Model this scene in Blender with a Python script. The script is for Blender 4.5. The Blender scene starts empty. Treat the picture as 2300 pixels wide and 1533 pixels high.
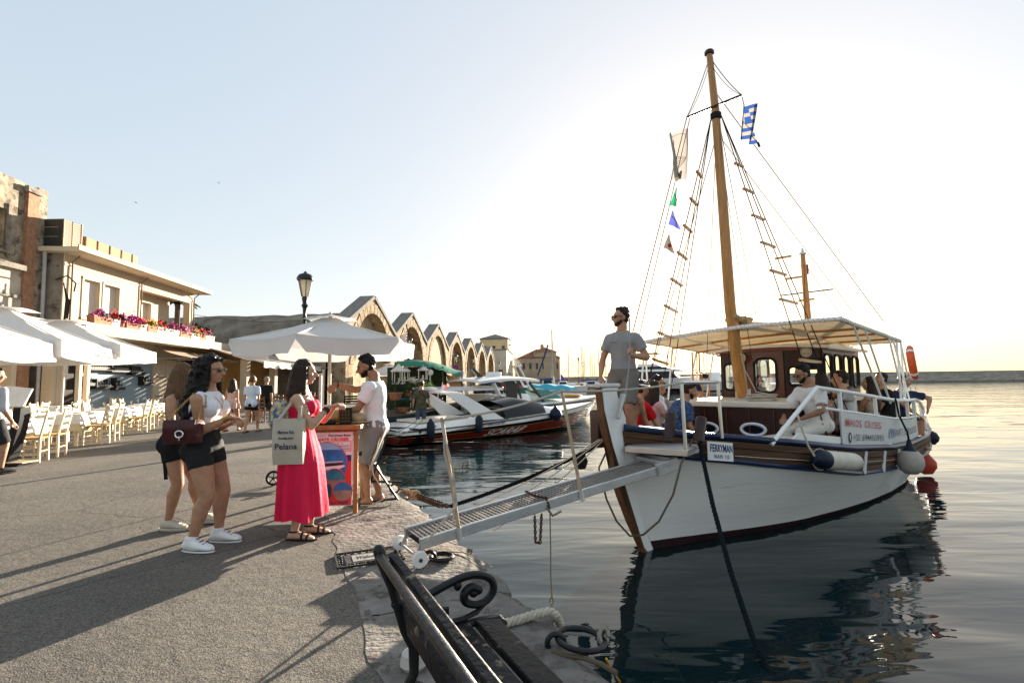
import bpy,bmesh,math,random
import numpy as np
from mathutils import Vector,Matrix,noise as mnoise
random.seed(7); rng = np.random.default_rng(7)
S = bpy.context.scene
COL = S.collection
rad = math.radians

# ------------------------------------------------------------------ camera
PITCH,ROLL,CZ,FPX = rad(4.52),rad(-0.73),1.40,1150.0
cd = bpy.data.cameras.new('camera'); cam = bpy.data.objects.new('camera',cd); COL.objects.link(cam)
cd.sensor_width = 36; cd.lens = 18.0; cd.clip_start = 0.05; cd.clip_end = 6000
cam.matrix_world = Matrix.Translation((0,0,CZ)) @ Matrix.Rotation(math.pi/2 + PITCH,4,'X') @ Matrix.Rotation(ROLL,4,'Z')
S.camera = cam

# ------------------------------------------------------------------ sky and sun
SUN_AZ,SUN_EL = rad(23.2),rad(11.0)          # to the right of +Y
w = bpy.data.worlds.new('World'); S.world = w; w.use_nodes = True
nt = w.node_tree; nt.nodes.clear()
out = nt.nodes.new('ShaderNodeOutputWorld'); bg = nt.nodes.new('ShaderNodeBackground')
sky = nt.nodes.new('ShaderNodeTexSky'); sky.sky_type = 'NISHITA'; sky.sun_disc = False
sky.sun_elevation = SUN_EL; sky.sun_rotation = SUN_AZ
sky.air_density = 1.0; sky.dust_density = 1.2; sky.ozone_density = 1.5; sky.altitude = 0
bg.inputs['Strength'].default_value = 0.13
gam = nt.nodes.new('ShaderNodeGamma'); gam.inputs[1].default_value = 0.17   # hazy evening air: softer contrast across the sky
nt.links.new(sky.outputs[0],gam.inputs[0]); hsv = nt.nodes.new('ShaderNodeHueSaturation'); hsv.inputs['Saturation'].default_value = 2.0
nt.links.new(gam.outputs[0],hsv.inputs['Color']); tint = nt.nodes.new('ShaderNodeMix'); tint.data_type = 'RGBA'; tint.blend_type = 'MULTIPLY'; tint.inputs[0].default_value = 1; tint.inputs[7].default_value = (1,.98,.958,1)   # white balance
nt.links.new(hsv.outputs[0],tint.inputs[6]); glow = nt.nodes.new('ShaderNodeMix'); glow.data_type = 'RGBA'; glow.blend_type = 'ADD'; glow.inputs[0].default_value = .035   # the bright air round the sun
nt.links.new(tint.outputs[2],glow.inputs[6]); nt.links.new(sky.outputs[0],glow.inputs[7]); nt.links.new(glow.outputs[2],bg.inputs[0]); nt.links.new(bg.outputs[0],out.inputs[0])
sl = bpy.data.lights.new('sun','SUN'); sl.energy = 4.3; sl.angle = rad(0.6); sl.color = (1.0,0.88,0.72)
sun = bpy.data.objects.new('sun',sl); COL.objects.link(sun)
sd = Vector((math.sin(SUN_AZ)*math.cos(SUN_EL),math.cos(SUN_AZ)*math.cos(SUN_EL),math.sin(SUN_EL)))
sun.rotation_euler = sd.to_track_quat('Z','Y').to_euler()
sun.location = sd*60
vs = S.view_settings; vs.view_transform = 'Standard'; vs.look = 'None'; vs.gamma = 1; vs.use_curve_mapping = False
vs.exposure = 2.42

# ------------------------------------------------------------------ photograph pixel -> place in the world
_R = np.array((Matrix.Rotation(math.pi/2 + PITCH,3,'X') @ Matrix.Rotation(ROLL,3,'Z')))
_C = np.array([0,0,CZ])
def ray(x,y): return _R @ np.array([(x-1150)/FPX,-(y-766.5)/FPX,-1])
def G(x,y,z=0.0): d = ray(x,y); return _C + d*((z-CZ)/d[2])          # where that ray meets height z
def Yp(x,y,Y): d = ray(x,y); return _C + d*(Y/d[1])                   # where it meets depth Y
def hz(x): return 857.4-(x-1150)*0.0128                                  # horizon row
def V(*a): return np.array(a[0] if len(a) == 1 else a,float)
def unit(a): a = V(a); return a/max(1e-9,np.linalg.norm(a))

# ------------------------------------------------------------------ materials
MATS = {}
def mat(name,col,rough=.6,var=.18,scale=6.,bump=0.,bscale=60.,metal=0.,coat=0.,trans=0.,sss=0.,spec=.3,detail=4.,col2=None,stretch=None,mapk=.5,wear=None):
    """Principled surface: base colour broken up by noise, fine relief by bump."""
    if name in MATS: return MATS[name]
    m = bpy.data.materials.new(name); m.use_nodes = True; n = m.node_tree; n.nodes.clear(); L = n.links.new
    o = n.nodes.new('ShaderNodeOutputMaterial'); p = n.nodes.new('ShaderNodeBsdfPrincipled')
    tc = n.nodes.new('ShaderNodeTexCoord'); mp = n.nodes.new('ShaderNodeMapping'); L(tc.outputs['Object'],mp.inputs[0])
    if stretch: mp.inputs['Scale'].default_value = stretch
    nz = n.nodes.new('ShaderNodeTexNoise'); nz.inputs['Scale'].default_value = scale; nz.inputs['Detail'].default_value = detail; nz.inputs['Roughness'].default_value = .62
    L(mp.outputs[0],nz.inputs['Vector'])
    r = n.nodes.new('ShaderNodeValToRGB'); r.color_ramp.elements[0].position = .5-mapk*.4; r.color_ramp.elements[1].position = .5+mapk*.4
    c = V(col[:3]); c2 = V(col2) if col2 is not None else np.clip(c*(1+var),0,.95); c1 = c*(1-var) if col2 is None else c
    r.color_ramp.elements[0].color = (*c1,1); r.color_ramp.elements[1].color = (*c2,1)
    L(nz.outputs[0],r.inputs[0]); src = r.outputs[0]
    if wear:                                                    # wear=(colour, amount, scale): chipped or stained spots
        z2 = n.nodes.new('ShaderNodeTexNoise'); z2.inputs['Scale'].default_value = wear[2]; z2.inputs['Detail'].default_value = 8; z2.inputs['Roughness'].default_value = .7
        L(mp.outputs[0],z2.inputs['Vector'])
        r2 = n.nodes.new('ShaderNodeValToRGB'); r2.color_ramp.elements[0].position = 1-wear[1]-.02; r2.color_ramp.elements[1].position = 1-wear[1]+.05
        L(z2.outputs[0],r2.inputs[0]); mx = n.nodes.new('ShaderNodeMix'); mx.data_type = 'RGBA'
        L(r2.outputs[0],mx.inputs[0]); L(src,mx.inputs[6]); mx.inputs[7].default_value = (*wear[0],1); src = mx.outputs[2]
    L(src,p.inputs['Base Color'])
    p.inputs['Roughness'].default_value = rough; p.inputs['Metallic'].default_value = metal; p.inputs['Specular IOR Level'].default_value = spec
    p.inputs['Coat Weight'].default_value = coat; p.inputs['Coat Roughness'].default_value = .08
    if sss: p.inputs['Subsurface Weight'].default_value = sss; p.inputs['Subsurface Radius'].default_value = (.02,.008,.004); p.inputs['Subsurface Scale'].default_value = .5
    if bump:
        b = n.nodes.new('ShaderNodeTexNoise'); b.inputs['Scale'].default_value = bscale; b.inputs['Detail'].default_value = 5; L(mp.outputs[0],b.inputs['Vector'])
        bu = n.nodes.new('ShaderNodeBump'); bu.inputs['Strength'].default_value = bump; bu.inputs['Distance'].default_value = .02; L(b.outputs[0],bu.inputs['Height']); L(bu.outputs[0],p.inputs['Normal'])
    if trans:                                                   # thin cloth that lets light through
        t = n.nodes.new('ShaderNodeBsdfTranslucent'); L(src,t.inputs[0]); ms = n.nodes.new('ShaderNodeMixShader'); ms.inputs[0].default_value = trans
        L(p.outputs[0],ms.inputs[1]); L(t.outputs[0],ms.inputs[2]); L(ms.outputs[0],o.inputs[0])
    else: L(p.outputs[0],o.inputs[0])
    MATS[name] = m; return m
def glass(name,col=(.8,.9,.9),rough=.02,alpha=.25):
    """pane: mostly see-through with reflections"""
    if name in MATS: return MATS[name]
    m = bpy.data.materials.new(name); m.use_nodes = True; n = m.node_tree; n.nodes.clear(); L = n.links.new
    o = n.nodes.new('ShaderNodeOutputMaterial'); t = n.nodes.new('ShaderNodeBsdfTransparent'); t.inputs[0].default_value = (*col,1)
    g = n.nodes.new('ShaderNodeBsdfGlossy'); g.inputs['Roughness'].default_value = rough
    f = n.nodes.new('ShaderNodeFresnel'); f.inputs[0].default_value = 1.5
    a = n.nodes.new('ShaderNodeMath'); a.operation = 'ADD'; a.inputs[1].default_value = alpha*.3; L(f.outputs[0],a.inputs[0])
    x = n.nodes.new('ShaderNodeMixShader'); L(a.outputs[0],x.inputs[0]); L(t.outputs[0],x.inputs[1]); L(g.outputs[0],x.inputs[2]); L(x.outputs[0],o.inputs[0])
    MATS[name] = m; return m

# ------------------------------------------------------------------ mesh building
class MB:
    def __init__(s): s.v = []; s.f = []; s.m = []; s.cur = 0
    def add(s,vs,fs):
        o = len(s.v); s.v.extend([tuple(map(float,q)) for q in vs]); s.f.extend([tuple(int(i)+o for i in f) for f in fs]); s.m.extend([s.cur]*len(fs)); return s
    def box(s,c,d,rot=None,tap=None):
        c = V(c); h = V(d)/2; q = []
        for z in (-1,1):
            k = tap if (tap and z > 0) else 1
            for x,y in ((-1,-1),(1,-1),(1,1),(-1,1)): q.append(V(x*h[0]*k,y*h[1]*k,z*h[2]))
        if rot is not None: q = [np.array(rot) @ a for a in q]
        return s.add([c+a for a in q],[(3,2,1,0),(4,5,6,7),(0,1,5,4),(1,2,6,5),(2,3,7,6),(3,0,4,7)])
    def bar(s,p0,p1,w,h,up=(0,0,1)):
        p0,p1 = V(p0),V(p1); d = unit(p1-p0); u = V(up)
        if abs(d @ unit(u)) > .98: u = V(0,1,0)
        x = unit(np.cross(d,u)); z = np.cross(x,d); q = []
        for p in (p0,p1):
            for a,b in ((-1,-1),(1,-1),(1,1),(-1,1)): q.append(p+x*a*w/2+z*b*h/2)
        return s.add(q,[(0,1,2,3),(7,6,5,4),(4,5,1,0),(5,6,2,1),(6,7,3,2),(7,4,0,3)])
    def loft(s,rings,cap=True,close=True):
        n = len(rings[0]); vs = [p for r in rings for p in r]; fs = []
        for i in range(len(rings)-1):
            for j in range(n if close else n-1):
                k = (j+1) % n; fs.append((i*n+j,i*n+k,(i+1)*n+k,(i+1)*n+j))
        if cap and close: fs.append(tuple(range(n-1,-1,-1))); fs.append(tuple((len(rings)-1)*n+j for j in range(n)))
        return s.add(vs,fs)
    def tube(s,pts,r,n=8,cap=True,round_=False,flat=1.0,fup=None):
        pts = [V(p) for p in pts]; k = len(pts); rs = [r]*k if np.isscalar(r) else list(r)
        if round_:                                              # hemispherical ends
            a,b = unit(pts[0]-pts[1]),unit(pts[-1]-pts[-2]); r0,r1 = rs[0],rs[-1]
            pre = [(pts[0]+a*r0*math.sin(t),r0*math.cos(t)) for t in (1.45,1.0,.5)]; post = [(pts[-1]+b*r1*math.sin(t),r1*math.cos(t)) for t in (.5,1.0,1.45)]
            pts = [q[0] for q in pre]+pts+[q[0] for q in post]; rs = [q[1] for q in pre]+rs+[q[1] for q in post]; k = len(pts)
        T = [unit(pts[min(i+1,k-1)]-pts[max(i-1,0)]) for i in range(k)]
        u = V(fup) if fup is not None else (V(0,0,1) if abs(T[0][2]) < .9 else V(1,0,0)); rings = []
        for i in range(k):
            u = unit(u-T[i]*(u @ T[i])); b = np.cross(T[i],u)
            rings.append([pts[i]+(u*math.cos(2*math.pi*j/n)*flat+b*math.sin(2*math.pi*j/n))*rs[i] for j in range(n)])
        return s.loft(rings,cap)
    def cyl(s,p0,p1,r0,r1=None,n=12): return s.tube([p0,p1],[r0,r0 if r1 is None else r1],n)
    def lathe(s,prof,o=(0,0,0),n=16,ax=None):
        o = V(o); rings = []
        A = np.eye(3) if ax is None else np.array(Vector(ax).to_track_quat('Z','Y').to_matrix())
        for r,z in prof: rings.append([o + A @ V(max(r,1e-4)*math.cos(2*math.pi*j/n),max(r,1e-4)*math.sin(2*math.pi*j/n),z) for j in range(n)])
        return s.loft(rings)
    def ball(s,c,r,n=12,m=8,R=None):
        c = V(c); r = V(r,r,r) if np.isscalar(r) else V(r); rings = []
        for i in range(m+1):
            t = -math.pi/2+math.pi*min(max(i/m,.02),.98); rings.append([V(math.cos(t)*math.cos(2*math.pi*j/n),math.cos(t)*math.sin(2*math.pi*j/n),math.sin(t))*r for j in range(n)])
        if R is not None: rings = [[np.array(R) @ q for q in g] for g in rings]
        return s.loft([[c+q for q in g] for g in rings])
    def prism(s,poly,o,X,Yd,t):
        """polygon (2D) in plane o + X*u + Yd*v, thickness t along X x Y"""
        o,X,Yd = V(o),V(X),V(Yd); N = unit(np.cross(X,Yd)); a = [o+X*p[0]+Yd*p[1] for p in poly]; n = len(a)
        return s.add(a+[q+N*t for q in a],[tuple(range(n-1,-1,-1)),tuple(range(n,2*n))]+[(i,(i+1) % n,(i+1) % n+n,i+n) for i in range(n)])
    def grid(s,P):
        n,k = len(P),len(P[0]); return s.add([q for r in P for q in r],[(i*k+j,i*k+j+1,(i+1)*k+j+1,(i+1)*k+j) for i in range(n-1) for j in range(k-1)])
    def sheet(s,P,t):
        """grid with thickness t along its normals"""
        P = np.array(P,float); du = np.gradient(P,axis=0); dv = np.gradient(P,axis=1); N = np.cross(dv,du); N /= np.maximum(1e-9,np.linalg.norm(N,axis=2))[...,None]
        Q = P+N*t; n,k = P.shape[:2]; s.grid(P); s.grid(Q[:,::-1])
        e = [(i,0) for i in range(n)]+[(n-1,j) for j in range(1,k)]+[(i,k-1) for i in range(n-2,-1,-1)]+[(0,j) for j in range(k-2,-1,-1)]
        m = len(e); return s.add([P[a] for a in e]+[Q[a] for a in e],[(i,(i+1) % m,(i+1) % m+m,i+m) for i in range(m)])
    def xf(s,fn): s.v = [tuple(fn(V(q))) for q in s.v]; return s
    def mesh(s,name,mats,smooth=True,angle=38):
        me = bpy.data.meshes.new(name); me.from_pydata(s.v,[],s.f)
        for m in (mats if isinstance(mats,(list,tuple)) else [mats]): me.materials.append(m)
        if any(s.m): me.polygons.foreach_set('material_index',s.m)
        me.polygons.foreach_set('use_smooth',[smooth]*len(me.polygons)); me.update()
        bm = bmesh.new(); bm.from_mesh(me); bmesh.ops.recalc_face_normals(bm,faces=bm.faces); bm.to_mesh(me); bm.free()
        if smooth: me.set_sharp_from_angle(angle=rad(angle))
        return me
    def build(s,name,mats,parent=None,smooth=True,bev=0,angle=38,loc=None):
        o = bpy.data.objects.new(name,s.mesh(name,mats,smooth,angle)); COL.objects.link(o)
        if parent is not None: o.parent = parent
        if loc is not None: o.location = tuple(loc)
        if bev: b = o.modifiers.new('bevel','BEVEL'); b.width = bev; b.segments = 2; b.limit_method = 'ANGLE'; b.angle_limit = rad(40)
        return o
def tag(o,label=None,cat=None,group=None,kind=None):
    if label: o['label'] = label
    if cat: o['category'] = cat
    if group: o['group'] = group
    if kind: o['kind'] = kind
    return o
def thing(name,label,cat,loc=(0,0,0),rz=0.,group=None):
    o = bpy.data.objects.new(name,None); COL.objects.link(o); o.empty_display_size = .1
    o.location = tuple(map(float,loc)); o.rotation_euler = (0,0,rz); return tag(o,label,cat,group)
def inst(name,me,parent,loc=(0,0,0),rot=(0,0,0),scale=None):
    """one more piece sharing a mesh"""
    o = bpy.data.objects.new(name,me); COL.objects.link(o); o.parent = parent; o.location = tuple(map(float,loc)); o.rotation_euler = rot
    if scale: o.scale = scale
    return o
def kids(o): return [c for c in KIDS.get(o.name,[])] if False else list(o.children)
def dup(o,loc=None,rz=None,label=None,group=None,parent=None,scale=None):
    c = o.copy(); COL.objects.link(c)
    if parent is not None: c.parent = parent
    if loc is not None: c.location = tuple(map(float,loc))
    if rz is not None: c.rotation_euler = (0,0,rz)
    if scale: c.scale = (scale,)*3 if np.isscalar(scale) else scale
    if label: c['label'] = label
    if group: c['group'] = group
    for ch in list(o.children): dup(ch,parent=c)
    return c
def text_mb(txt,size=1.,shear=0.,bold=0.,spacing=1.):
    """flat lettering as faces in the XY plane, centred"""
    cu = bpy.data.curves.new('t','FONT'); cu.body = txt; cu.size = size; cu.align_x = 'CENTER'; cu.align_y = 'CENTER'; cu.shear = shear; cu.offset = bold; cu.space_character = spacing; cu.resolution_u = 2
    ob = bpy.data.objects.new('t',cu); me = ob.to_mesh(); r = MB()
    r.add([tuple(v.co) for v in me.vertices],[tuple(p.vertices) for p in me.polygons]); ob.to_mesh_clear(); bpy.data.objects.remove(ob); bpy.data.curves.remove(cu)
    return r
def lettering(txt,size,m,o,X,Yd,parent=None,shear=0.,bold=0.,width=None,name='lettering',spacing=1.,fn=None):
    b = text_mb(txt,size,shear,bold,spacing); k = 1.
    if width:
        xs = [q[0] for q in b.v]; k = width/max(1e-6,max(xs)-min(xs))
    o,X,Yd = V(o),unit(X),unit(Yd)
    b.xf(fn if fn else (lambda q: o+X*q[0]*k+Yd*q[1]))
    return b.build(name,m,parent,smooth=False)
def remesh(b,name,m,parent,vox=.012,it=3,disp=None,fac=.5):
    """weld overlapping closed shapes into one continuous skin"""
    t = bpy.data.objects.new('tmp',b.mesh('tmp',m)); COL.objects.link(t)
    r = t.modifiers.new('r','REMESH'); r.mode = 'VOXEL'; r.voxel_size = vox; r.adaptivity = 0
    if it: k = t.modifiers.new('s','SMOOTH'); k.factor = fac; k.iterations = it
    dg = bpy.context.evaluated_depsgraph_get(); me = bpy.data.meshes.new_from_object(t.evaluated_get(dg),depsgraph=dg)
    tm = t.data; bpy.data.objects.remove(t); bpy.data.meshes.remove(tm)
    me.name = name; me.materials.clear(); me.materials.append(m)
    if disp:
        n = len(me.vertices); co = np.empty(n*3); me.vertices.foreach_get('co',co); co = co.reshape(-1,3)
        no = np.empty(n*3); me.vertices.foreach_get('normal',no); no = no.reshape(-1,3)
        amp,sc = disp[0],V(disp[1]) if not np.isscalar(disp[1]) else V(disp[1],disp[1],disp[1])
        d = np.array([mnoise.noise(Vector(tuple(q*sc)))+.5*mnoise.noise(Vector(tuple(q*sc*2.3))) for q in co])
        co = co+no*(d*amp)[:,None]; me.vertices.foreach_set('co',co.ravel())
    me.polygons.foreach_set('use_smooth',[True]*len(me.polygons)); me.update()
    o = bpy.data.objects.new(name,me); COL.objects.link(o)
    if parent is not None: o.parent = parent
    return o
def rot3(ax,a): return np.array(Matrix.Rotation(a,3,ax if isinstance(ax,str) else Vector(ax)))
def catenary(p0,p1,sag,n=14):
    p0,p1 = V(p0),V(p1); return [p0+(p1-p0)*t-V(0,0,4*sag*t*(1-t)) for t in np.linspace(0,1,n)]
def rope_mb(b,pts,r,n=7,strands=3,turns=9):
    """twisted rope: strands wound round the line"""
    pts = [V(p) for p in pts]; seg = np.cumsum([0]+[np.linalg.norm(pts[i+1]-pts[i]) for i in range(len(pts)-1)]); Lt = seg[-1]
    k = max(12,int(Lt*turns*7)); s_ = np.linspace(0,Lt,k); P = np.stack([np.interp(s_,seg,[p[i] for p in pts]) for i in range(3)],1); T = np.gradient(P,axis=0)
    for a in range(strands):
        q = []
        for i in range(k):
            t = unit(T[i]); u = V(0,0,1) if abs(t[2]) < .9 else V(1,0,0); x = unit(np.cross(t,u)); y = np.cross(x,t); ph = 2*math.pi*(s_[i]*turns+a/strands)
            q.append(P[i]+(x*math.cos(ph)+y*math.sin(ph))*r*.5)
        b.tube(q,r*.56,6)
    return b

# ================================================================== the setting
WZ = -0.60                                                     # water level
def asphalt_mat():
    m = bpy.data.materials.new('asphalt'); m.use_nodes = True; n = m.node_tree; L = n.links.new; p = n.nodes['Principled BSDF']
    tc = n.nodes.new('ShaderNodeTexCoord')
    def noise(sc,det,ro=.6,vec=None):
        z = n.nodes.new('ShaderNodeTexNoise'); z.inputs['Scale'].default_value = sc; z.inputs['Detail'].default_value = det; z.inputs['Roughness'].default_value = ro; L(vec or tc.outputs['Object'],z.inputs['Vector']); return z
    def ramp(src,a,b,ca,cb):
        r = n.nodes.new('ShaderNodeValToRGB'); r.color_ramp.elements[0].position = a; r.color_ramp.elements[1].position = b; r.color_ramp.elements[0].color = (*ca,1); r.color_ramp.elements[1].color = (*cb,1); L(src,r.inputs[0]); return r
    def mix(f,a,b,mode='MIX'):
        x = n.nodes.new('ShaderNodeMix'); x.data_type = 'RGBA'; x.blend_type = mode; L(f,x.inputs[0]) if hasattr(f,'links') else setattr(x.inputs[0],'default_value',f)
        L(a,x.inputs[6]); L(b,x.inputs[7]) if hasattr(b,'links') else setattr(x.inputs[7],'default_value',(*b,1)); return x.outputs[2]
    vo = n.nodes.new('ShaderNodeTexVoronoi'); vo.inputs['Scale'].default_value = 130; L(tc.outputs['Object'],vo.inputs['Vector'])
    sep = n.nodes.new('ShaderNodeSeparateColor'); L(vo.outputs['Color'],sep.inputs[0])
    grain = ramp(sep.outputs[0],.1,1.,(.085,.077,.068),(.205,.185,.16))        # aggregate chips
    big = ramp(noise(.8,4).outputs[0],.35,.7,(.78,.77,.76),(1.12,1.08,1.03))
    col = mix(1.,grain.outputs[0],big.outputs[0],'MULTIPLY')
    st = ramp(noise(2.6,7,.7).outputs[0],.62,.74,(0,0,0),(1,1,1)); col = mix(st.outputs[0],col,(.11,.095,.085))   # oil and patch stains
    cv = n.nodes.new('ShaderNodeTexVoronoi'); cv.feature = 'DISTANCE_TO_EDGE'; cv.inputs['Scale'].default_value = .42; wz = noise(1.3,5); av = n.nodes.new('ShaderNodeMix'); av.data_type = 'RGBA'; av.inputs[0].default_value = .3; L(tc.outputs['Object'],av.inputs[6]); L(wz.outputs[1],av.inputs[7]); L(av.outputs[2],cv.inputs['Vector'])
    ck = ramp(cv.outputs['Distance'],.0008,.0035,(1,1,1),(0,0,0)); col = mix(ck.outputs[0],col,(.055,.05,.045))
    L(col,p.inputs['Base Color']); p.inputs['Roughness'].default_value = .93; p.inputs['Specular IOR Level'].default_value = .15
    b1 = n.nodes.new('ShaderNodeBump'); b1.inputs['Strength'].default_value = .5; b1.inputs['Distance'].default_value = .004; L(vo.outputs['Distance'],b1.inputs['Height'])
    b2 = n.nodes.new('ShaderNodeBump'); b2.inputs['Strength'].default_value = .35; b2.inputs['Distance'].default_value = .03; L(noise(9,6).outputs[0],b2.inputs['Height']); L(b1.outputs[0],b2.inputs['Normal'])
    L(b2.outputs[0],p.inputs['Normal']); return m
def water_mat():
    m = bpy.data.materials.new('harbour_water'); m.use_nodes = True; n = m.node_tree; L = n.links.new; p = n.nodes['Principled BSDF']
    p.inputs['Base Color'].default_value = (.005,.016,.018,1); p.inputs['Roughness'].default_value = .02; p.inputs['IOR'].default_value = 1.4
    tc = n.nodes.new('ShaderNodeTexCoord'); prev = None
    for sc,strg,dist,rot,det in (((.45,1.2,1),.20,.16,20,2),((1.1,4.2,1),.17,.045,-8,2.5),((.12,.35,1),.20,.5,35,2)):
        mp = n.nodes.new('ShaderNodeMapping'); mp.inputs['Scale'].default_value = sc; mp.inputs['Rotation'].default_value = (0,0,rad(rot)); L(tc.outputs['Object'],mp.inputs[0])
        z = n.nodes.new('ShaderNodeTexNoise'); z.inputs['Scale'].default_value = 1; z.inputs['Detail'].default_value = det; z.inputs['Roughness'].default_value = .4; z.inputs['Distortion'].default_value = .5; L(mp.outputs[0],z.inputs['Vector'])
        b = n.nodes.new('ShaderNodeBump'); b.inputs['Strength'].default_value = strg; b.inputs['Distance'].default_value = dist; L(z.outputs[0],b.inputs['Height'])
        if prev: L(prev.outputs[0],b.inputs['Normal'])
        prev = b
    L(prev.outputs[0],p.inputs['Normal']); return m
STONE = mat('quay_stone',(.18,.163,.144),.95,.38,4,1.,22,wear=((.10,.085,.075),.45,5),spec=.1)
WALLST = mat('harbour_wall_stone',(.27,.23,.18),.95,.35,2.5,1.,9,wear=((.12,.11,.09),.4,3),spec=.1)
EDGE = [(2.6,-2.0),(.955,1.5),(-1.756,7.5),(-3.0,10.6),(-6.0,26),(-6.5,40),(-2.5,79),(46,80)]   # water's edge
INS = .95
def offs(i):                                                    # edge moved landwards by the width of the coping
    e = np.array(EDGE); q = e[i]; t = unit(e[min(i+1,len(e)-1)]-e[max(i-1,0)]); return q+V(-t[1],t[0])*INS
b = MB()
poly = [tuple(offs(i)) for i in range(len(EDGE))]+[(46,98),(60,240),(-300,240),(-300,-30),(3.4,-30)]
poly[-1] = (poly[0][0],-30)
b.add([(x,y,0) for x,y in poly],[tuple(range(len(poly)))])
gm = b.build('quay_ground',asphalt_mat(),smooth=False); tag(gm,kind='structure')
bm = bmesh.new(); bm.from_mesh(gm.data); bmesh.ops.triangulate(bm,faces=bm.faces); bm.to_mesh(gm.data); bm.free()
wp = MB(); wp.add([(-1500,-400,WZ),(2600,-400,WZ),(2600,5000,WZ),(-1500,5000,WZ)],[(0,1,2,3)])
tag(wp.build('water',water_mat(),smooth=False),kind='structure')
# the quay wall, and the rough coping stones along its edge
qw = MB()
for i in range(len(EDGE)-1):
    a,c = V(*EDGE[i],0),V(*EDGE[i+1],0); t = unit(c-a); nn = V(-t[1],t[0],0)
    qw.add([a+nn*.06+V(0,0,-.17),c+nn*.06+V(0,0,-.17),c+nn*.06+V(0,0,-3),a+nn*.06+V(0,0,-3)],[(0,1,2,3)])
    qw.add([a+nn*.06+V(0,0,-.17),c+nn*.06+V(0,0,-.17),c+nn*1.5+V(0,0,-.17),a+nn*1.5+V(0,0,-.17)],[(0,1,2,3)])
qroot = qw.build('quay_wall',WALLST,smooth=False); tag(qroot,kind='structure')
def coping(a,c,seed,wide=INS,small=True):
    r = np.random.default_rng(seed); a,c = V(*a,0),V(*c,0); t = unit(c-a); nn = V(-t[1],t[0],0); Ln = np.linalg.norm(c-a)
    nx,ny = (13,10) if small else (4,3); P = []
    for i in range(nx):
        row = []
        for j in range(ny):
            u,v_ = i/(nx-1),j/(ny-1); q = a+t*(.004+u*(Ln-.008)); q = q+nn*(v_*(wide+.07+(.10*mnoise.noise(Vector((q[0]*2.7,q[1]*2.7,9))) if small else 0)))
            if j == 0: q = q-nn*(r.normal()*.022+.035*mnoise.noise(Vector((q[0]*2.1,q[1]*2.1,3))))
            h = .022*mnoise.noise(Vector((q[0]*1.7,q[1]*1.7,seed*1.)))+.012*mnoise.noise(Vector((q[0]*6,q[1]*6,0)))+.002
            h *= 1-.9*v_**2; e = min(u,1-u)*Ln
            if e < .012: h -= .014
            if j == 0: h -= .03+abs(r.normal())*.012
            if j == ny-1: h = .003
            q = q+V(0,0,h if small else h*.4+.003); row.append(q)
        P.append(row)
    b = MB(); b.grid(P)
    for line in ([P[i][0] for i in range(nx)],P[0][:-1],P[-1][:-1]):   # skirts
        b.grid([line,[q*V(1,1,0)+V(0,0,-.24)+(-nn*.01 if line[0] is P[0][0] else 0) for q in line]])
    o = b.build('coping_stone',STONE,qroot,True,angle=50); return o
for i in range(len(EDGE)-2):
    a,c = V(*EDGE[i]),V(*EDGE[i+1]); Ln = np.linalg.norm(c-a); s = 0; k = 0
    while s < Ln-.05:
        st_ = (1.25 if i < 3 else 4.)*(.8+.45*random.random()); e = min(Ln,s+st_)
        if Ln-e < .4: e = Ln
        coping(a+(c-a)*s/Ln,a+(c-a)*e/Ln,i*50+k,small=i < 3); s = e; k += 1
# far pier wall front and the long breakwater
def strip(nm,pts,ztop,zbot,depth,m,kind='structure'):
    b = MB()
    for (x0,y0),(x1,y1) in zip(pts[:-1],pts[1:]):
        a,c = V(x0,y0,0),V(x1,y1,0); t = unit(c-a); nn = V(-t[1],t[0],0)
        P = [[a+(c-a)*u+nn*(.25*mnoise.noise(Vector((u*60,z*2,1)))) + V(0,0,z) for u in np.linspace(0,1,60)] for z in np.linspace(ztop,zbot,5)]
        b.grid(P); b.grid([P[0],[q+nn*depth for q in P[0]]]); b.add([P[0][-1],P[-1][-1],P[-1][-1]+nn*depth,P[0][-1]+nn*depth],[(0,1,2,3)])
    return tag(b.build(nm,m,angle=60),kind=kind)
strip('far_pier',[(-2.4,79.2),(10,79.6),(47,80)],.62,-3,14,WALLST)
BW = mat('breakwater_stone',(.40,.36,.31),.95,.3,.35,.8,3,stretch=(1,1,4),spec=.1)
strip('breakwater',[(96,196),(420,168)],3.35,-3,9,BW)
strip('breakwater_footing',[(95,194.5),(420,166.5)],-.1,-3,2,WALLST)

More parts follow.
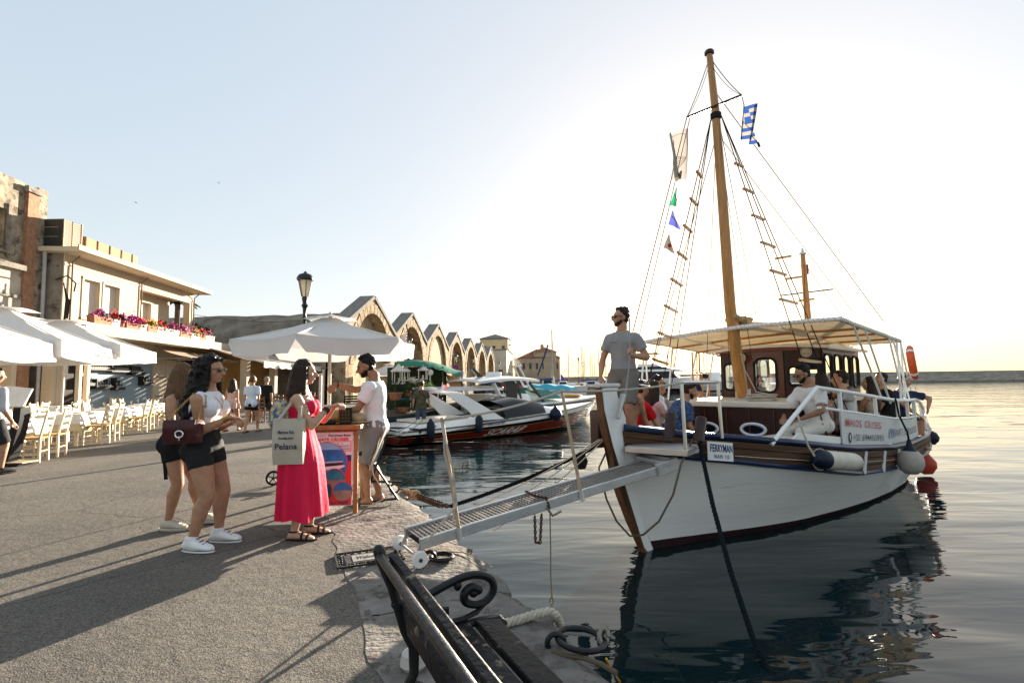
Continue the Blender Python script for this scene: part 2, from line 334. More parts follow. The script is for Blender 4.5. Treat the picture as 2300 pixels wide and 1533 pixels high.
# ================================================================== the Venetian shipyards (arsenals)
ARS = mat('shipyard_stone',(.33,.245,.155),.95,.42,1.6,1.,5,wear=((.14,.105,.07),.45,2.2),spec=.1)
ARSP = mat('shipyard_infill_plaster',(.42,.335,.22),.95,.22,1.2,.6,6,wear=((.22,.17,.11),.42,1.6),spec=.1)
ARSR = mat('shipyard_roof_rubble',(.20,.165,.13),.97,.45,.8,1.,3,wear=((.09,.085,.055),.42,.9),spec=.05)
COPE = mat('grey_coping',(.22,.20,.18),.95,.25,3,.6,12,spec=.1)
DARK = mat('dark_interior',(.02,.018,.016),.9,.2)
def arsenal(i,label):
    Y0,pk,val = 42+10.4*i,8.4,5.9; X0 = -11.4+1.17*i
    X0 -= 0; fx = unit(V(.113,1,0)); nn = V(fx[1],-fx[0],0)       # along the front, and out of it
    root = thing('shipyard_vault',label,'shipyard',(X0,Y0,0),0,'gabled stone shipyard vaults along the harbour')
    hw = 5.2; ar,sp = 3.9,2.8                                       # arch radius and springing
    out_ = [(-hw,0),(-hw,val),(-.45,pk),(.45,pk),(hw,val),(hw,0)]
    arch = [(ar*math.cos(t),sp+1.12*ar*math.sin(t)) for t in np.linspace(math.pi,0,19)]
    def P(p,d=0): return fx*p[0]+V(0,0,p[1])+nn*d
    w_ = MB(); N = 29                                                  # front wall: strip between outline and arch
    inner = [(-ar,0)]+arch+[(ar,0)]
    def outer(p):
        x,z = p
        if z < .01: return (math.copysign(hw,x),0)
        d = unit(V(x,z-sp*.6)); best = None
        for (x0,z0),(x1,z1) in zip(out_[:-1],out_[1:]):
            A = np.array([[d[0],-(x1-x0)],[d[1],-(z1-z0)]])
            if abs(np.linalg.det(A)) < 1e-9: continue
            s,t = np.linalg.solve(A,V(x0,z0-sp*.6))
            if s > 0 and -1e-6 <= t <= 1+1e-6: best = (x0+(x1-x0)*t,z0+(z1-z0)*t)
        return best or p
    oo = [outer(p) for p in inner]
    for k,p in enumerate(oo):                                         # keep the apex and the eaves corners
        pass
    w_.grid([[P(q) for q in inner],[P(((a[0]+c[0])/2,(a[1]+c[1])/2)) for a,c in zip(inner,oo)],[P(q) for q in oo]])
    w_.grid([[P(q) for q in inner],[P(q,-1.1) for q in inner]])      # the reveal
    w_.grid([[P(q) for q in out_],[P(q,-1.1) for q in out_]])
    w_.build('front_wall',ARS,root,angle=25)
    r = MB()
    for k in range(18):                                                # ring of voussoirs, a little proud of the wall
        t0,t1 = math.pi*(1-k/18)-.012,math.pi*(1-(k+1)/18)+.012; ro = ar+.62+.1*(k % 2)
        q = [(ar*math.cos(t0),sp+1.12*ar*math.sin(t0)),(ro*math.cos(t0),sp+1.12*ro*math.sin(t0)),(ro*math.cos(t1),sp+1.12*ro*math.sin(t1)),(ar*math.cos(t1),sp+1.12*ar*math.sin(t1))]
        r.add([P(p,.05) for p in q]+[P(p,-.1) for p in q],[(0,1,2,3),(7,6,5,4),(0,4,5,1),(1,5,6,2),(2,6,7,3),(3,7,4,0)])
    r.build('arch_ring',ARS,root,smooth=False)
    inf = MB(); dep = -.95 if i not in (2,) else -.3
    inf.grid([[P((0,sp),dep)]*len(arch),[P(p,dep) for p in arch]]); inf.add([P((-ar,0),dep),P((ar,0),dep),P((ar,sp),dep),P((-ar,sp),dep)],[(0,1,2,3)])
    inf.build('arch_infill',ARSP,root,smooth=False)
    if i != 2:
        for sx in (-1.6,1.6):
            d = MB(); d.add([P((sx-.4,3.4),dep+.01),P((sx+.4,3.4),dep+.01),P((sx+.4,5.1),dep+.01),P((sx-.4,5.1),dep+.01)],[(0,1,2,3)])
            d.add([P((sx-.4,3.3),dep+.06),P((sx+.4,3.3),dep+.06),P((sx+.4,3.3),dep),P((sx-.4,3.3),dep)],[(0,1,2,3)]); d.build('window',DARK,root,smooth=False)
    c = MB()
    for s in (-1,1): c.bar(P((s*(hw+.05),val-.02),-.5),P((s*.1,pk+.12),-.5),1.25,.28)
    c.build('coping',COPE,root,smooth=False)
    # the vault behind: rubble barrel running inland
    ring = [(-hw,0),(-hw,3.2)]+[((hw-.05)*math.cos(t),3.2+4.0*math.sin(t)) for t in np.linspace(math.pi,0,15)]+[(hw,3.2),(hw,0)]
    if i == 0: ring = [(q[0]-(.9 if q[0] < -2 else 0),q[1]) for q in ring]
    Rg = []
    for d in np.linspace(1.05,46,40 if i == 0 else 10):
        Rg.append([P((p[0],p[1]+(.22*mnoise.noise(Vector((d*.5,p[0]*.7,p[1]*.7+i))) if p[1] > .1 else 0)),-d)+fx*.25*mnoise.noise(Vector((d*.4,p[1]*.8,7.))) for p in ring])
    v_ = MB(); v_.loft(Rg,cap=False,close=False); v_.build('vault_roof',ARSR,root,angle=70)
    return root
for i,lb in enumerate(['nearest stone shipyard vault with a tall arched front and long rubble roof','second stone shipyard gable, behind the striped flag and green canopy',
        'third shipyard gable whose arch is filled with pale smooth plaster','fourth shipyard gable with a dark slit window in its blind arch','fifth shipyard gable, narrow seen from the side, right of the slit window',
        'sixth shipyard gable, just left of the yellow house','last and farthest shipyard gable, touching the pale ashlar customs house']): arsenal(i,lb)

# ------------------------------------------------------------------ buildings beyond the basin
YEL = mat('yellow_plaster',(.60,.48,.28),.9,.1,.5); ASH = mat('pale_ashlar',(.56,.49,.38),.9,.16,.5,.4,2); RED = mat('red_roof_tiles',(.26,.12,.08),.9,.2,2); SANDW = mat('brown_ashlar',(.38,.30,.21),.9,.2,.5,.4,2)
SHUT = mat('window_dark_pane',(.05,.055,.06),.3,.1)
def house(nm,label,o,ang,w_,d_,h,wm,rm,pitch,rows,hip=True,eave=.3,cat='building'):
    """block with a hipped roof and window openings with sills on the two faces in view"""
    root = thing(nm,label,cat,o,ang)
    b = MB(); b.box((w_/2,d_/2,h/2),(w_,d_,h)); b.build('wall',wm,root,smooth=False)
    e = eave; q = [(-e,-e,h),(w_+e,-e,h),(w_+e,d_+e,h),(-e,d_+e,h)]; ins = min(w_,d_)*.5 if hip else 0
    r = MB(); top = [(ins,d_/2,h+pitch),(w_-ins,d_/2,h+pitch)]
    if w_ < d_: top = [(w_/2,ins,h+pitch),(w_/2,d_-ins,h+pitch)]
    r.add(q+top,[(0,1,5,4),(2,3,4,5),(1,2,5),(3,0,4)] if w_ >= d_ else [(0,1,4),(1,2,5,4),(2,3,5),(3,0,4,5)]); r.add(q,[(3,2,1,0)])
    r.box((w_/2,d_/2,h-.15),(w_+.16,d_+.16,.3)); r.build('roof',rm,root,smooth=False)
    for face,n_,z0,z1,ww in rows:
        for k in range(n_):
            f = MB(); p = MB(); u = (k+.5)/n_; zc = (z0+z1)/2; hh = z1-z0
            if face == 'f': c = V(u*w_,0,zc); X = V(1,0,0); N = V(0,-1,0)
            else: c = V(w_,u*d_,zc); X = V(0,1,0); N = V(1,0,0)
            for s in (-1,1):
                f.bar(c+X*s*(ww/2+.06)-V(0,0,hh/2)+N*.04,c+X*s*(ww/2+.06)+V(0,0,hh/2)+N*.04,.14,.14,N); f.bar(c-X*(ww/2+.15)+V(0,0,s*(hh/2+.06))+N*.05,c+X*(ww/2+.15)+V(0,0,s*(hh/2+.06))+N*.05,.16,.14)
            fo = f.build('window',wm,root,smooth=False)
            p.add([c-X*ww/2-V(0,0,hh/2)+N*.015,c+X*ww/2-V(0,0,hh/2)+N*.015,c+X*ww/2+V(0,0,hh/2)+N*.015,c-X*ww/2+V(0,0,hh/2)+N*.015],[(0,1,2,3)]); p.build('pane',SHUT,fo,smooth=False)
    return root
def at(px,Y): return (px-1150)/FPX*Y
house('yellow_house','tall pale yellow house with a low grey hipped roof above the shipyards',(at(1078,150),150,0),rad(-4),8.2,9,14.2,YEL,COPE,1.6,[('f',3,10.6,12,.9),('f',3,7.6,8.9,.9),('r',2,10.6,12,.9)])
house('yellow_house_wing','lower wing of the yellow house with small shuttered windows',(at(1112,152),152,0),rad(-2),4.2,6,12.6,YEL,COPE,.5,[('f',2,9.2,10.4,.8),('f',2,6.4,7.6,.8)],cat='house')
house('customs_house','pale ashlar block with flat cornice beside the last shipyard',(at(1082,116),116,0),rad(-3),5.6,26,8.9,ASH,COPE,.25,[('f',2,2.0,4.2,1.0),('r',7,1.6,3.6,1.0)],eave=.25)
house('red_roofed_building','long brown stone building with a red tiled roof at the far quay',(at(1168,148),148,0),rad(6),11.6,15,8.4,SANDW,RED,2.8,[('f',6,5.0,6.8,.8),('r',2,3.2,6.6,1.2)])
b = MB(); c0 = V(at(1222,152),152,0); b.box(c0+V(0,0,5),(6.6,6.6,10)); ro = b.build('stair_tower',SANDW,None,smooth=False)
tag(ro,'square upper block with its own red roof behind the red roofed building','tower'); r = MB(); q = [(-3.6,-3.6,10),(3.6,-3.6,10),(3.6,3.6,10),(-3.6,3.6,10),(0,0,11.6)]
r.add([c0+V(p) for p in q],[(0,1,4),(1,2,4),(2,3,4),(3,0,4),(3,2,1,0)]); rr = r.build('roof',RED,ro,smooth=False); r = MB(); r.box(c0+V(-.6,0,11.6),(.9,.9,1.5)); r.build('chimney',SANDW,rr,smooth=False)
for px,Y,w_,h,lb in ((1262,170,30,2.6,'low pale harbour wall running right from the red roofed building'),(1420,300,120,4.2,'distant low harbour wall behind the sailing boats')):
    b = MB(); b.box((at(px,Y)+w_/2,Y,h/2-.6),(w_,1.2,h+1.2)); b.box((at(px,Y)+w_/2,Y-.2,h+.1),(w_+.2,1.8,.3)); tag(b.build('harbour_wall',BW,smooth=False),lb,'wall')

# ================================================================== the excursion boat
B0 = V(1.47,6.15,WZ); BA = rad(44); AX = V(math.cos(BA),math.sin(BA),0); LT = V(math.sin(BA),-math.cos(BA),0)
def bw(a,l,z): return B0+AX*a+LT*l+V(0,0,z)               # boat (aft, port, up) -> world
def bl(a,l,z): return V(a,-l,z)                             # -> the boat's own axes
def bloc(P): v = V(P)-B0; return V(v @ AX,v @ LT,v[2])        # world -> (aft, port, up)
def bp(x,y,l): d = ray(x,y); t = ((B0-_C) @ LT+l)/(d @ LT); return bloc(_C+d*t)
def ba(x,y,a): d = ray(x,y); t = ((B0-_C) @ AX+a)/(d @ AX); return bloc(_C+d*t)
def bz(x,y,z): d = ray(x,y); t = (WZ+z-CZ)/d[2]; return bloc(_C+d*t)
sheer_b = lambda a: np.interp(a,[-.6,-.5,-.2,.07,.4,.68,.97,1.56,2.2,2.87,4.38,5.5,6.8,7.6,8.4,9.1,9.7,10.05],[.03,.06,.24,.49,.72,.876,1.0,1.2,1.35,1.46,1.64,1.74,1.80,1.76,1.58,1.2,.65,.06])
wl_b = lambda a: np.interp(a,[0,.33,.97,1.69,2.57,3.75,4.53,5.6,6.66,7.6,8.4,9.0,9.5,9.62],[.05,.17,.41,.67,.94,1.19,1.32,1.43,1.46,1.36,1.08,.66,.2,.05])
sheer_z = lambda a: np.interp(a,[-.6,-.2,.07,.68,.97,1.56,2.2,2.87,4.38,5.5,7,8.5,10.05],[1.47,1.41,1.36,1.29,1.25,1.18,1.095,1.017,.90,.87,.91,1.08,1.34])
def surf(x,y,off=0.):
    """pixel -> point on the boat's port side line, off metres outside the rail"""
    d = ray(x,y); prev = None
    for t in np.linspace(3,17,1400):
        P = bloc(_C+d*t/d[1]); e = P[1]-(sheer_b(P[0])+off)
        if prev is not None and e*prev <= 0 and P[1] > 0: return P
        prev = e
    return None
HULL = mat('white_hull_paint',(.82,.795,.76),.33,.06,1.1,.22,5,coat=.25,stretch=(.5,.5,5),wear=((.55,.49,.40),.34,1.6))  # level stain streaks also paint in ripples of light thrown up by the water
WHT = mat('white_enamel',(.82,.81,.78),.35,.05,3,.05,20,coat=.2,wear=((.62,.56,.46),.3,9))
BLUE = mat('navy_gloss_paint',(.007,.018,.062),.35,.15,4,.1,20,spec=.3,coat=.1,wear=((.04,.07,.14),.3,12))
MAHOG = mat('dark_mahogany',(.034,.013,.010),.38,.3,3,.15,30,stretch=(1,1,8),spec=.3,coat=.12)
MAHR = mat('red_mahogany',(.115,.035,.02),.35,.3,3,.15,30,stretch=(1,1,8),coat=.4)
BROWN = mat('weathered_plank_wood',(.085,.040,.018),.6,.45,2.2,.5,12,stretch=(.5,.5,9),wear=((.03,.02,.015),.36,5))
STEMW = mat('stem_oak',(.13,.062,.027),.6,.35,5,.5,20,stretch=(6,6,1))
MASTW = mat('varnished_pine',(.46,.21,.05),.35,.22,2.5,.15,20,stretch=(9,9,.7),coat=.5)
BOOT = mat('maroon_antifouling',(.026,.009,.010),.6,.3,2)
STEEL = mat('stainless_tube',(.62,.61,.58),.28,.08,5,metal=.9); ALU = mat('brushed_aluminium',(.52,.52,.52),.42,.12,7,.1,30,metal=.75)
CANV = mat('cream_awning_cloth',(.72,.64,.50),.8,.12,1.6,.15,6,trans=.5)
ROPEW = mat('pale_rope',(.50,.44,.35),.9,.2,20,.5,120); ROPEB = mat('black_rope',(.008,.009,.010),.9,.3,20,.4,90,spec=.1); WIRE = mat('rigging_wire',(.02,.016,.014),.8,.2,spec=.1); REDL = mat('red_halyard',(.13,.03,.03),.9,.2,spec=.1)
PANE = glass('window_glass',(.80,.86,.86),.02,.3)
BLK = mat('black_rubber',(.009,.009,.010),.6,.2,8,spec=.25); CREAMC = mat('cream_cushion',(.60,.55,.46),.85,.1,3,.3,9)
boat = thing('excursion_boat','white wooden excursion boat with tall pine mast moored bow first at the quay','boat',B0,BA)
# ---- hull
NS = 46
abow = lambda z: np.interp(z,[-.6,0,.5,.98,1.48],[.62,.2,-.08,-.28,-.37]); aster = lambda z: np.interp(z,[-.6,0,.6,1.3],[9.1,9.62,9.9,10.05])
def hull_pt(s,q,side):
    """s: 0 bow..1 stern; q: -1 keel .. 0 water .. 1 strake .. 2 sheer"""
    a0 = s**1.25*10.4-.55
    zs = sheer_z(a0); zt = zs-np.interp(a0,[-.5,.5,3,6,10],[.25,.28,.36,.31,.3])
    if q <= 0: z = .6*q
    elif q <= 1: z = zt*q
    else: z = zt+(zs-zt)*(q-1)
    a = abow(z)+(aster(z)-abow(z))*s**1.25
    top = sheer_b(np.interp(a,[abow(z),aster(z)],[-.57,10.05]) if z > .8 else a) if q >= 1 else None
    af = -.57+(10.62)*(a-abow(z))/(aster(z)-abow(z)); aw = 9.62*(a-abow(z))/(aster(z)-abow(z))
    bs_,bw_ = float(sheer_b(af)),float(wl_b(aw))
    # keep the measured line where the stations are well inside the ends
    k = min(1,max(0,(a-1.0)/1.2))*min(1,max(0,(9.0-a)/1)); bs_ = bs_*(1-k)+float(sheer_b(a))*k; bw_ = bw_*(1-k)+float(wl_b(min(max(a,0),9.62)))*k
    if q >= 1: l = bs_-.015*(2-q)
    elif q >= 0: l = bw_+(bs_-.015-bw_)*(q**1.15*.6+.4*q)
    else: l = bw_*(1+q*.55)
    return bl(a,l*side,z)
SV = np.linspace(0,1,NS)
def hull_strip(q0,q1,n,off=0.):
    b = MB()
    for sd in (1,-1): b.grid([[hull_pt(s,q,sd)+V(0,-off*sd,0) for q in np.linspace(q0,q1,n)] for s in SV])
    return b
hb = hull_strip(0.09,1,9); hb.build('hull',HULL,boat,angle=60)
hull_strip(-1,0.09,6).build('antifouling',BOOT,boat,angle=60)
for k in range(3):                                              # three bulwark planks each side, joints left open
    for sd in (1,-1):
        q0,q1 = 1.06+k*.29,1.06+(k+1)*.29-.035; b = MB()
        b.sheet([[hull_pt(s,q,sd)+V(0,-.006*sd*(k % 2),0) for q in np.linspace(q0,q1,3)] for s in SV],.03*-sd); b.build('bulwark_plank',BROWN,boat,angle=50)
b = MB()
for sd in (1,-1): b.grid([[hull_pt(s,q,sd)+V(0,.035*sd,0) for q in (.8,1.4,2)] for s in SV])
b.build('bulwark_lining',BLUE,boat,angle=60)
for q,r,nm,off in ((1.0,.035,'rubbing_strake',.02),(2.0,.05,'cap_rail',.0)):
    for sd in (1,-1):
        b = MB(); b.tube([hull_pt(s,q,sd)+V(0,-off*sd,.012) for s in np.linspace(.008,1,60)],r,8,flat=.8 if q > 1 else 1); b.build(nm,BLUE,boat)
for px in (1940,1983,2015):                                   # white bulwark stanchions outside the planks
    P = surf(px,1026,.02); q = bl(P[0]+.06,P[1]+.02,sheer_z(P[0])-.03); b = MB(); b.bar(q,bl(P[0]-.07,P[1]+.01,sheer_z(P[0])-.33),.035,.03,(1,0,0)); b.build('bulwark_stanchion',WHT,boat)
b = MB()                                                        # deck
for i in range(len(SV)-1):
    pass
b.grid([[hull_pt(s,1.15,1)*V(1,k,1)+V(0,.05*-k*0,.03) for k in np.linspace(-.97,.97,7)] for s in SV]); b.build('deck',mat('grey_deck_paint',(.25,.24,.22),.7,.2,3),boat,angle=60)
b = MB(); b.sheet([[bl(a,l*(sheer_b(a)-.12),1.15) for l in np.linspace(-1,1,5)] for a in np.linspace(.0,.95,6)],.03); b.build('foredeck',STEMW,boat,smooth=False)
# ---- stem
zl = [(1345,872,1357,872),(1346,900,1362,915),(1347,921,1364,940),(1357,969,1372,975),(1374,1025,1388,1025),(1378,1072,1391,1070),(1392,1120,1405,1116),(1412,1176,1426,1172),(1440,1236,1453,1232)]
bk = [bp(x1,y1,.07) for x0,y0,x1,y1 in zl]; fr = [p-V(.025,0,0) for p in bk]
b = MB(); L_,R_ = [],[]
wood = [(p[0],p[2]) for p in fr]+[(p[0],p[2]) for p in bk[::-1]]
lo = [(.12,-.25),(.30,-.25)]
wood = [(p[0],p[2]) for p in fr]+[lo[0],lo[1]]+[(p[0],p[2]) for p in bk[::-1]]
b.prism(wood,(0,.046,0),(1,0,0),(0,0,1),.092); b.build('stem_post',STEMW,boat,smooth=False,bev=.012)
fin = [(p[0]+.001,p[2]) for p in bk]+[(.30,-.2),(.62,-.2)]
back = [bp(1490,1222,.1),bp(1462,1170,.1),bp(1437,1115,.1),bp(1420,1065,.1),bp(1412,1010,.1),bp(1418,966,.1),bp(1416,938,.1),bp(1400,895,.1),bp(1396,881,.1),bp(1401,866,.1)]
fin += [(p[0],p[2]) for p in back]
b = MB(); b.prism(fin,(0,.043,0),(1,0,0),(0,0,1),.086); b.build('stem_fin',WHT,boat,smooth=False,bev=.012)
b = MB(); tp = [fr[0],bk[0],back[-1]]; b.box(bl((tp[0][0]+tp[2][0])/2,0,tp[0][2]+.03),(tp[2][0]-tp[0][0]+.02,.11,.05)); b.build('stem_cap',ALU,boat,bev=.015)
b = MB(); b.bar(bl(*(bp(1385,940,.1)+V(0,.01,0))),bl(*(bp(1398,884,.1)+V(0,.01,0))),.05,.04,(1,0,0)); b.build('anchor_bracket',ALU,boat,bev=.006)
# ---- cabin trunk, coaming top, portholes
TA,TW,TZ = 2.45,.92,1.60
b = MB(); ch = .22; plan = [(TA,-TW+ch*1.6),(TA,TW-.05),(TA+.06,TW),(6.6,TW+.08),(6.6,-TW-.08),(TA+ch*1.6,-TW)]
b.loft([[bl(a,l,.55) for a,l in plan],[bl(a,l,TZ-.02) for a,l in plan]]); b.build('cabin_trunk',MAHOG,boat,smooth=False,bev=.01)
b = MB(); pl = [(a-(.05 if a < 3 else 0),l*1.055) for a,l in plan]; b.loft([[bl(a,l,TZ-.02) for a,l in pl],[bl(a,l,TZ+.065) for a,l in pl]]); b.build('trunk_top',mat('cream_deck_canvas',(.66,.60,.50),.7,.08,2,.2,8),boat,smooth=False,bev=.02)
for l in (-.32,.02,.36,.7): b = MB(); b.box(bl(TA-.012,l,1.07),(.022,.012,.98)); b.build('trunk_batten',MAHR,boat,smooth=False)
def oval_ring(b,c,rx,ry,r,n=26): b.tube([c+V(0,rx*math.cos(t),ry*math.sin(t)) for t in np.linspace(0,2*math.pi,n+1)],r,6,cap=False)
for px,py in ((1588,961),(1692,964)):
    P = ba(px,py,TA-.01); c = bl(TA-.012,P[1],P[2]); b = MB(); oval_ring(b,c,.175,.085,.02); po = b.build('porthole',WHT,boat)
    b = MB(); oval_ring(b,c+V(-.004,0,0),.15,.068,.008); b.build('porthole_trim',mat('pale_blue_trim',(.25,.35,.6),.4),po)
    b = MB(); b.loft([[c+V(dx,.165*math.cos(t),.08*math.sin(t)) for t in np.linspace(0,2*math.pi,25)[:-1]] for dx in (-.003,.004)]); b.build('porthole_pane',mat('dark_glass',(.01,.012,.014),.06,.1,spec=.7),po)
# ---- wheelhouse
WA,WB_,WWd,WZ0,WZ1 = 4.3,6.7,.86,TZ+.06,2.50
wh = []
def wall(poly,holes,o,X,Yd,t,nm,m,par):
    """wall panel with rounded window openings: built as border quads round each opening"""
    b = MB(); o,X,Yd = V(o),V(X),V(Yd)
    for (x0,x1),y0,y1 in poly: b.prism([(x0,y0),(x1,y0),(x1,y1),(x0,y1)],o,X,Yd,t)
    return b.build(nm,m,par,smooth=False,bev=.006)
def rrect(x0,x1,y0,y1,r,n=5):
    q = []
    for cx,cy,a0 in ((x1-r,y1-r,0),(x0+r,y1-r,90),(x0+r,y0+r,180),(x1-r,y0+r,270)):
        q += [(cx+r*math.cos(rad(a0+90*k/n)),cy+r*math.sin(rad(a0+90*k/n))) for k in range(n+1)]
    return q
def panel_with_window(nm,o,X,Yd,W_,H_,win,t,m,par,frame=BLK,fr_=.022):
    """one wall panel W x H with a rounded window opening, its gasket and its glass"""
    o,X,Yd = V(o),unit(X),unit(Yd); N = np.cross(X,Yd); q = rrect(*win); n = len(q)
    cx,cy = (win[0]+win[1])/2,(win[2]+win[3])/2; outr = []
    for p in q:
        d = V(p[0]-cx,p[1]-cy); k = min((W_-cx)/d[0] if d[0] > 1e-6 else 9e9,-cx/d[0] if d[0] < -1e-6 else 9e9,(H_-cy)/d[1] if d[1] > 1e-6 else 9e9,-cy/d[1] if d[1] < -1e-6 else 9e9); outr.append((cx+d[0]*k,cy+d[1]*k))
    # snap the four corners
    for cxn,cyn in ((W_,H_),(0,H_),(0,0),(W_,0)):
        j = min(range(n),key=lambda k: (outr[k][0]-cxn)**2+(outr[k][1]-cyn)**2); outr[j] = (cxn,cyn)
    def P(p,d): return o+X*p[0]+Yd*p[1]+N*d
    b = MB(); rings = [[P(p,0) for p in outr],[P(p,0) for p in q],[P(p,-t) for p in q],[P(p,-t) for p in outr]]; b.loft(rings,cap=False); b.loft([rings[3],rings[0]],cap=False)
    po = b.build(nm,m,par,smooth=False)
    b = MB(); b.tube([P(p,.004) for p in q]+[P(q[0],.004)],fr_,6,cap=False); wn = b.build('window',frame,po)
    b = MB(); b.add([P(p,-t*.5) for p in q],[tuple(range(n))]); b.build('pane',PANE,wn,smooth=False)
    return po
H_ = WZ1-WZ0
xs = [-WWd,-.36,.26,WWd]                                     # three front panels: port one wider
wins = [(.07,.43,.14,H_-.22,.07),(.13,.50,.10,H_-.14,.12),(.07,.53,.22,H_-.30,.07)]
for k in range(3):
    w_ = xs[k+1]-xs[k]; wi = wins[k]; wi = (wi[0],min(wi[1],w_-.06),wi[2],wi[3],wi[4])
    off = 0 if k != 1 else -.03
    panel_with_window('wheelhouse_front',bl(WA+off,xs[k],WZ0),(0,-1,0),(0,0,1),w_,H_,wi,.04,MAHR if k == 1 else MAHOG,boat)
n_ = 4; ln = (WB_-WA)/n_
for sd in (1,-1):
    for k in range(n_):
        if sd == 1: panel_with_window('wheelhouse_side',bl(WA+k*ln,WWd,WZ0),(1,0,0),(0,0,1),ln,H_,(.07,ln-.07,.16,H_-.10,.1),.04,MAHOG,boat)
        else: panel_with_window('wheelhouse_side',bl(WA+(k+1)*ln,-WWd,WZ0),(-1,0,0),(0,0,1),ln,H_,(.07,ln-.07,.16,H_-.10,.1),.04,MAHOG,boat)
b = MB(); P = [[bl(a,l,WZ1+.05-.06*(l/1.0)**2) for l in np.linspace(-1.0,1.0,7)] for a in (WA-.14,WA+1,WB_+.1)]; b.sheet(P,.05); b.build('wheelhouse_roof',WHT,boat,smooth=False,bev=.01)
b = MB(); b.box(bl(WA+.02,0,WZ1+.02),(.10,1.9,.07)); b.build('roof_beam',mat('red_brown_beam',(.26,.085,.05),.5,.2),boat,smooth=False)
PLATE = mat('cream_plaque',(.60,.54,.42),.5,.08)
for px,py,aa in ((1664,804,WA-.16),(1811,790,WA-.015)):      # the two round plaques
    P = ba(px,py,aa); c = bl(aa,P[1],P[2]); b = MB(); b.lathe([(0,0),(.085,0),(.09,.008),(.085,.016),(0,.016)],c,20,(-1,0,0)); po = b.build('round_plaque',PLATE,boat)
    b = MB(); oval_ring(b,c-V(.017,0,0),.07,.07,.003); b.tube([c+V(-.018,.045*math.cos(t),.022*math.sin(t)-.015) for t in np.linspace(math.pi,2*math.pi,9)],.004,5); b.bar(c+V(-.018,.05,-.012),c+V(-.018,-.05,-.012),.004,.004); b.build('emblem',MAHOG,po)
    if aa < WA-.1: pass
b = MB(); b.box(bl(WA-.01,.72,2.24),(.012,.26,.20)); b.build('plaque_board',BLK,boat,smooth=False)
# ---- mast, spreader, mizzen
mp = [bp(1670,905,0),bp(1655,800,0),bp(1640,690,0),bp(1625,480,0),bp(1607,250,0),bp(1593,118,0)]
b = MB(); b.tube([bl(*p) for p in mp],[.098,.094,.087,.078,.062,.048],14); mast = b.build('mast',MASTW,boat)
tp_ = bl(*mp[-1]); b = MB(); b.lathe([(.055,0),(.075,.01),(.075,.05),(.06,.07),(0,.08)],tp_-V(0,0,.04),14); b.build('mast_cap',MAHOG,mast)
b = MB(); b.lathe([(.112,-.04),(.117,.0),(.117,.2),(.108,.21)],bl(*mp[0])+V(0,0,.02),18); b.build('mast_collar',ALU,mast)
def mz(y):                                                     # point on the mast at photo row y
    ys = [905,800,690,480,250,118]; return V(*[np.interp(-y,[-k for k in ys],[p[i] for p in mp]) for i in range(3)])
sp = mz(243); spL,spR = sp+V(0,-.45,0),sp+V(0,.45,0)
b = MB(); b.tube([bl(*(spL+V(-.07,0,0))),bl(*(spR+V(-.07,0,0)))],.018,8); b.build('spreader',MAHOG,mast)
hd = mz(262); b = MB(); b.lathe([(.07,-.05),(.085,-.03),(.085,.05),(.066,.06)],bl(*hd),14); b.build('mast_band',BLK,mast)
boom = [bl(*mz(725)),bl(4.0,.0,2.95),bl(6.4,.0,3.05)]
b = MB(); b.tube(boom,.045,8); b.build('boom',MASTW,boat)
b = MB(); rr = np.random.default_rng(3)
for k in range(16): c = bl(*mz(722))+V(rr.uniform(-.05,.5),rr.uniform(-.13,.13),rr.uniform(-.08,.1)); b.ball(c,(.11,.07,.05),8,5)
remesh(b,'furled_sail',mat('tan_furled_cloth',(.36,.25,.13),.9,.3,9),boat,.025,2,(.02,9))
mm = [bp(1815,720,0),bp(1803,572,0)]; b = MB(); b.tube([bl(*mm[0])-V(0,0,.5),bl(*mm[0]),bl(*mm[1])],[.07,.068,.045],10); miz = b.build('mizzen_mast',MASTW,boat)
b = MB(); b.lathe([(.045,0),(.07,.01),(.07,.04),(.03,.06),(.02,.14),(0,.15)],bl(*mm[1]),10); b.build('masthead_light',STEEL,miz)
for x0,y0,x1,y1 in ((1770,576,1803,582),(1795,622,1822,627),(1822,672,1860,677)):
    p0,p1 = bp(x0,y0,.12),bp(x1,y1,-.12 if x0 < 1820 else .3); b = MB(); b.bar(bl(p0[0],.18,p0[2]),bl(p0[0],-.12,p0[2]),.05,.035); b.build('mast_step',MASTW,miz,bev=.004)
c0 = bp(1813,657,0); b = MB(); b.tube([bl(c0[0]-.05,-.5,c0[2]),bl(c0[0]-.05,.5,c0[2])],.014,6); b.build('mizzen_spreader',MAHOG,miz)
b = MB(); b.ball(bl(c0[0],-.0,c0[2]+.52),.05,8,6); b.cyl(bl(c0[0],0,c0[2]+.4),bl(c0[0],0,c0[2]+.6),.055); b.build('navigation_light',mat('red_lens',(.35,.03,.02),.2),miz)
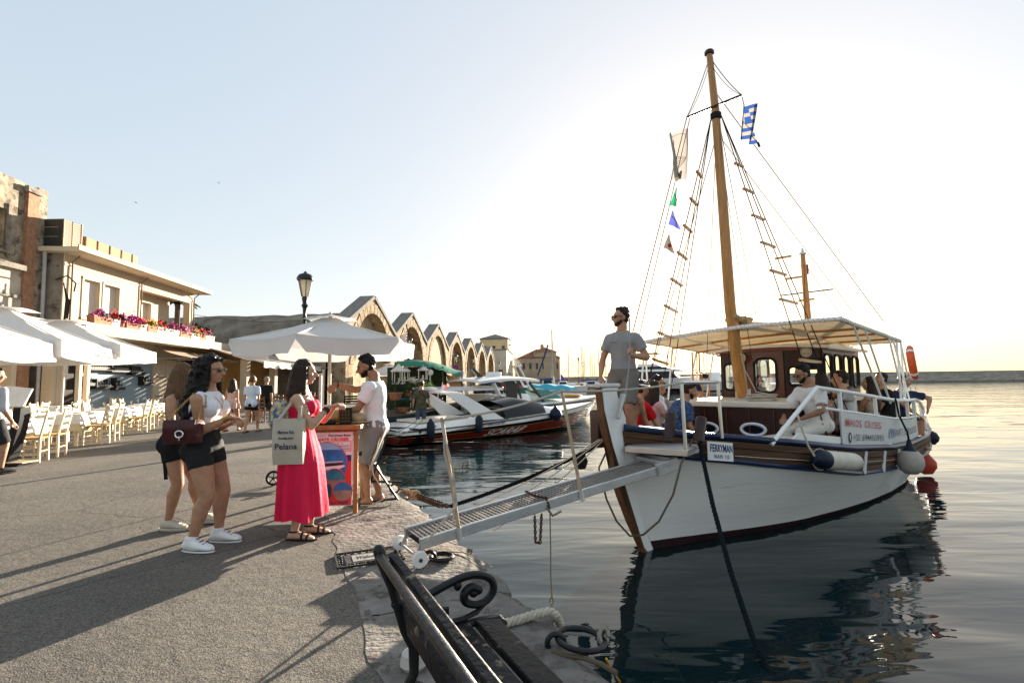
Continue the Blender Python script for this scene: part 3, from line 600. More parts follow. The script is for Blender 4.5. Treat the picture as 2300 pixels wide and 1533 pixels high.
# ---- shrouds with rungs
def line(b,p,q,r=.006,n=5): b.tube([bl(*p),bl(*q)],r*1.2,n)
hs = [hd+V(0,s*.06,0) for s in (-1,1)]
feet = {1: [(2.55,1.38,.99),(3.2,1.47,.96),(3.6,1.52,.93)],-1: [(2.0,-1.31,1.10),(2.7,-1.40,1.02),(3.2,-1.48,.97)]}
shr = MB()
for sd in (1,-1):
    for f in feet[sd]: line(shr,hd+V(0,sd*.08,0),V(f),.0065)
shr.build('shroud',WIRE,boat)
for sd in (1,-1):
    h = hd+V(0,sd*.08,0); f0,f1 = V(feet[sd][0]),V(feet[sd][1])
    for k in range(10):
        t = .17+.084*k; p,q = h+(f0-h)*t,h+(f1-h)*t; u = unit(q-p); b = MB(); b.bar(bl(*(p-u*.06)),bl(*(q+u*.06)),.04,.036); b.build('rung',MASTW,boat,bev=.003)
    for f in feet[sd]:
        h_ = hd+V(0,sd*.08,0); b = MB(); d = unit(h_-V(f)); b.tube([bl(*(V(f)+d*.02)),bl(*(V(f)+d*.30))],.014,6); b.ball(bl(*(V(f)+d*.1)),.025,6,5); b.build('turnbuckle',WIRE,boat)
# ---- stays, halyards
sty = MB()
mt = mz(128)
for q in ((spL+V(-.07,0,0)),(spR+V(-.07,0,0))): sty.tube(catenary(bl(*mt),bl(*q),.05,8),.006,5); sty.tube(catenary(bl(*(mt-V(0,0,.1))),bl(*(q+V(0,.0,0))),.09,8),.004,5)
ends = [bp(1985,722,1.5),V(7.4,-1.2,2.6),bp(1360,868,0),V(6.6,0,4.5)]
for e in ends[:2]: line(sty,mz(200),e,.005)
line(sty,mz(300),ends[0]+V(-1.2,-.2,.1),.004)
for px,py in ((1700,880),(1585,860),(1640,850)): line(sty,mz(280),bp(px,py,.3 if px > 1650 else -.5),.004)
line(sty,bp(1806,590,0),V(8.9,.5,2.7),.005); line(sty,bp(1806,590,0),V(4.4,0.6,2.78),.004); line(sty,bp(1806,590,0),V(4.4,-.7,2.78),.004)
sty.build('stay',WIRE,boat)
hal = MB()
fhal = [spL+V(-.07,0,0),V(.55,-.78,1.40)]                   # flag halyard down to the starboard bow
line(hal,fhal[0],fhal[1],.006); line(hal,fhal[0]+V(.02,.05,0),fhal[1]+V(.5,-.2,-.05),.005); line(hal,mz(300),V(1.9,-1.28,1.1),.005); hal.build('halyard',REDL,boat)
# ---- awning over the deck
A_,B_,Cc,D_ = bloc(Yp(1448,768,9.2)),bloc(Yp(1885,716,7.0)),bloc(Yp(2022,766,10.0)),bloc(Yp(1652,803,12.2))
b = MB(); P = []
for v in np.linspace(0,1,13):
    row = []
    for u in np.linspace(0,1,17):
        q = (A_*(1-u)+B_*u)*(1-v)+(D_*(1-u)+Cc*u)*v; q = q+V(0,0,.055*math.sin(math.pi*u)*(1-.4*v)-.035*math.sin(math.pi*4*v)**2*math.sin(math.pi*u)+.012*mnoise.noise(Vector((u*6,v*7,0)))); row.append(bl(*q))
    P.append(row)
b.sheet(P,.006); aw = b.build('awning',CANV,boat,angle=70)
edge = [P[0][j] for j in range(17)]; pe = [P[i][16] for i in range(13)]; be = [P[12][j] for j in range(17)]; se = [P[i][0] for i in range(13)]
for e,r in ((edge,.03),(pe,.03),(be,.022),(se,.022)): b = MB(); b.tube([q+V(0,0,.0) for q in e],r,8,round_=True); b.build('awning_frame',WHT,boat)
for v in (.25,.5,.75):
    i = int(v*12); b = MB(); b.tube([q-V(0,0,.035) for q in P[i]],.02,6); b.build('awning_rib',MASTW,boat)
for j in (4,12): b = MB(); b.tube([P[i][j]-V(0,0,.05) for i in range(13)],.02,6); b.build('awning_rib',WHT,boat)
# lashing round the front and port frame
b = MB()
for e in (edge,pe):
    for k in range(len(e)*3-3):
        i = k//3; t = (k % 3)/3; q = e[i]+(e[i+1]-e[i])*t; d = unit(e[i+1]-e[i]); o2 = unit(np.cross(d,V(0,0,1)))
        b.tube([q+(o2*math.cos(s)+V(0,0,1)*math.sin(s))*.034+d*.02*s/6 for s in np.linspace(0,6,8)],.004,4,cap=False)
b.build('awning_lashing',ROPEW,boat)
def post(p,q,r=.017,bend=None,nm='awning_post',m=None): b = MB(); b.tube([bl(*p),*( [bl(*bend)] if bend is not None else []),bl(*q)],r,8); return b.build(nm,m or WHT,boat)
RZ = .50                                                        # height of the guard rail above the cap rail
for px0,py0,px1,py1 in ((1908,724,1978,888),(1940,735,2000,905),(1990,752,2030,893),(2003,757,2042,895),(2016,763,2024,900),(2028,770,2034,902)):
    f = surf(px1,py1,-.06); i = int(np.interp(px0,[1885,2022],[0,12])); t = np.array(P[min(12,i)][16])*V(1,-1,1)
    post(t,f,bend=f+(t-f)*.12+V(0,0,.0))
for t,f in ((A_,(1.9,-1.2,1.1)),(A_,(2.6,-1.38,1.05)),((A_*.75+D_*.25),(3.2,-1.45,1.0)),((A_*.5+D_*.5),(3.9,-1.5,.95)),((A_*.5+D_*.5),(4.6,-1.5,.95)),((A_*.3+D_*.7),(4.9,-1.6,.9)),(D_,(6.4,-1.7,.92)),(D_,(7.2,-1.7,.95)),(Cc,(7.9,1.55,1.05)),((Cc*.5+D_*.5),(8.6,.3,1.15))): post(t,V(f))
# starboard boarding ladder standing behind the mast
la = [V(4.35,-1.45,2.55),V(4.75,-1.5,2.55)]; b = MB()
for q in la: b.tube([bl(*q),bl(q[0],q[1],.95)],.016,7)
for z in (1.2,1.45,1.7,1.95,2.2): b.tube([bl(*(la[0]*V(1,1,0)+V(0,0,z))),bl(*(la[1]*V(1,1,0)+V(0,0,z)))],.014,6)
for q in la: b.tube([bl(q[0]+.02,q[1]+.02,2.15),bl(q[0]+.18,q[1]+.1,2.1),bl(q[0]+.2,q[1]+.1,1.0)],.013,6)
b.build('boarding_ladder',MASTW,boat)
# ---- guard rail, port side
pts = [(1835,870),(1890,878),(1950,888),(2005,898),(2035,899),(2056,897),(2066,903)]
rail = [surf(x,y,-.05) for x,y in pts]; rail = [p for p in rail if p is not None]
last = rail[-1]
for a in np.linspace(last[0]+.5,9.9,7): rail.append(V(a,sheer_b(a)-.05,sheer_z(a)+.42))
full = rail; low = [p+V(0,0,-.26-.04*min(1,i/3)) for i,p in enumerate(rail)]
b = MB(); b.tube([bl(*p) for p in full],.028,9,round_=True); b.build('guard_rail',WHT,boat)
b = MB(); b.tube([bl(*p) for p in low],.02,8); b.build('guard_rail',WHT,boat)
f0 = surf(1732,998,-.02); b = MB(); b.tube([bl(*f0),bl(*full[0])],.028,9); b.build('rail_strut',WHT,boat)
sts = [(1885,880),(1965,890),(2015,900),(2036,900),(2051,898)]
def rail_at(a): return V(a,np.interp(a,[p[0] for p in full],[p[1] for p in full]),np.interp(a,[p[0] for p in full],[p[2] for p in full]))
for a in [surf(x,y,-.05)[0] for x,y in sts]+[7.4,7.8,8.2,8.6,9.0,9.4]:
    t = rail_at(a); b = MB(); b.bar(bl(*t),bl(a,sheer_b(a)-.04,sheer_z(a)+.0),.05,.04,(1,0,0)); b.build('rail_stanchion',WHT,boat,bev=.006)
b = MB(); sb = [V(a,-(sheer_b(a)-.05),sheer_z(a)+.35) for a in np.linspace(3.2,9.9,12)]; b.tube([bl(*p) for p in sb],.025,8); b.build('guard_rail',WHT,boat)
for p in sb[::2]: b = MB(); b.tube([bl(*p),bl(p[0],p[1],sheer_z(p[0]))],.02,7); b.build('rail_stanchion',WHT,boat)
# the low white coaming board and the side bench
b = MB(); a0,a1 = surf(1778,990,-.04)[0],surf(1895,1000,-.04)[0]
b.sheet([[bl(a,sheer_b(a)-.03,sheer_z(a)+z) for z in (0.03,(.06 if k == 0 else .17))] for k,a in enumerate(np.linspace(a0,a1,9))],.03); b.build('coaming_board',WHT,boat,smooth=False)
def bench_top(a): return sheer_z(a)+.09
bn = MB(); bn.sheet([[bl(a,l,sheer_z(2.2)+.02) for l in (sheer_b(a)-.62,sheer_b(a)-.17)] for a in np.linspace(1.45,4.2,9)],.04); bn.build('side_bench',MAHOG,boat,smooth=False)
for a in (1.5,2.4,3.3,4.1): b = MB(); b.box(bl(a,sheer_b(a)-.45,.98),(.05,.3,.24)); b.build('bench_leg',MAHOG,boat,smooth=False)
bs2 = MB(); bs2.sheet([[bl(a,-l,sheer_z(2.2)+.0) for l in (sheer_b(a)-.62,sheer_b(a)-.12)] for a in np.linspace(.75,4.2,9)],.04); bs2.build('side_bench',MAHOG,boat,smooth=False)
# bow platform with its hand rail, and the mooring bitts
pc = [ba(1393,1004,-.25),ba(1478,1016,-.25)]
c = (bp(1436,1012,.45)); PZ = 1.24
b = MB(); plf = [(-.42,.10),(-.30,.78),(.22,.70),(.22,.10)]; b.loft([[bl(a,l,PZ-.035) for a,l in plf],[bl(a,l,PZ+.03) for a,l in plf]]); plat = b.build('bow_platform',STEEL,boat,smooth=False,bev=.006)
b = MB(); b.loft([[bl(a*.9,.1+(l-.1)*.93,PZ+.031) for a,l in plf],[bl(a*.9,.1+(l-.1)*.93,PZ+.036) for a,l in plf]]); b.build('tread_plate',ALU,plat,smooth=False)
p0,p1 = V(-.28,.76,PZ),V(.5,.80,1.33); q0,q1 = bz(1476,850,1.98),None
zt = 1.97
b = MB(); b.tube([bl(*p0),bl(p0[0]-.0,p0[1]-.02,zt)],.02,8); b.tube([bl(*p1),bl(p1[0],p1[1]-.02,zt)],.02,8); b.tube([bl(p0[0],p0[1]-.02,zt),bl(p1[0],p1[1]-.02,zt)],.02,8,round_=True); b.build('hand_rail',STEEL,boat)
def bitt(x0,y0,x1,y1,l,r=.06):
    p,q = bp(x0,y0,l),bp(x1,y1,l); b = MB(); b.tube([bl(*q),bl(*(p+(q-p)*.1)),bl(*p)],[r,r*1.02,r*.8],9); b.build('mooring_bitt',MAHOG,boat,smooth=True,bev=.006)
bitt(1508,926,1502,985,.55); bitt(1576,936,1569,992,.78)
for a,l in ((.05,-.62),(.22,-.72)): b = MB(); b.bar(bl(a,l,1.15),bl(a+.02,l-.02,1.62),.13,.12,(1,0,0)); b.build('mooring_bitt',MAHOG,boat,bev=.01)
# name plate and letters on the bulwark
NAVY = mat('navy_lettering',(.012,.03,.12),.5,.05); REDP = mat('red_lettering',(.55,.05,.035),.5,.05); PRINT = mat('dark_lettering',(.03,.04,.07),.5,.05)
pa,pb = surf(1586,1000,.03),surf(1644,1026,.03)
def onside(a,z,off): return bl(a,sheer_b(a)+off,z)
aa,ab = surf(1587,1014,.03)[0],surf(1645,1014,.03)[0]; za = surf(1615,1013,.03)[2]; hh = .105; slope = (surf(1645,1028,.03)[2]-surf(1587,1024,.03)[2])/(ab-aa)
plz = lambda a: za+slope*(a-(aa+ab)/2)
b = MB(); b.sheet([[onside(a,plz(a)+z,.028) for z in (-hh,hh)] for a in np.linspace(aa,ab,8)],-.012); npl = b.build('name_plate',WHT,boat,smooth=False)
am = (aa+ab)/2
def plate_fn(dz,wd,txt,sz,off=.046):
    t = text_mb(txt,sz); k = wd*(ab-aa)/(max(q[0] for q in t.v)*2)
    return lambda q: onside(am+q[0]*k,plz(am+q[0]*k)+dz+q[1],off)
lettering('FERRYMAN',.115,NAVY,0,V(1,0,0),V(0,1,0),npl,bold=.0025,fn=plate_fn(.03,.88,'FERRYMAN',.115))
lettering('N.A.N.  115',.062,NAVY,0,V(1,0,0),V(0,1,0),npl,bold=.001,fn=plate_fn(-.06,.6,'N.A.N.  115',.062))
b = MB()
for q in (-.02,.02): pass
b.tube([onside(a,sheer_z(a)-.17,.035) for a in np.linspace(ab+.02,4.6,20)],.005,5); b.build('lanyard',ROPEW,boat)

# ---- the printed banner tied under the lower rail
BAN = mat('white_vinyl_banner',(.76,.75,.73),.45,.05,2,.25,7,trans=.15)
a0,a1 = surf(1893,970,-.0)[0],surf(2061,965,0)[0]
def low_z(a): return np.interp(a,[p[0] for p in low],[p[2] for p in low])
def ban(a,v,off=.0): return bw(a,sheer_b(a)-.01+off+.012*math.sin(a*9)*(.3+v),sheer_z(a)+.06+(low_z(a)-.02-sheer_z(a)-.06)*v)
am_ = (a0+a1)/2
b = MB(); b.sheet([[ban(a,v) for v in np.linspace(0,1,5)] for a in np.linspace(a0,a1,40)],.004); bann = b.build('banner',BAN,None,angle=70); tag(bann,'white vinyl banner with cruise lettering tied along the boat rail','banner')
mid = surf(1993,970,0)[0]
def bfn(ac,vc,k): return lambda q: ban(ac+q[0]*k,vc+q[1]/.30,.014)
for txt,sz,m,vc,px0,px1 in (('MANOS CRUISES',.10,REDP,.68,1899,1979),('+30 6944965993',.09,PRINT,.24,1917,1982),('PRIVATE',.135,PRINT,.42,2001,2028),('CRUISES',.135,PRINT,.42,2033,2059)):
    t = text_mb(txt,1,spacing=1.25); wx = max(q[0] for q in t.v)*2; s0,s1 = surf(px0,972,0)[0],surf(px1,970,0)[0]
    lettering(txt,sz,m,0,V(1,0,0),V(0,1,0),bann,bold=.0005,spacing=1.25,fn=bfn((s0+s1)/2,vc,(s1-s0)/(wx*sz)))
ac = surf(1909,992,0)[0]; b = MB(); b.add([ban(ac+.05*math.cos(t),.24+.05*math.sin(t)/.3,.013) for t in np.linspace(0,2*math.pi,17)[:-1]],[tuple(range(16))]); b.build('phone_symbol',PRINT,bann,smooth=False)
b = MB(); b.tube([ban(ac+.026*math.cos(t),.24+.026*math.sin(t)/.3,.016) for t in np.linspace(2.2,4.6,7)],.007,5); b.build('handset',WHT,bann)
ac = surf(1996,975,0)[0]; b = MB()
for k in range(3): b.add([ban(ac+(.08+.10*k)+q[0],.42+q[1]/.3,.013) for q in ((-.05,-.05),(.03,-.06),(.06,.06),(-.01,.03))],[(0,1,2,3)])
b.build('boat_symbol',mat('grey_blue_print',(.35,.42,.5),.5),bann,smooth=False)
# ---- fenders, life ring, cushion, coils
FEN = mat('cream_fender',(.60,.55,.47),.5,.15,4,.2,12,wear=((.3,.25,.2),.38,5)); GREYF = mat('grey_fender',(.40,.36,.32),.55,.14,5,.4,14,wear=((.2,.17,.15),.35,6)); NAVR = mat('navy_rubber',(.007,.012,.028),.5,.2,spec=.25)
def fender(nm,lb,prof,o,ax,m,ends=None,group=None):
    """lathe profile along an axis; ends = dark rubber caps (profile)"""
    root = thing(nm,lb,'fender',o,0,group); b = MB(); b.lathe(prof,(0,0,0),20,ax); b.build('body',m,root)
    for e in ends or []: b = MB(); b.lathe(e,(0,0,0),18,ax); b.build('end_cap',NAVR,root)
    return root
P0,P1 = surf(1842,1031,.19),surf(1922,1037,.19); w0,w1 = bw(*P0),bw(*P1); L_ = np.linalg.norm(w1-w0); ax = unit(w1-w0); R_ = .115
fd = fender('cylinder_fender','long white cylinder fender with navy ends lying along the hull',[(.0,.0),(R_*.9,.02),(R_,.08),(R_,L_-.08),(R_*.9,L_-.02),(0,L_)],w0,ax,FEN,
       [[(0,-.14),(.04,-.13),(.09,-.06),(R_*1.01,.01),(R_*1.015,.10),(0,.1)]])
b = MB(); rp = [bw(*surf(1792,932,.0)),bw(*surf(1800,960,.08)),bw(*surf(1815,1000,.14)),w0-ax*.12+V(0,0,.03)]; b.tube([q-w0 for q in rp],.012,6)
b.tube([V(.1*math.cos(t),0,.13*math.sin(t)) @ rot3('Z',0).T*1.0 for t in np.linspace(0,6.28,15)],.006,5); b.build('rope',ROPEW,fd)
pb_ = surf(2045,1036,.19); c = bw(*pb_)
fd = fender('ball_fender','big grey ball fender hanging on a black rope by the banner',[(0,-.20),(.085,-.185),(.148,-.13),(.178,-.05),(.178,.03),(.155,.105),(.105,.165),(.05,.2),(0,.2)],c,V(0,0,1),GREYF,[[(.11,.155),(.085,.19),(.05,.235),(.032,.30),(.025,.34),(0,.345)]])
top = bw(*surf(2011,895,.0)); b = MB(); rope_mb(b,[V(0,0,.32),V(-.03,-.02,.45),(top-c)*.75+V(0,0,-.03),top-c],.015,turns=12); b.build('rope',ROPEB,fd)
c = bw(9.15,1.72,.48)
def bz_at(px,py,Y): return Yp(px,py,Y)
c = bz_at(2079,1043,10.6); fender('red_fender','red pear fender low behind the grey ball fender',[(0,-.2),(.13,-.16),(.19,-.02),(.17,.09),(.09,.17),(.04,.22),(0,.24)],c,V(.2,0,1),mat('red_fender_skin',(.42,.045,.02),.45,.2),group=None)
c = bz_at(2090,983,11.2); fd = fender('dark_blue_buoy','dark blue ball buoy hanging off the stern by two cords',[(0,-.15),(.10,-.12),(.15,-.03),(.15,.05),(.09,.13),(0,.16)],c,unit(V(.3,0,1)),NAVR)
b = MB(); b.tube([V(0,0,.14),V(-.25,.1,1.0)],.006,5); b.tube([V(.03,0,.14),V(-.18,.1,1.1)],.006,5); b.build('rope',ROPEW,fd)
c = bz_at(2048,814,11.0); lr = thing('life_ring','orange life ring hung at the stern of the excursion boat','life ring',c)
fx = unit(V(.62,.78,.0)); up = unit(V(-.12,0,1)); b = MB(); b.tube([(fx*math.cos(t)+up*math.sin(t))*.30 for t in np.linspace(0,2*math.pi,33)],.075,12,cap=False); b.build('ring',mat('orange_ring',(.62,.10,.03),.5,.12),lr)
for t in (.8,2.37,3.94,5.5): b = MB(); b.tube([(fx*math.cos(t+d)+up*math.sin(t+d))*.30 for d in (-.09,0,.09)],.079,12); b.build('band',WHT,lr)
cu = MB(); aa_ = np.linspace(1.5,3.0,8); cu.sheet([[bw(a,l,sheer_z(2.2)+.10+.03*math.sin(math.pi*(k/7))) for l in np.linspace(sheer_b(a)-.64,sheer_b(a)-.16,4)] for k,a in enumerate(aa_)],-.085); co = cu.build('seat_cushion',CREAMC,bev=.03); tag(co,'long cream seat cushion on the port side bench of the boat','cushion')
def coil(nm,lb,c,r,n_,m,rr_=.009,tail=None):
    b = MB(); pts = []; R2 = np.random.default_rng(5)
    for t in np.linspace(0,n_*2*math.pi,n_*18): k = r*(1+.25*math.sin(t*.37)); pts.append(V(c)+V(k*math.cos(t),k*.8*math.sin(t),.012*(t/6.28)+.01*math.sin(t*1.7)+.012))
    if tail: pts += [V(q) for q in tail]
    b.tube(pts,rr_,6); return tag(b.build(nm,m),lb,'rope')
coil('rope_coil','loose coil of white rope at the foot of the boat mast',bw(2.72,.45,TZ+.07),.17,7,ROPEW,tail=[bw(2.9,.3,TZ+.2),bw(2.95,.12,TZ+.55),bw(2.88,.1,TZ+.8)])
# ---- flags
def flag(nm,lb,pts,u,v,m,cells=None,cat='flag',th=.004,amp=.05,ph=0.):
    """cloth between hoist pts[0]->pts[1] (top, bottom) and fly pts[2], pts[3]; u x v grid with ripples; cells(u,v)->material slot"""
    tl,bl_,tr,br = [V(p) for p in pts]; N = unit(np.cross(tr-tl,bl_-tl)); P = []
    for i in range(u+1):
        s = i/u; row = []
        for j in range(v+1):
            t = j/v; q = (tl*(1-s)+tr*s)*(1-t)+(bl_*(1-s)+br*s)*t; row.append(q+N*amp*math.sin(s*7+t*2.5+ph)*min(1,s*2.5+.15))
        P.append(row)
    b = MB(); b.grid(P)
    if cells:
        b.m = [cells((i+.5)/u,(j+.5)/v) for i in range(u) for j in range(v)]
    o = b.build(nm,m,None,angle=80); return tag(o,lb,cat),P
FW = mat('white_flag_cloth',(.36,.33,.30),.85,.06,6,trans=.35); FB = mat('blue_flag_cloth',(.025,.07,.25),.85,.1,6,trans=.4); FG = mat('green_flag_cloth',(.02,.22,.10),.85,.1,6,trans=.45); FV = mat('violet_blue_flag_cloth',(.07,.08,.36),.85,.1,6,trans=.45); FR = mat('red_flag_print',(.5,.06,.05),.85,.1,trans=.3); FC = mat('cream_pennant_cloth',(.20,.17,.15),.85,.1,6,trans=.2); FP = mat('brown_flag_print',(.16,.11,.09),.85,.1,trans=.3)
Dp = np.linalg.norm((bw(*spR)-_C)[:2])*0+bw(*spR)[1]
def fp(x,y,Y): return Yp(x,y,Y)
YR = bw(*spR)[1]; YL = bw(*spL)[1]
gf,GP = flag('greek_flag','blue and white striped flag with a cross canton hanging from the port spreader',[fp(1672,233,YR),fp(1664,313,YR),fp(1700,240,YR+.1),fp(1702,322,YR+.2)],18,27,[FW,FB],lambda u,v: (1 if int(v*9) % 2 == 0 else 0) if not (u < .37 and v < 5/9) else (0 if (abs(u-.185) < .04 or abs(v-2.5/9) < .05) else 1),amp=.085)
b = MB(); b.tube([fp(1667,218,YR),fp(1671,236,YR),fp(1665,314,YR)],.006,5); b.tube([fp(1702,320,YR+.2),fp(1706,330,YR+.2)],.02,6); b.build('toggle',WIRE,gf)
wf,WP = flag('company_flag','large white flag printed with a brown hull drawing, flying from the starboard spreader',[fp(1546,290,YL),fp(1541,403,YL),fp(1500,300,YL-.2),fp(1506,405,YL-.3)],12,12,[FW],amp=.10)
WPa = np.array(WP)
def onflag(u,v,off=-.004):
    i,j = u*12,v*12; i0,j0 = min(11,int(i)),min(11,int(j)); fu,fv = i-i0,j-j0
    return (WPa[i0,j0]*(1-fu)*(1-fv)+WPa[i0+1,j0]*fu*(1-fv)+WPa[i0,j0+1]*(1-fu)*fv+WPa[i0+1,j0+1]*fu*fv)+unit(_C*0+V(-.2,-1,.1))*.012
b = MB()
for k in range(5): b.tube([onflag(.5+.36*math.cos(t)*(1-.12*k),.52+.20*math.sin(t)*(1-.25*k)) for t in np.linspace(.2,2.9,11)],.004,4)
b.tube([onflag(.5+.4*math.cos(t),.42+.36*math.sin(t)) for t in np.linspace(0,6.28,25)],.004,4,cap=False); b.tube([onflag(.55,.15),onflag(.5,.75)],.005,4); b.build('hull_drawing',FP,wf)
lettering('MAN',.16,FP,0,V(1,0,0),V(0,1,0),wf,bold=.006,fn=lambda q: onflag(min(.97,max(.03,.5+q[0]*1.7)),min(.99,.9-q[1]*1.3)))
for nm,lb,tri,m in (('green_pennant','small green pennant below the white flag on the halyard',((1519,421),(1504,462),(1520,463)),FG),('blue_pennant','violet blue pennant with pale writing on the halyard',((1510,473),(1501,504),(1530,516)),FV),('white_pennant','cream pennant with a red mark, lowest on the halyard',((1502,526),(1490,556),(1516,570)),FC)):
    q = [fp(x,y,YL-.3) for x,y in tri]; o,PP = flag(nm,lb,[q[0],q[0]+(q[1]-q[0])*1.,q[0]+V(.01,0,-.01),q[2]],6,6,[m],cat='pennant',amp=.02)
    b = MB(); cc = (q[0]+q[1]*1.2+q[2]*1.2)/3.4+V(0,-.03,0); d = unit(q[2]-q[0])
    if m is FC: b.ball(cc,(.03,.006,.035),8,6); b.build('red_mark',FR,o)
    else: b.tube([cc-d*.1,cc+V(.03,0,0),cc+d*.1],.008,5); b.build('white_print',FW,o)
# ---- mooring lines
b = MB(); rope_mb(b,[bw(.12,.66,1.37),bw(.10,.72,1.33),G(1600,1130,0)*0+Yp(1600,1130,5.0),Yp(1640,1280,4.45),Yp(1690,1430,3.95),Yp(1760,1575,3.5),Yp(1790,1640,3.3)],.023,turns=7)
o = b.build('mooring_rope',mat('dark_green_rope',(.006,.012,.014),.9,.3,20,.4,90,spec=.1)); tag(o,'thick dark mooring rope dropping from the port bow into the water','rope')
b = MB(); b.tube([bw(.12,.64,1.34),Yp(1530,1040,5.35),Yp(1512,1110,5.3),Yp(1480,1170,5.3),Yp(1445,1200,5.35),Yp(1415,1203,5.4),Yp(1385,1170,5.5),Yp(1362,1120,5.6),Yp(1345,1050,5.7),bw(-.45,-.12,1.2)],.011,7); tag(b.build('slack_line',mat('brown_line',(.10,.08,.06),.8)),'thin slack line looping under the bow of the white boat','rope')

# ================================================================== things on the quay in front
IRON = mat('black_cast_iron',(.008,.009,.011),.42,.3,10,.25,40,spec=.3,coat=.08); RUST = mat('rusty_iron',(.06,.03,.018),.85,.5,12,.6,40)
# ---- gangway
lo_n,lo_f = V(-.735,4.06,.185),V(-.915,4.36,.19); up_n,up_f = V(1.62,5.52,.50),V(1.40,5.86,.52)
gr = thing('gangway','aluminium gangway with slotted treads sloping from the quay up to the bow','gangway',lo_n*V(1,1,0))
O = lo_n*V(1,1,0); A0,A1,Bn0,Bn1 = lo_n-O,lo_f-O,up_n-O,up_f-O; ud = unit(Bn0-A0); wd = unit(A1-A0); nd = unit(np.cross(ud,wd)); nd = nd if nd[2] > 0 else -nd; Lg = np.linalg.norm(Bn0-A0); Wg = np.linalg.norm(A1-A0)
def gp(u,v,n=0): return A0+ud*u+wd*v+nd*n
for v in (0,Wg): b = MB(); b.bar(gp(0,v,-.025),gp(Lg,v,-.025),.03,.085,nd); b.build('side_rail',ALU,gr,smooth=False,bev=.006)
TREAD = mat('worn_tread_plate',(.23,.21,.185),.6,.15,8,.2,40,metal=.4)
npan = 9; pl = (Lg-.04)/npan
def tread():
    b = MB(); nx,ny = 8,6; w_ = Wg-.045; sx,sy = pl/nx,w_/ny; t = .008
    for i in range(nx+1): b.box(((i)*sx-pl/2 if i not in (0,nx) else (-pl/2+.008 if i == 0 else pl/2-.008),0,0),(sx*.42 if i not in (0,nx) else .014,w_,t))
    for j in range(ny+1): b.box((0,-w_/2+j*sy,-.0025),(pl-.008,sy*.5,t-.004))
    return b.mesh('tread',TREAD,False)
tm = tread(); Rg_ = Matrix((tuple(ud),tuple(wd),tuple(nd))).transposed().to_euler()
for k in range(npan): inst('tread',tm,gr,gp(.02+(k+.5)*pl,Wg/2,.0),Rg_)
b = MB(); b.add([gp(.02,.02,-.05),gp(Lg-.02,.02,-.05),gp(Lg-.02,Wg-.02,-.05),gp(.02,Wg-.02,-.05)],[(0,1,2,3)])
for k in range(12): b.bar(gp(.1+k*(Lg-.2)/11,.02,-.06),gp(.1+k*(Lg-.2)/11,Wg-.02,-.06),.03,.02,nd)
b.build('cross_bearers',mat('dark_underside',(.03,.03,.03),.8),gr,smooth=False)
b = MB(); b.bar(gp(Lg-.05,-.05,.03),gp(Lg+.02,Wg+.08,.03),.1,.05,nd); b.bar(gp(Lg-.16,-.015,-.02),gp(Lg+.14,-.015,.0),.05,.13,nd); b.build('hinge_end',ALU,gr,smooth=False,bev=.006)
WHP = mat('white_nylon_wheel',(.72,.71,.68),.4,.05)
for v,nm in ((-.055,1),(Wg+.05,0)):
    c = gp(-.03,v,-.115); wh = MB(); wh.lathe([(0,-.02),(.058,-.02),(.062,-.014),(.062,.014),(.058,.02),(0,.02)],c,24,wd); w_ = wh.build('wheel',WHP,gr); a = MB(); a.lathe([(0,-.03),(.014,-.03),(.014,.03),(0,.03)],c,10,wd); a.build('axle',RUST,w_)
b = MB(); b.tube([gp(-.03,-.06,-.115),gp(-.03,Wg+.06,-.115)],.01,6); b.bar(gp(.02,.01,-.03),gp(-.03,.01,-.12),.03,.012,wd); b.bar(gp(.02,Wg-.01,-.03),gp(-.03,Wg-.01,-.12),.03,.012,wd); b.build('wheel_bracket',ALU,gr,smooth=False)
POSTM = mat('tan_stanchion_paint',(.40,.31,.21),.6,.2,8)
def stan(px,py,base_u,tx,ty):
    f = gp(base_u,-.025,-.05); dv = (f+O)[1]; t = Yp(tx,ty,dv)-O; b = MB(); b.tube([f,f+(t-f)*.985,t],[.017,.014,.012],10); b.ball(t,.02,8,6); s = b.build('stanchion',POSTM,gr)
    b = MB(); b.cyl(f-unit(t-f)*.03,f+unit(t-f)*.07,.026); b.build('socket',ALU,s); return t,f
u1 = .40; t1,f1 = stan(0,0,.33,993,942); t2,f2 = stan(0,0,1.60,1262,878)
ropes = MB(); hr = bw(-.28,.76,1.97)-O
ropes.tube(catenary(t1,t2,.035),.011,7); ropes.tube(catenary(t2,hr,.03),.011,7); ropes.tube([t1,t1+V(.012,-.02,-.1),t1+(f1-t1)*.4+V(.03,-.03,0),t1+(f1-t1)*.75+V(.015,-.03,.02),gp(.06,-.03,.0),gp(.0,.0,-.02)],.009,6); ropes.tube([t1+V(.01,0,0),t1+(f1-t1)*.3+V(-.02,-.02,0),t1+(f1-t1)*.6+V(.02,-.03,0),f1+V(-.05,-.03,.1)],.008,6)
ropes.build('hand_rope',ROPEW,gr)
def chain(b,pts,r=.006,ln=.034):
    pts = [V(p) for p in pts]; seg = np.cumsum([0]+[np.linalg.norm(pts[i+1]-pts[i]) for i in range(len(pts)-1)]); n = int(seg[-1]/(ln*.72))
    for k in range(n):
        s = (k+.5)/n*seg[-1]; q = V(*[np.interp(s,seg,[p[i] for p in pts]) for i in range(3)]); q2 = V(*[np.interp(s+.01,seg,[p[i] for p in pts]) for i in range(3)]); d = unit(q2-q) if np.linalg.norm(q2-q) > 1e-5 else V(0,0,1)
        x = unit(np.cross(d,V(.3,.5,.1))); y = np.cross(d,x); x = x if k % 2 else y
        b.tube([q+d*ln*.5*math.cos(t)+x*ln*.3*math.sin(t) for t in np.linspace(0,6.283,9)],r,5,cap=False)
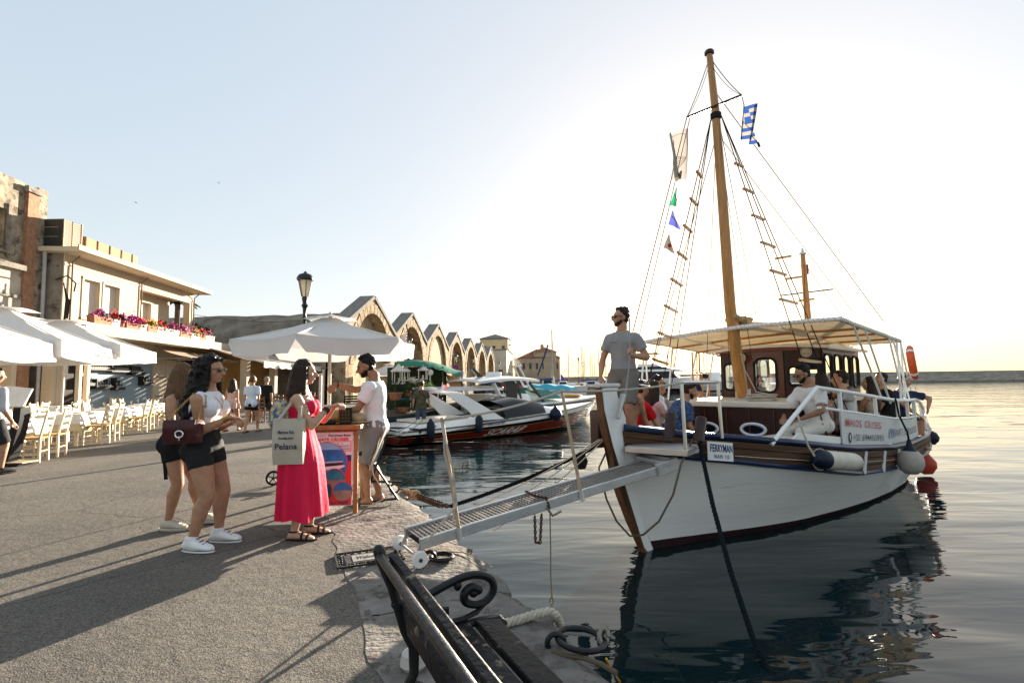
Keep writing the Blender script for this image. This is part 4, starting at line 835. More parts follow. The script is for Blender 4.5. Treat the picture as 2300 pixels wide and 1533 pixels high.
b = MB(); chain(b,[gp(1.22,Wg,.03),gp(1.2,Wg*.5,.03),gp(1.22,0,.03),gp(1.22,-.03,-.05)]); b.build('chain',RUST,gr); b = MB(); chain(b,[gp(1.06,-.025,-.08),gp(1.06,-.03,-.08)-V(0,0,.22),gp(1.11,-.03,-.08)-V(0,0,.24),gp(1.13,-.03,-.08)]); b.build('chain',RUST,gr)
b = MB(); b.tube([gp(1.2,-.03,-.05),gp(1.24,-.04,-.12),gp(1.33,-.05,-.1)],.012,6); q = gp(1.22,-.03,-.1); b.tube([q,q-V(0,0,.3),q-V(.004,0,.55),q-V(-.004,0,.72)],.006,6); b.tube([q-V(0,0,.72)+V(.014*math.cos(t),0,.03*math.sin(t)-.03) for t in np.linspace(0,6.28,12)],.006,5); b.tube([q-V(0,0,.77),q-V(-.01,0,.9)],.005,5); b.build('hanging_rope',mat('grey_cord',(.2,.17,.13),.9),gr)

# ---- the park bench
BW_ = mat('worn_black_slat',(.006,.007,.009),.5,.3,5,.3,30,wear=((.22,.175,.13),.40,13),spec=.12)
bd = unit(V(.44,-.898,0)); bs_ = unit(V(.898,.44,0)); bo = V(-.522,2.10,0)        # along the bench towards us; towards the water
bench = thing('park_bench','worn black park bench with cast iron scroll arms facing the water','bench',bo)
def bq(u,s,z): return bd*u+bs_*s+V(0,0,z)
BL = 1.75
def slat(s0,z0,s1,z1,th,nm='slat'):
    c = [bq(.03,s0,z0),bq(BL,s0,z0)]; d = unit(V((bs_*(s1-s0))[0],(bs_*(s1-s0))[1],z1-z0)); n = unit(np.cross(d,bd)); b = MB()
    w_ = math.hypot(s1-s0,z1-z0); q = [(0,0),(w_,0),(w_,th),(0,th)]; us = np.linspace(0,1,12); rr = np.random.default_rng(int(s0*999))
    b.loft([[c[0]*(1-u)+c[1]*u+d*p[0]+n*(p[1]+.0012*rr.normal()) for p in q] for u in us]); return b.build(nm,BW_,bench,smooth=True,bev=.007,angle=30)
slat(.125,.405,.225,.407,.030); slat(.250,.407,.350,.405,.030); slat(.376,.405,.485,.394,.032)   # seat
slat(.085,.415,.06,.53,.034); slat(.045,.585,.012,.725,.036)                                        # back
b = MB(); b.tube([bq(-.012,-.022,.728),bq(BL,-.022,.728)],.0165,10,round_=True); b.build('top_rail',IRON,bench)
def frame(u):
    b = MB(); f = lambda s,z,o=0: bq(u+o,s,z)
    b.tube([f(.01,0),f(.0,.02),f(.05,.12),f(.12,.25),f(.12,.35),f(.085,.42),f(.03,.6),f(-.012,.71),f(-.022,.745)],[.028,.024,.02,.02,.023,.022,.02,.024,.024],9,round_=True)
    b.tube([f(.12,.375),f(.25,.385),f(.40,.39),f(.49,.385),f(.515,.36)],.018,8,round_=True)
    b.tube([f(.56,0),f(.55,.02),f(.50,.12),f(.44,.22),f(.44,.30),f(.49,.375)],[.028,.024,.02,.02,.02,.02],9,round_=True)
    b.tube([f(.10,.22),f(.2,.16),f(.30,.15),f(.40,.16),f(.455,.22)],.016,7)
    b.tube([f(.28+.06*math.cos(t)*(1-t/16),.2+.06*math.sin(t)*(1-t/16)) for t in np.linspace(-1.5,5.2,15)],.012,6)
    fr_ = b.build('end_frame',IRON,bench)
    b = MB()                                                    # scroll arm
    arm = [(.045,.515),(.11,.51),(.19,.53),(.28,.565),(.36,.585),(.43,.578),(.482,.540),(.490,.485),(.455,.440),(.400,.432),(.355,.458),(.352,.500),(.385,.522),(.415,.505)]
    P = [V(p[0]*.955,.462+(p[1]-.432)*.80) for p in arm]; Q = []
    for i in range(len(P)-1):
        p0,p1,p2,p3 = P[max(0,i-1)],P[i],P[i+1],P[min(len(P)-1,i+2)]
        for t in np.linspace(0,1,5)[:-1]: Q.append(.5*((2*p1)+(-p0+p2)*t+(2*p0-5*p1+4*p2-p3)*t*t+(-p0+3*p1-3*p2+p3)*t**3))
    Q.append(P[-1]); b.tube([f(q[0],q[1]) for q in Q],[.017]*(len(Q)-16)+list(np.linspace(.017,.022,16)),9,round_=True)
    b.ball(f(.377,.512),(.022,.022,.02),8,6)
    b.tube([f(.44,.468),f(.39,.43),f(.33,.415),f(.24,.412),f(.13,.42)],.011,7); b.tube([f(.24,.412),f(.215,.445),f(.23,.472),f(.26,.468),f(.258,.448)],.011,6,round_=True)
    b.ball(f(.305,.553),(.018,.018,.022),7,5); b.tube([f(.105,.50),f(.145,.47),f(.125,.43),f(.165,.40)],[.018,.028,.020,.012],7)
    b.build('scroll_arm',IRON,fr_); return fr_
frame(.015); frame(BL-.04)
for z,s in ((.50,.06),(.45,.072),(.69,.01),(.62,.03)):
    b = MB(); b.ball(bq(.02,s-.008,z),.011,6,5); b.build('bolt',IRON,bench)

# ---- doormat, mooring rings, ropes lying about
c = [G(757,1237),G(870,1222),G(905,1272),G(783,1289)]
c0 = sum(c)/4; X = unit(c[1]-c[0]); Yv = V(-X[1],X[0],0); mw,mh = .50,.34
dm = thing('doormat','black cast iron scroll doormat lying beside the bench','doormat',c0*V(1,1,0)); RUB = mat('black_mat_rubber',(.018,.018,.019),.7,.2,20,.3,60); PALE = mat('pale_mat_paint',(.25,.24,.22),.8,.3,15)
def mq(x,y,z): return X*x+Yv*y+V(0,0,z)
b = MB()
for s in (-1,1): b.bar(mq(-mw/2,s*mh/2,.014),mq(mw/2,s*mh/2,.014),.014,.016); b.bar(mq(s*mw/2,-mh/2,.014),mq(s*mw/2,mh/2,.014),.014,.016)
for n_,ax_ in ((9,0),(6,1)):
    for k in range(n_):
        for s in (-1,1):
            u = -.5+(k+.5)/n_; cx,cy = (u*mw,s*(mh/2-.032)) if ax_ == 0 else (s*(mw/2-.032),u*(mh-.06)); b.tube([mq(cx+.02*(1-t/9)*math.cos(t+k)*1.,cy+.02*(1-t/9)*math.sin(t+k),.014) for t in np.linspace(0,7,13)],.0045,5)
b.build('scroll_border',RUB,dm)
b = MB(); b.box((0,0,.008),(mw-.13,mh-.13,.012),rot=np.array([X,Yv,V(0,0,1)]).T); b.build('centre_pad',RUB,dm,smooth=False)
b = MB(); b.box((0,0,.0155),(mw-.24,mh-.19,.002),rot=np.array([X,Yv,V(0,0,1)]).T); b.build('printed_panel',PALE,dm,smooth=False)
lettering('Welcome',.10,RUB,mq(0,0,.018),X,Yv,dm,shear=.3,bold=.003,width=.2)
def ring(px,py,r,lb,tilt=.05,ang=.4,coilr=None):
    o = G(px,py); rt = thing('mooring_ring',lb,'mooring ring',o*V(1,1,0),ang,'iron mooring rings set in the quay'); b = MB()
    b.tube([V(r*math.cos(t),r*math.sin(t),.028+tilt*(1-math.cos(t))) for t in np.linspace(0,6.2832,29)],.016,9,cap=False); b.build('ring',IRON,rt)
    b = MB(); b.tube([V(-r+.045*math.cos(t)-.01,.0,.03+.045*math.sin(t)) for t in np.linspace(-.5,4.2,13)],.015,8,round_=True); b.build('eye',IRON,rt); return rt
ring(992,1258,.085,'iron mooring ring lying flat beside the gangway wheel',.0,.2); r2 = ring(1305,1452,.125,'large iron mooring ring with knotted cord at the quay edge by the bench',.012,.1)
o2 = V(r2.location); b = MB(); rr = np.random.default_rng(2)
for k in range(5): b.tube([V(.125+.028*math.cos(t+k)*(.8+.3*rr.random()),.02+.03*math.sin(t*1.2+k)+.012*k-.02,.05+.03*math.sin(t+k*1.3)) for t in np.linspace(0,6,12)],.009,6)
kn = b.build('knotted_cord',mat('grey_knot',(.25,.22,.18),.9),None); kn.location = tuple(o2); tag(kn,'grey knotted cord tied through the large mooring ring','rope')
b = MB(); b.tube([G(1362,1478,.05),G(1372,1500,-.02),G(1392,1530,-.2)],.006,6); tag(b.build('yellow_rope',mat('yellow_cord',(.55,.33,.03),.7)),'short yellow cord hanging from the knotted ring over the edge','rope')
b = MB(); b.tube([G(1240,1462,.01),G(1270,1470,.012),G(1310,1476,.012),G(1350,1490,.012),G(1385,1510,.012)],.013,7); tag(b.build('old_rope',mat('old_brown_rope',(.12,.09,.06),.95)),'old brown rope lying on the quay beneath the large ring','rope')
b = MB(); rope_mb(b,[G(1120,1402,.02),G(1160,1392,.03),G(1205,1378,.045),G(1235,1372,.05),G(1250,1382,.02),G(1256,1395,-.06),G(1258,1400,-.25)],.026,turns=11); tag(b.build('white_rope',ROPEW),'thick twisted white rope draped over the quay edge behind the bench','rope')
b = MB(); b.tube([G(1010,1238,.01),G(1040,1240,.012),G(1070,1248,.012),G(1090,1262,.0),G(1104,1272,-.12)],.005,5); tag(b.build('thin_cord',ROPEW),'thin pale cord running over the edge near the small mooring ring','rope')
# spring mooring of the boat: ring, pale knot, rusty spring, shackles, black rope
so = G(886,1107); b = MB(); rtm = thing('spring_mooring','rusty spring mooring with pale knot between quay ring and black rope','mooring',so*V(1,1,0)); so = so*V(1,1,0)
b.tube([V(.055*math.cos(t),.01*math.cos(t),.06+.055*math.sin(t)) for t in np.linspace(0,6.2832,19)],.014,8,cap=False); b.build('quay_ring',RUST,rtm)
k0,k1 = Yp(905,1108,6.85)-so,Yp(935,1112,6.6)-so; s0,s1 = Yp(938,1114,6.55)-so,Yp(992,1134,6.2)-so; e1 = Yp(1012,1136,6.1)-so
b = MB(); rr = np.random.default_rng(4)
for k in range(9): q = k0+(k1-k0)*rr.random(); b.tube([q+V(.05*math.cos(t*1.3+k),.03*math.sin(t+k),.05*math.sin(t*1.1+2*k)) for t in np.linspace(0,6,12)],.016,6)
b.build('knot',mat('tan_knot_rope',(.36,.25,.15),.95,.3,12),rtm)
d = unit(s1-s0); x = unit(np.cross(d,V(0,0,1))); y = np.cross(x,d); Ls = np.linalg.norm(s1-s0); b = MB(); b.tube([s0+d*Ls*t/80+(x*math.cos(t)+y*math.sin(t))*.034 for t in np.linspace(0,80,170)],.008,5); b.tube([s0,s1],.01,6); b.build('coil_spring',RUST,rtm)
b = MB(); chain(b,[s1,e1],.012,.07); b.build('shackle',RUST,rtm)
b = MB(); rope_mb(b,catenary(e1+so,bw(-.15,-.52,1.18),.04,20),.024,turns=10); tag(b.build('mooring_rope',ROPEB),'black mooring rope rising from the rusty spring to the starboard bow','rope')
b = MB()
for k in range(3): b.tube(catenary(bw(-.4+.05*k,-.25,1.32),V(-.72+.25*k,6.1-.3*k,-.15),.05),.007,5)
tag(b.build('bow_line',ROPEW),'three thin pale lines slanting down from the bow behind the gangway','rope')
b = MB(); b.lathe([(0,-.11),(.07,-.09),(.1,0),(.07,.09),(0,.11)],bw(-.18,-.72,1.0),14); tag(b.build('round_fender',BLK),'small black round fender at the starboard bow','fender')
b = MB(); b.lathe([(0,-.045),(.05,-.045),(.07,-.02),(.06,.03),(.03,.05),(0,.055)],G(930,1478,.045),12); tag(b.build('white_cleat_weight',mat('pale_concrete_weight',(.5,.47,.42),.8,.15)),'pale round weight on the ground beneath the bench','weight')

# ---- the ticket kiosk with its poster
KW = mat('kiosk_oak',(.30,.145,.05),.5,.25,3,.2,20,stretch=(7,7,.8)); ki = V(-2.31,5.92,0)
f0,f1 = G(705,1160),G(800,1150)
f1 = V(-1.735,5.72,0); kx = unit(V(1,.10,0)); ky = V(-kx[1],kx[0],0)
kio = thing('ticket_kiosk','narrow wooden ticket kiosk with a red and white cruise poster','kiosk',f1-kx*.66)
KH,KWd = .93,.66
def kq(u,d,z): return kx*u+ky*d+V(0,0,z)
for u,d in ((0,0),(KWd,0),(0,.38),(KWd,.38)): b = MB(); b.bar(kq(u,d,0),kq(u,d,KH-.03),.045,.045,ky); b.build('leg',KW,kio,smooth=False,bev=.004)
b = MB(); b.box(kq(KWd/2,.18,KH),(KWd+.13,.56,.045),rot=np.array([kx,ky,V(0,0,1)]).T); b.build('counter_top',KW,kio,smooth=False,bev=.006)
for d in (.0,.38): b = MB(); b.bar(kq(.02,d,.9),kq(KWd-.02,d,.9),.03,.05); b.build('cross_rail',KW,kio,smooth=False)
POW = mat('poster_white',(.74,.73,.74),.4,.03); POR = mat('poster_red',(.60,.045,.035),.4,.05); PON = mat('poster_navy',(.02,.04,.14),.4)
b = MB(); b.box(kq(KWd/2-.005,-.005,.485),(KWd-.055,.02,.80),rot=np.array([kx,ky,V(0,0,1)]).T); bo_ = b.build('poster_board',POW,kio,smooth=False)
# poster space: u 0..1 across, v 0..1 up, all flat print a hair proud
def pq(u,v,o): return kq(.025+u*(KWd-.07),-.0165-o*.0012,.09+v*.79)
def pr(nm,poly,m,o): b = MB(); b.add([pq(u,v,o) for u,v in poly],[tuple(range(len(poly)))]); return b.build(nm,m,bo_,smooth=False)
pr('red_field',[(0,0),(1,0),(1,.60),(.85,.57),(.6,.50),(.3,.46),(0,.44)],POR,1)
pr('navy_band',[(0,.44),(.3,.46),(.6,.50),(.85,.57),(1,.60),(1,.68),(0,.68)],PON,1)
asp = .79/(KWd-.07)
def disc(nm,cu,cv,r,m,o,rim=POR,n=28):
    pr('disc_rim',[(cu+(r+.012)*math.cos(t),cv+(r+.012)/asp*math.sin(t)) for t in np.linspace(0,6.2832,n+1)[:-1]],rim,o); return pr(nm,[(cu+r*math.cos(t),cv+r/asp*math.sin(t)) for t in np.linspace(0,6.2832,n+1)[:-1]],m,o+.5)
SEA = mat('print_blue_sea',(.015,.17,.42),.35,.35,5); SEA2 = mat('print_teal_sea',(.01,.17,.24),.35,.4,9); SEA3 = mat('print_dark_teal',(.01,.07,.09),.35,.2,6); SAND = mat('print_shore',(.25,.20,.15),.4,.4,6); SKYP = mat('print_sky',(.25,.45,.66),.4,.1)
disc('photo_disc',.53,.555,.40,SEA,3)
pr('print_sky_band',[(.53+.40*math.cos(t)*.995,.555+.40/asp*math.sin(t)*.995) for t in np.linspace(.75,2.39,12)],SKYP,4.4)
hull_ = [(.28,.505),(.33,.475),(.78,.49),(.90,.53),(.86,.545),(.6,.53),(.4,.525)]
pr('print_boat',hull_,POW,5); pr('print_boat_deck',[(.38,.528),(.62,.532),(.86,.548),(.84,.575),(.55,.565),(.45,.55)],MAHOG,5); pr('print_awning',[(.5,.575),(.84,.585),(.86,.6),(.56,.595)],CREAMC,6); pr('print_mast',[(.525,.55),(.535,.55),(.535,.71),(.525,.71)],KW,6)
disc('photo_disc',.17,.355,.17,SEA2,7); disc('photo_disc',.70,.345,.2,SAND,7); pr('print_water',[(.70+.2*math.cos(t),.345+.2/asp*math.sin(t)) for t in np.linspace(0,3.1,14)],SEA2,8.2)
disc('photo_disc',.40,.195,.26,SEA3,9); pr('print_shore_band',[(.40+.26*math.cos(t),.195+.26/asp*math.sin(t)) for t in np.linspace(.55,2.6,14)],SAND,10.2); disc('photo_disc',.85,.19,.17,SAND,8); pr('print_sky_patch',[(.85+.17*math.cos(t),.19+.17/asp*math.sin(t)) for t in np.linspace(.1,3.04,14)],SEA,9.2)
for u,v in ((.3,.16),(.5,.14),(.46,.1)): pr('print_small_boat',[(u,v),(u+.05,v+.012),(u+.06,v+.02),(u+.01,v+.008)],POW,11)
def ptext(t,u,v,sz,m,wd,bold=0): lettering(t,sz,m,pq(u,v,3),kx,V(0,0,1),bo_,bold=bold,width=wd*(KWd-.07))
ptext('CRUISES',.06,.95,.035,PON,.26,.001); ptext('Ferryman Boat',.78,.95,.035,PON,.40,.001); pr('rule',[(.30,.948),(.52,.948),(.52,.951),(.30,.951)],PON,2)
ptext('AND PRIVATE CRUISES',.5,.895,.042,POR,.90,.0015); ptext('+30 6944965951',.755,.80,.03,PON,.42); ptext('+30 6980853009',.755,.76,.03,PON,.42); ptext('o  #  o',.755,.835,.025,PON,.18)
for u0,u1 in ((-.0,.16),(.50,.995)):
    for q in ([(u0,.862),(u1,.862),(u1,.868),(u0,.868)],[(u0,.73),(u1,.73),(u1,.736),(u0,.736)],[(u1-.012,.73),(u1,.73),(u1,.868),(u1-.012,.868)],[(u0,.73),(u0+.012,.73),(u0+.012,.868),(u0,.868)]): pr('box_rule',q,POR,2)
b = MB(); ec = lambda r,t,o=2: pq(.33+r*math.cos(t),.80+r/asp*math.sin(t),o); b.tube([ec(.14,t) for t in np.linspace(0,6.2832,25)],.0018,4,cap=False); b.tube([ec(.10,t) for t in np.linspace(0,6.2832,25)],.0012,4,cap=False); b.tube([ec(.06,t) for t in np.linspace(3.4,6.0,8)],.003,4); b.tube([pq(.33,.79,2),pq(.33,.83,2)],.0015,4); b.build('round_emblem',PON,bo_)
for u in (.185,.475): pr('emblem_mark',[(u-.012,.792),(u+.012,.792),(u+.012,.812),(u-.012,.812)],PON,2)
ptext('ANCHORS AND...',.17,.065,.026,POW,.36); ptext('THE SEA SET YOU FREE',.46,.03,.042,PON,.98,.0012)
# stuff on the counter
def tt(o,lb,cat): return tag(o,lb,cat)
kf = lambda u,d,z: V(kio.location)+kq(u,d,z)
b = MB(); b.box(kf(.52,.1,KH+.115),(.135,.12,.18),rot=rot3('Z',.2)); ca = b.build('cash_basket',BLK,smooth=False,bev=.01); tt(ca,'small black lattice basket on the kiosk counter under the man\'s hand','basket')
b = MB()
for k in range(4): b.box(kf(.52,.037,KH+.06+.035*k),(.115,.006,.008),rot=rot3('Z',.2)); b.box(kf(.47+.033*k,.037-.012+.007*k,KH+.115),(.008,.006,.14),rot=rot3('Z',.2))
b.build('lattice',mat('olive_wire',(.08,.075,.02),.5),ca,smooth=False)
b = MB(); b.ball(kf(.38,.22,KH+.10),(.17,.14,.085),16,9); b.lathe([(.13,0),(.21,.005),(.2,.012),(.12,.014)],kf(.38,.22,KH+.03),18); tt(b.build('straw_hat',mat('straw',(.42,.24,.09),.9,.25,12,.5,60)),'straw hat lying behind the basket on the kiosk counter','hat')
b = MB(); b.ball(kf(.62,.25,KH+.08),(.1,.1,.06),12,7); b.lathe([(.07,0),(.15,.005),(.14,.012),(.07,.014)],kf(.62,.25,KH+.03),16); tt(b.build('pale_hat',mat('pale_straw',(.45,.32,.18),.9,.25,12,.5,60)),'smaller pale straw hat at the right end of the counter','hat')
b = MB(); b.ball(kf(.30,.05,KH+.055),(.12,.06,.035),12,7); b.ball(kf(.38,.03,KH+.05),(.06,.05,.03),10,6); tt(b.build('black_pouch',BLK),'black cloth pouch on the left of the kiosk counter','pouch')
b = MB(); b.ball(kf(.14,.28,KH+.09),(.13,.1,.10),12,7); tt(b.build('plastic_bag',mat('clear_plastic',(.55,.58,.58),.2,.1,trans=.4)),'crumpled clear plastic bag next to the parasol pole','bag')
# folded display easel and cable behind the kiosk
ea = thing('folding_easel','black folding easel leaning behind the kiosk with a pale board','easel',kf(.78,.35,0)); BLM = mat('black_steel',(.012,.012,.014),.5)
for p,q in (((-.10,0,.05),(.15,.12,.80)),((.28,.1,.03),(-.06,.05,.55)),((-.12,-.02,.04),(.28,.08,.05)),((-.1,.1,.25),(.3,.2,.22))): b = MB(); b.bar(p,q,.03,.022); b.build('strut',BLM,ea,smooth=False)
b = MB(); b.bar((-.02,-.02,.40),(.16,.02,.88),.10,.012,(1,0,0)); b.build('board',mat('pale_board',(.42,.40,.36),.6,.15),ea,smooth=False)
b = MB(); b.tube([(-.0,-.05,.5),(.03,-.06,.35),(.12,-.08,.22),(.15,-.1,.08),(.02,-.1,.02),(-.1,-.12,.02)],.007,6); b.build('cable',ROPEW,ea)

# ---- the big parasol
PARA = mat('white_parasol_cloth',(.82,.81,.80),.85,.03,2,.12,5,trans=.5); POLE = mat('white_pole_paint',(.62,.58,.50),.45,.1,6)
def parasol(name,lb,o,n,R_,zt,ze,val,rot=0.,group=None,pole=.024,vent=True,scall=True,sq=False):
    root = thing(name,lb,'parasol',o,rot,group); V2 = lambda a,r,z: V(r*math.cos(a),r*math.sin(a),z)
    an = [2*math.pi*(k+.5)/n for k in range(n)]
    for k in range(n):
        a0,a1 = an[k-1],an[k]; P = []; rows = 9
        for i in range(rows):
            t = i/(rows-1); r0 = .10*R_*(1-t)+R_*t; z = zt-(zt-ze)*t-.035*R_*math.sin(math.pi*t); row = []
            for j in range(11):
                s = j/10; q = V2(a0,r0,z)*(1-s)+V2(a1,r0,z)*s; row.append(q-V(0,0,.06*R_*t*math.sin(math.pi*s)*.55)+V(0,0,.006*mnoise.noise(Vector((t*5,s*6,k)))))
            P.append(row)
        b = MB(); b.sheet(P,.004); pan = b.build('canopy_panel',PARA,root,angle=70)
        m_ = P[-1]; dr = []
        for j,q in enumerate(m_):
            s = j/10; cut = min(1.,min(s,1-s)/.13+.25) if scall else 1; dr.append(q+V(q[0]*.01,q[1]*.01,-val*cut+.008*math.sin(s*14+k)))
        mid_ = [(q+d)/2+V(q[0],q[1],0)*.012*math.sin(j*1.3+k) for j,(q,d) in enumerate(zip(m_,dr))]
        b = MB(); b.sheet([m_,mid_,dr],.004); b.build('valance',PARA,pan,angle=70)
        b = MB(); b.bar(V2(a1,.08*R_,zt-.05),V2(a1,R_*.985,ze-.012),.018,.022); b.build('rib',POLE,root,smooth=False)
        b = MB(); b.bar(V2(a1,.05,zt-(zt-ze)*1.35),V2(a1,R_*.5,zt-(zt-ze)*.53-.04),.014,.016); b.build('stay_arm',POLE,root,smooth=False)
    if vent:
        b = MB()
        for k in range(n):
            a0,a1 = an[k-1],an[k]; P = []
            for i in range(4):
                t = i/3; r0 = R_*(.02+.28*t); z = zt+.055-.075*t-.004*math.sin(3*t); P.append([V2(a0,r0,z)*(1-s)+V2(a1,r0,z)*s+V(0,0,.02*math.sin(math.pi*s)*t) for s in np.linspace(0,1,7)])
            b.sheet(P,.004)
        b.build('vent_cap',PARA,root,angle=70)
    b = MB(); b.tube([V(0,0,.0),V(0,0,zt+.03)],pole,12); b.ball(V(0,0,zt+.07),.025,8,6); b.build('pole',POLE,root)
    b = MB(); b.lathe([(.05,-.05),(.06,-.03),(.06,.03),(.05,.05)],V(0,0,zt-(zt-ze)*1.35),12); b.build('runner',POLE,root)
    b = MB(); b.lathe([(0,0),(.27,0),(.27,.05),(.05,.08),(.04,.3),(0,.3)],(0,0,0),20); b.build('base',mat('grey_parasol_base',(.25,.24,.22),.8),root); return root
pc = Yp(738,760,7.0); ph = thing('x','x','x') if False else None
bigp = parasol('big_parasol','large white six sided parasol over the ticket kiosk',(pc[0]+.02,7.0,0),6,1.21,2.30,1.98,.20,rad(2))
b = MB(); b.bar(V(-.10,-.06,.98),V(-.10,-.06,1.55),.035,.02); b.bar(V(-.06,-.07,.98),V(-.06,-.07,1.60),.02,.02); b.build('strap_board',POLE,bigp,smooth=False)

# ================================================================== people
SKIN = mat('tanned_skin',(.42,.22,.13),.5,.2,9,.15,60,sss=.06); SKINF = mat('fair_skin',(.48,.29,.20),.5,.2,9,.15,60,sss=.06); SKIND = mat('olive_skin',(.33,.165,.092),.5,.2,9,.15,60,sss=.06)
HBLK = mat('black_hair',(.010,.008,.007),.42,.4,14,.5,40,stretch=(5,5,.6),spec=.18); HBRN = mat('dark_brown_hair',(.028,.015,.009),.42,.4,14,.5,40,stretch=(5,5,.6),spec=.18); HLGT = mat('light_brown_hair',(.13,.065,.028),.45,.35,14,.5,40,stretch=(5,5,.6),spec=.18); HGRY = mat('grey_hair',(.22,.20,.18),.6,.3,14)
LENS = mat('sunglass_lens',(.012,.010,.010),.08,.1,spec=.8); LIP = mat('lip',(.36,.12,.10),.45,.1); EYEW = mat('dark_eye',(.02,.014,.012),.3)
def cloth(nm,c,rough=.85,bump=.5,bs=14,**k): k.setdefault('spec',.15); return mat(nm,c,rough,k.pop('var',.08),k.pop('scale',5),bump,bs,**k)
TEEW = cloth('white_cotton',(.77,.76,.75)); 
def nrm(v): return unit(v)
def ik(a,c,L1,L2,pole):
    """two bones from a towards c, bending towards pole; returns joint and end"""
    a,c,pole = V(a),V(c),V(pole); d = c-a; D = min(np.linalg.norm(d),(L1+L2)*.998); u = nrm(d)
    k = (L1*L1-L2*L2+D*D)/(2*D); h = math.sqrt(max(0,L1*L1-k*k)); n = pole-u*(pole @ u); n = nrm(n) if np.linalg.norm(n) > 1e-6 else V(0,1,0)
    return a+u*k+n*h,a+u*D
def person(label,loc,face,h=1.7,sex='m',pel=None,t0=(0,0,1),t1=(0,0,1),twist=0,head=(0,0),rh=None,lh=None,rp=(.5,-1,-.2),lp=(-.5,-1,-.2),ra=None,la=None,rk=(.1,1,0),lk=(-.1,1,0),rf=0,lf=0,
           skin=None,hair=('short',None),wear=(),vox=.011,group=None,build=1.,hands=True,foot='shoe',fingers=True,rg=None,lg=None,neck=0.):
    """local axes: x to the person's right, y forward, z up; targets in metres"""
    skin = skin or SKIN; f = sex == 'f'; ang = math.atan2(face[1],face[0])-math.pi/2
    root = thing('person',label,'person',loc,ang,group)
    pel = V(pel) if pel is not None else V(0,0,.515*h); t0,t1 = nrm(t0),nrm(t1)
    R0 = V(1,0,0); R0 = nrm(R0-t0*(R0 @ t0)); tw = rad(twist); R1 = nrm(V(math.cos(tw),math.sin(tw),0)); R1 = nrm(R1-t1*(R1 @ t1))
    def axis(t):                                               # centre of the trunk at distance t*h above the hips
        return pel+t0*min(t,.09)*h+t1*max(0,t-.09)*h
    prof_m = [(-.065,.060,.048),(-.045,.085,.062),(-.01,.096,.068),(.03,.091,.066),(.09,.081,.058),(.15,.090,.064),(.21,.102,.068),(.26,.104,.062),(.285,.088,.052),(.305,.055,.042),(.325,.034,.034)]
    prof_f = [(-.065,.066,.050),(-.045,.092,.068),(-.01,.104,.072),(.03,.096,.066),(.09,.071,.052),(.15,.078,.056),(.21,.089,.060),(.26,.090,.055),(.285,.075,.046),(.305,.045,.036),(.325,.029,.030)]
    prof = prof_f if f else prof_m
    def ring(t,infl=0,n=18,wmul=1.):
        w_ = np.interp(t,[p[0] for p in prof],[p[1] for p in prof])*h*build*wmul+infl; d_ = np.interp(t,[p[0] for p in prof],[p[2] for p in prof])*h*build+infl
        c = axis(t); k = np.clip((t-.05)/.15,0,1); R = nrm(R0*(1-k)+R1*k); T = t0 if t < .09 else t1; F = np.cross(T,R)
        return [c+R*w_*np.sign(math.cos(a))*abs(math.cos(a))**.85+F*d_*np.sign(math.sin(a))*abs(math.sin(a))**.9*(1.1 if (math.sin(a) < 0 and t < .04) else 1) for a in np.linspace(0,2*math.pi,n+1)[:-1]]
    F1 = np.cross(t1,R1); F0 = np.cross(t0,R0)
    sw = (.096 if f else .105)*h*build; shR,shL = axis(.260)+R1*sw,axis(.260)-R1*sw; hpR,hpL = pel+R0*.054*h-t0*.012*h,pel-R0*.054*h-t0*.012*h
    ua,fa,th,sn = .17*h,.148*h,.24*h,.232*h
    drop = V(.03,.02,-(ua+fa)*.985)
    rh = V(rh) if rh is not None else shR+drop; lh = V(lh) if lh is not None else shL+drop*V(-1,1,1)
    eR,wR = ik(shR,rh,ua,fa,rp); eL,wL = ik(shL,lh,ua,fa,lp)
    ra = V(ra) if ra is not None else V(.055*h,0,.043*h); la = V(la) if la is not None else V(-.055*h,0,.043*h)
    kR,aR = ik(hpR,ra,th,sn,rk); kL,aL = ik(hpL,la,th,sn,lk)
    nb = axis(.315); hy,hp_ = rad(head[0]),rad(head[1]); hf = V(-math.sin(hy)*math.cos(hp_),math.cos(hy)*math.cos(hp_),math.sin(hp_)); bf = nrm(V(F1[0],F1[1],0)); br = nrm(V(bf[1],-bf[0],0))
    hf = nrm(br*hf[0]+bf*hf[1]+V(0,0,hf[2])); hr = nrm(np.cross(hf,V(0,0,1))); hu = np.cross(hr,hf)
    Hc = nb+t1*.020*h+hu*.076*h+hf*(.012+neck)*h
    HR = np.array([hr,hf,hu]).T; hs = h/1.7
    b = MB()
    b.loft([ring(t) for t in [p[0] for p in prof]])
    if f:
        for s in (-1,1): b.ball(axis(.215)+R1*s*.046*h*build+F1*.048*h*build,V(.040,.037,.038)*h*build,12,8)
    else:
        for s in (-1,1): b.ball(axis(.225)+R1*s*.048*h+F1*.035*h,V(.05,.03,.04)*h*build,10,7)
    for s in (-1,1): b.ball(pel+R0*s*.048*h*build-F0*.035*h-t0*.015*h,V(.052,.046,.052)*h*build,10,8)
    b.tube([nb-t1*.03*h,nb+t1*.03*h,Hc-hu*.035*h-hf*.012*h],[.036*h if f else .041*h,.030*h if f else .037*h,.030*h if f else .036*h],12,round_=True)
    b.ball(Hc+hu*.014*h-hf*.006*h,V(.0445,.0565,.050)*h,16,12,HR)               # skull
    b.ball(Hc-hu*.020*h+hf*.013*h,V(.036,.040,.048)*h,14,10,HR); b.ball(Hc-hu*.053*h+hf*.033*h,V(.018,.015,.013)*h,10,8,HR)
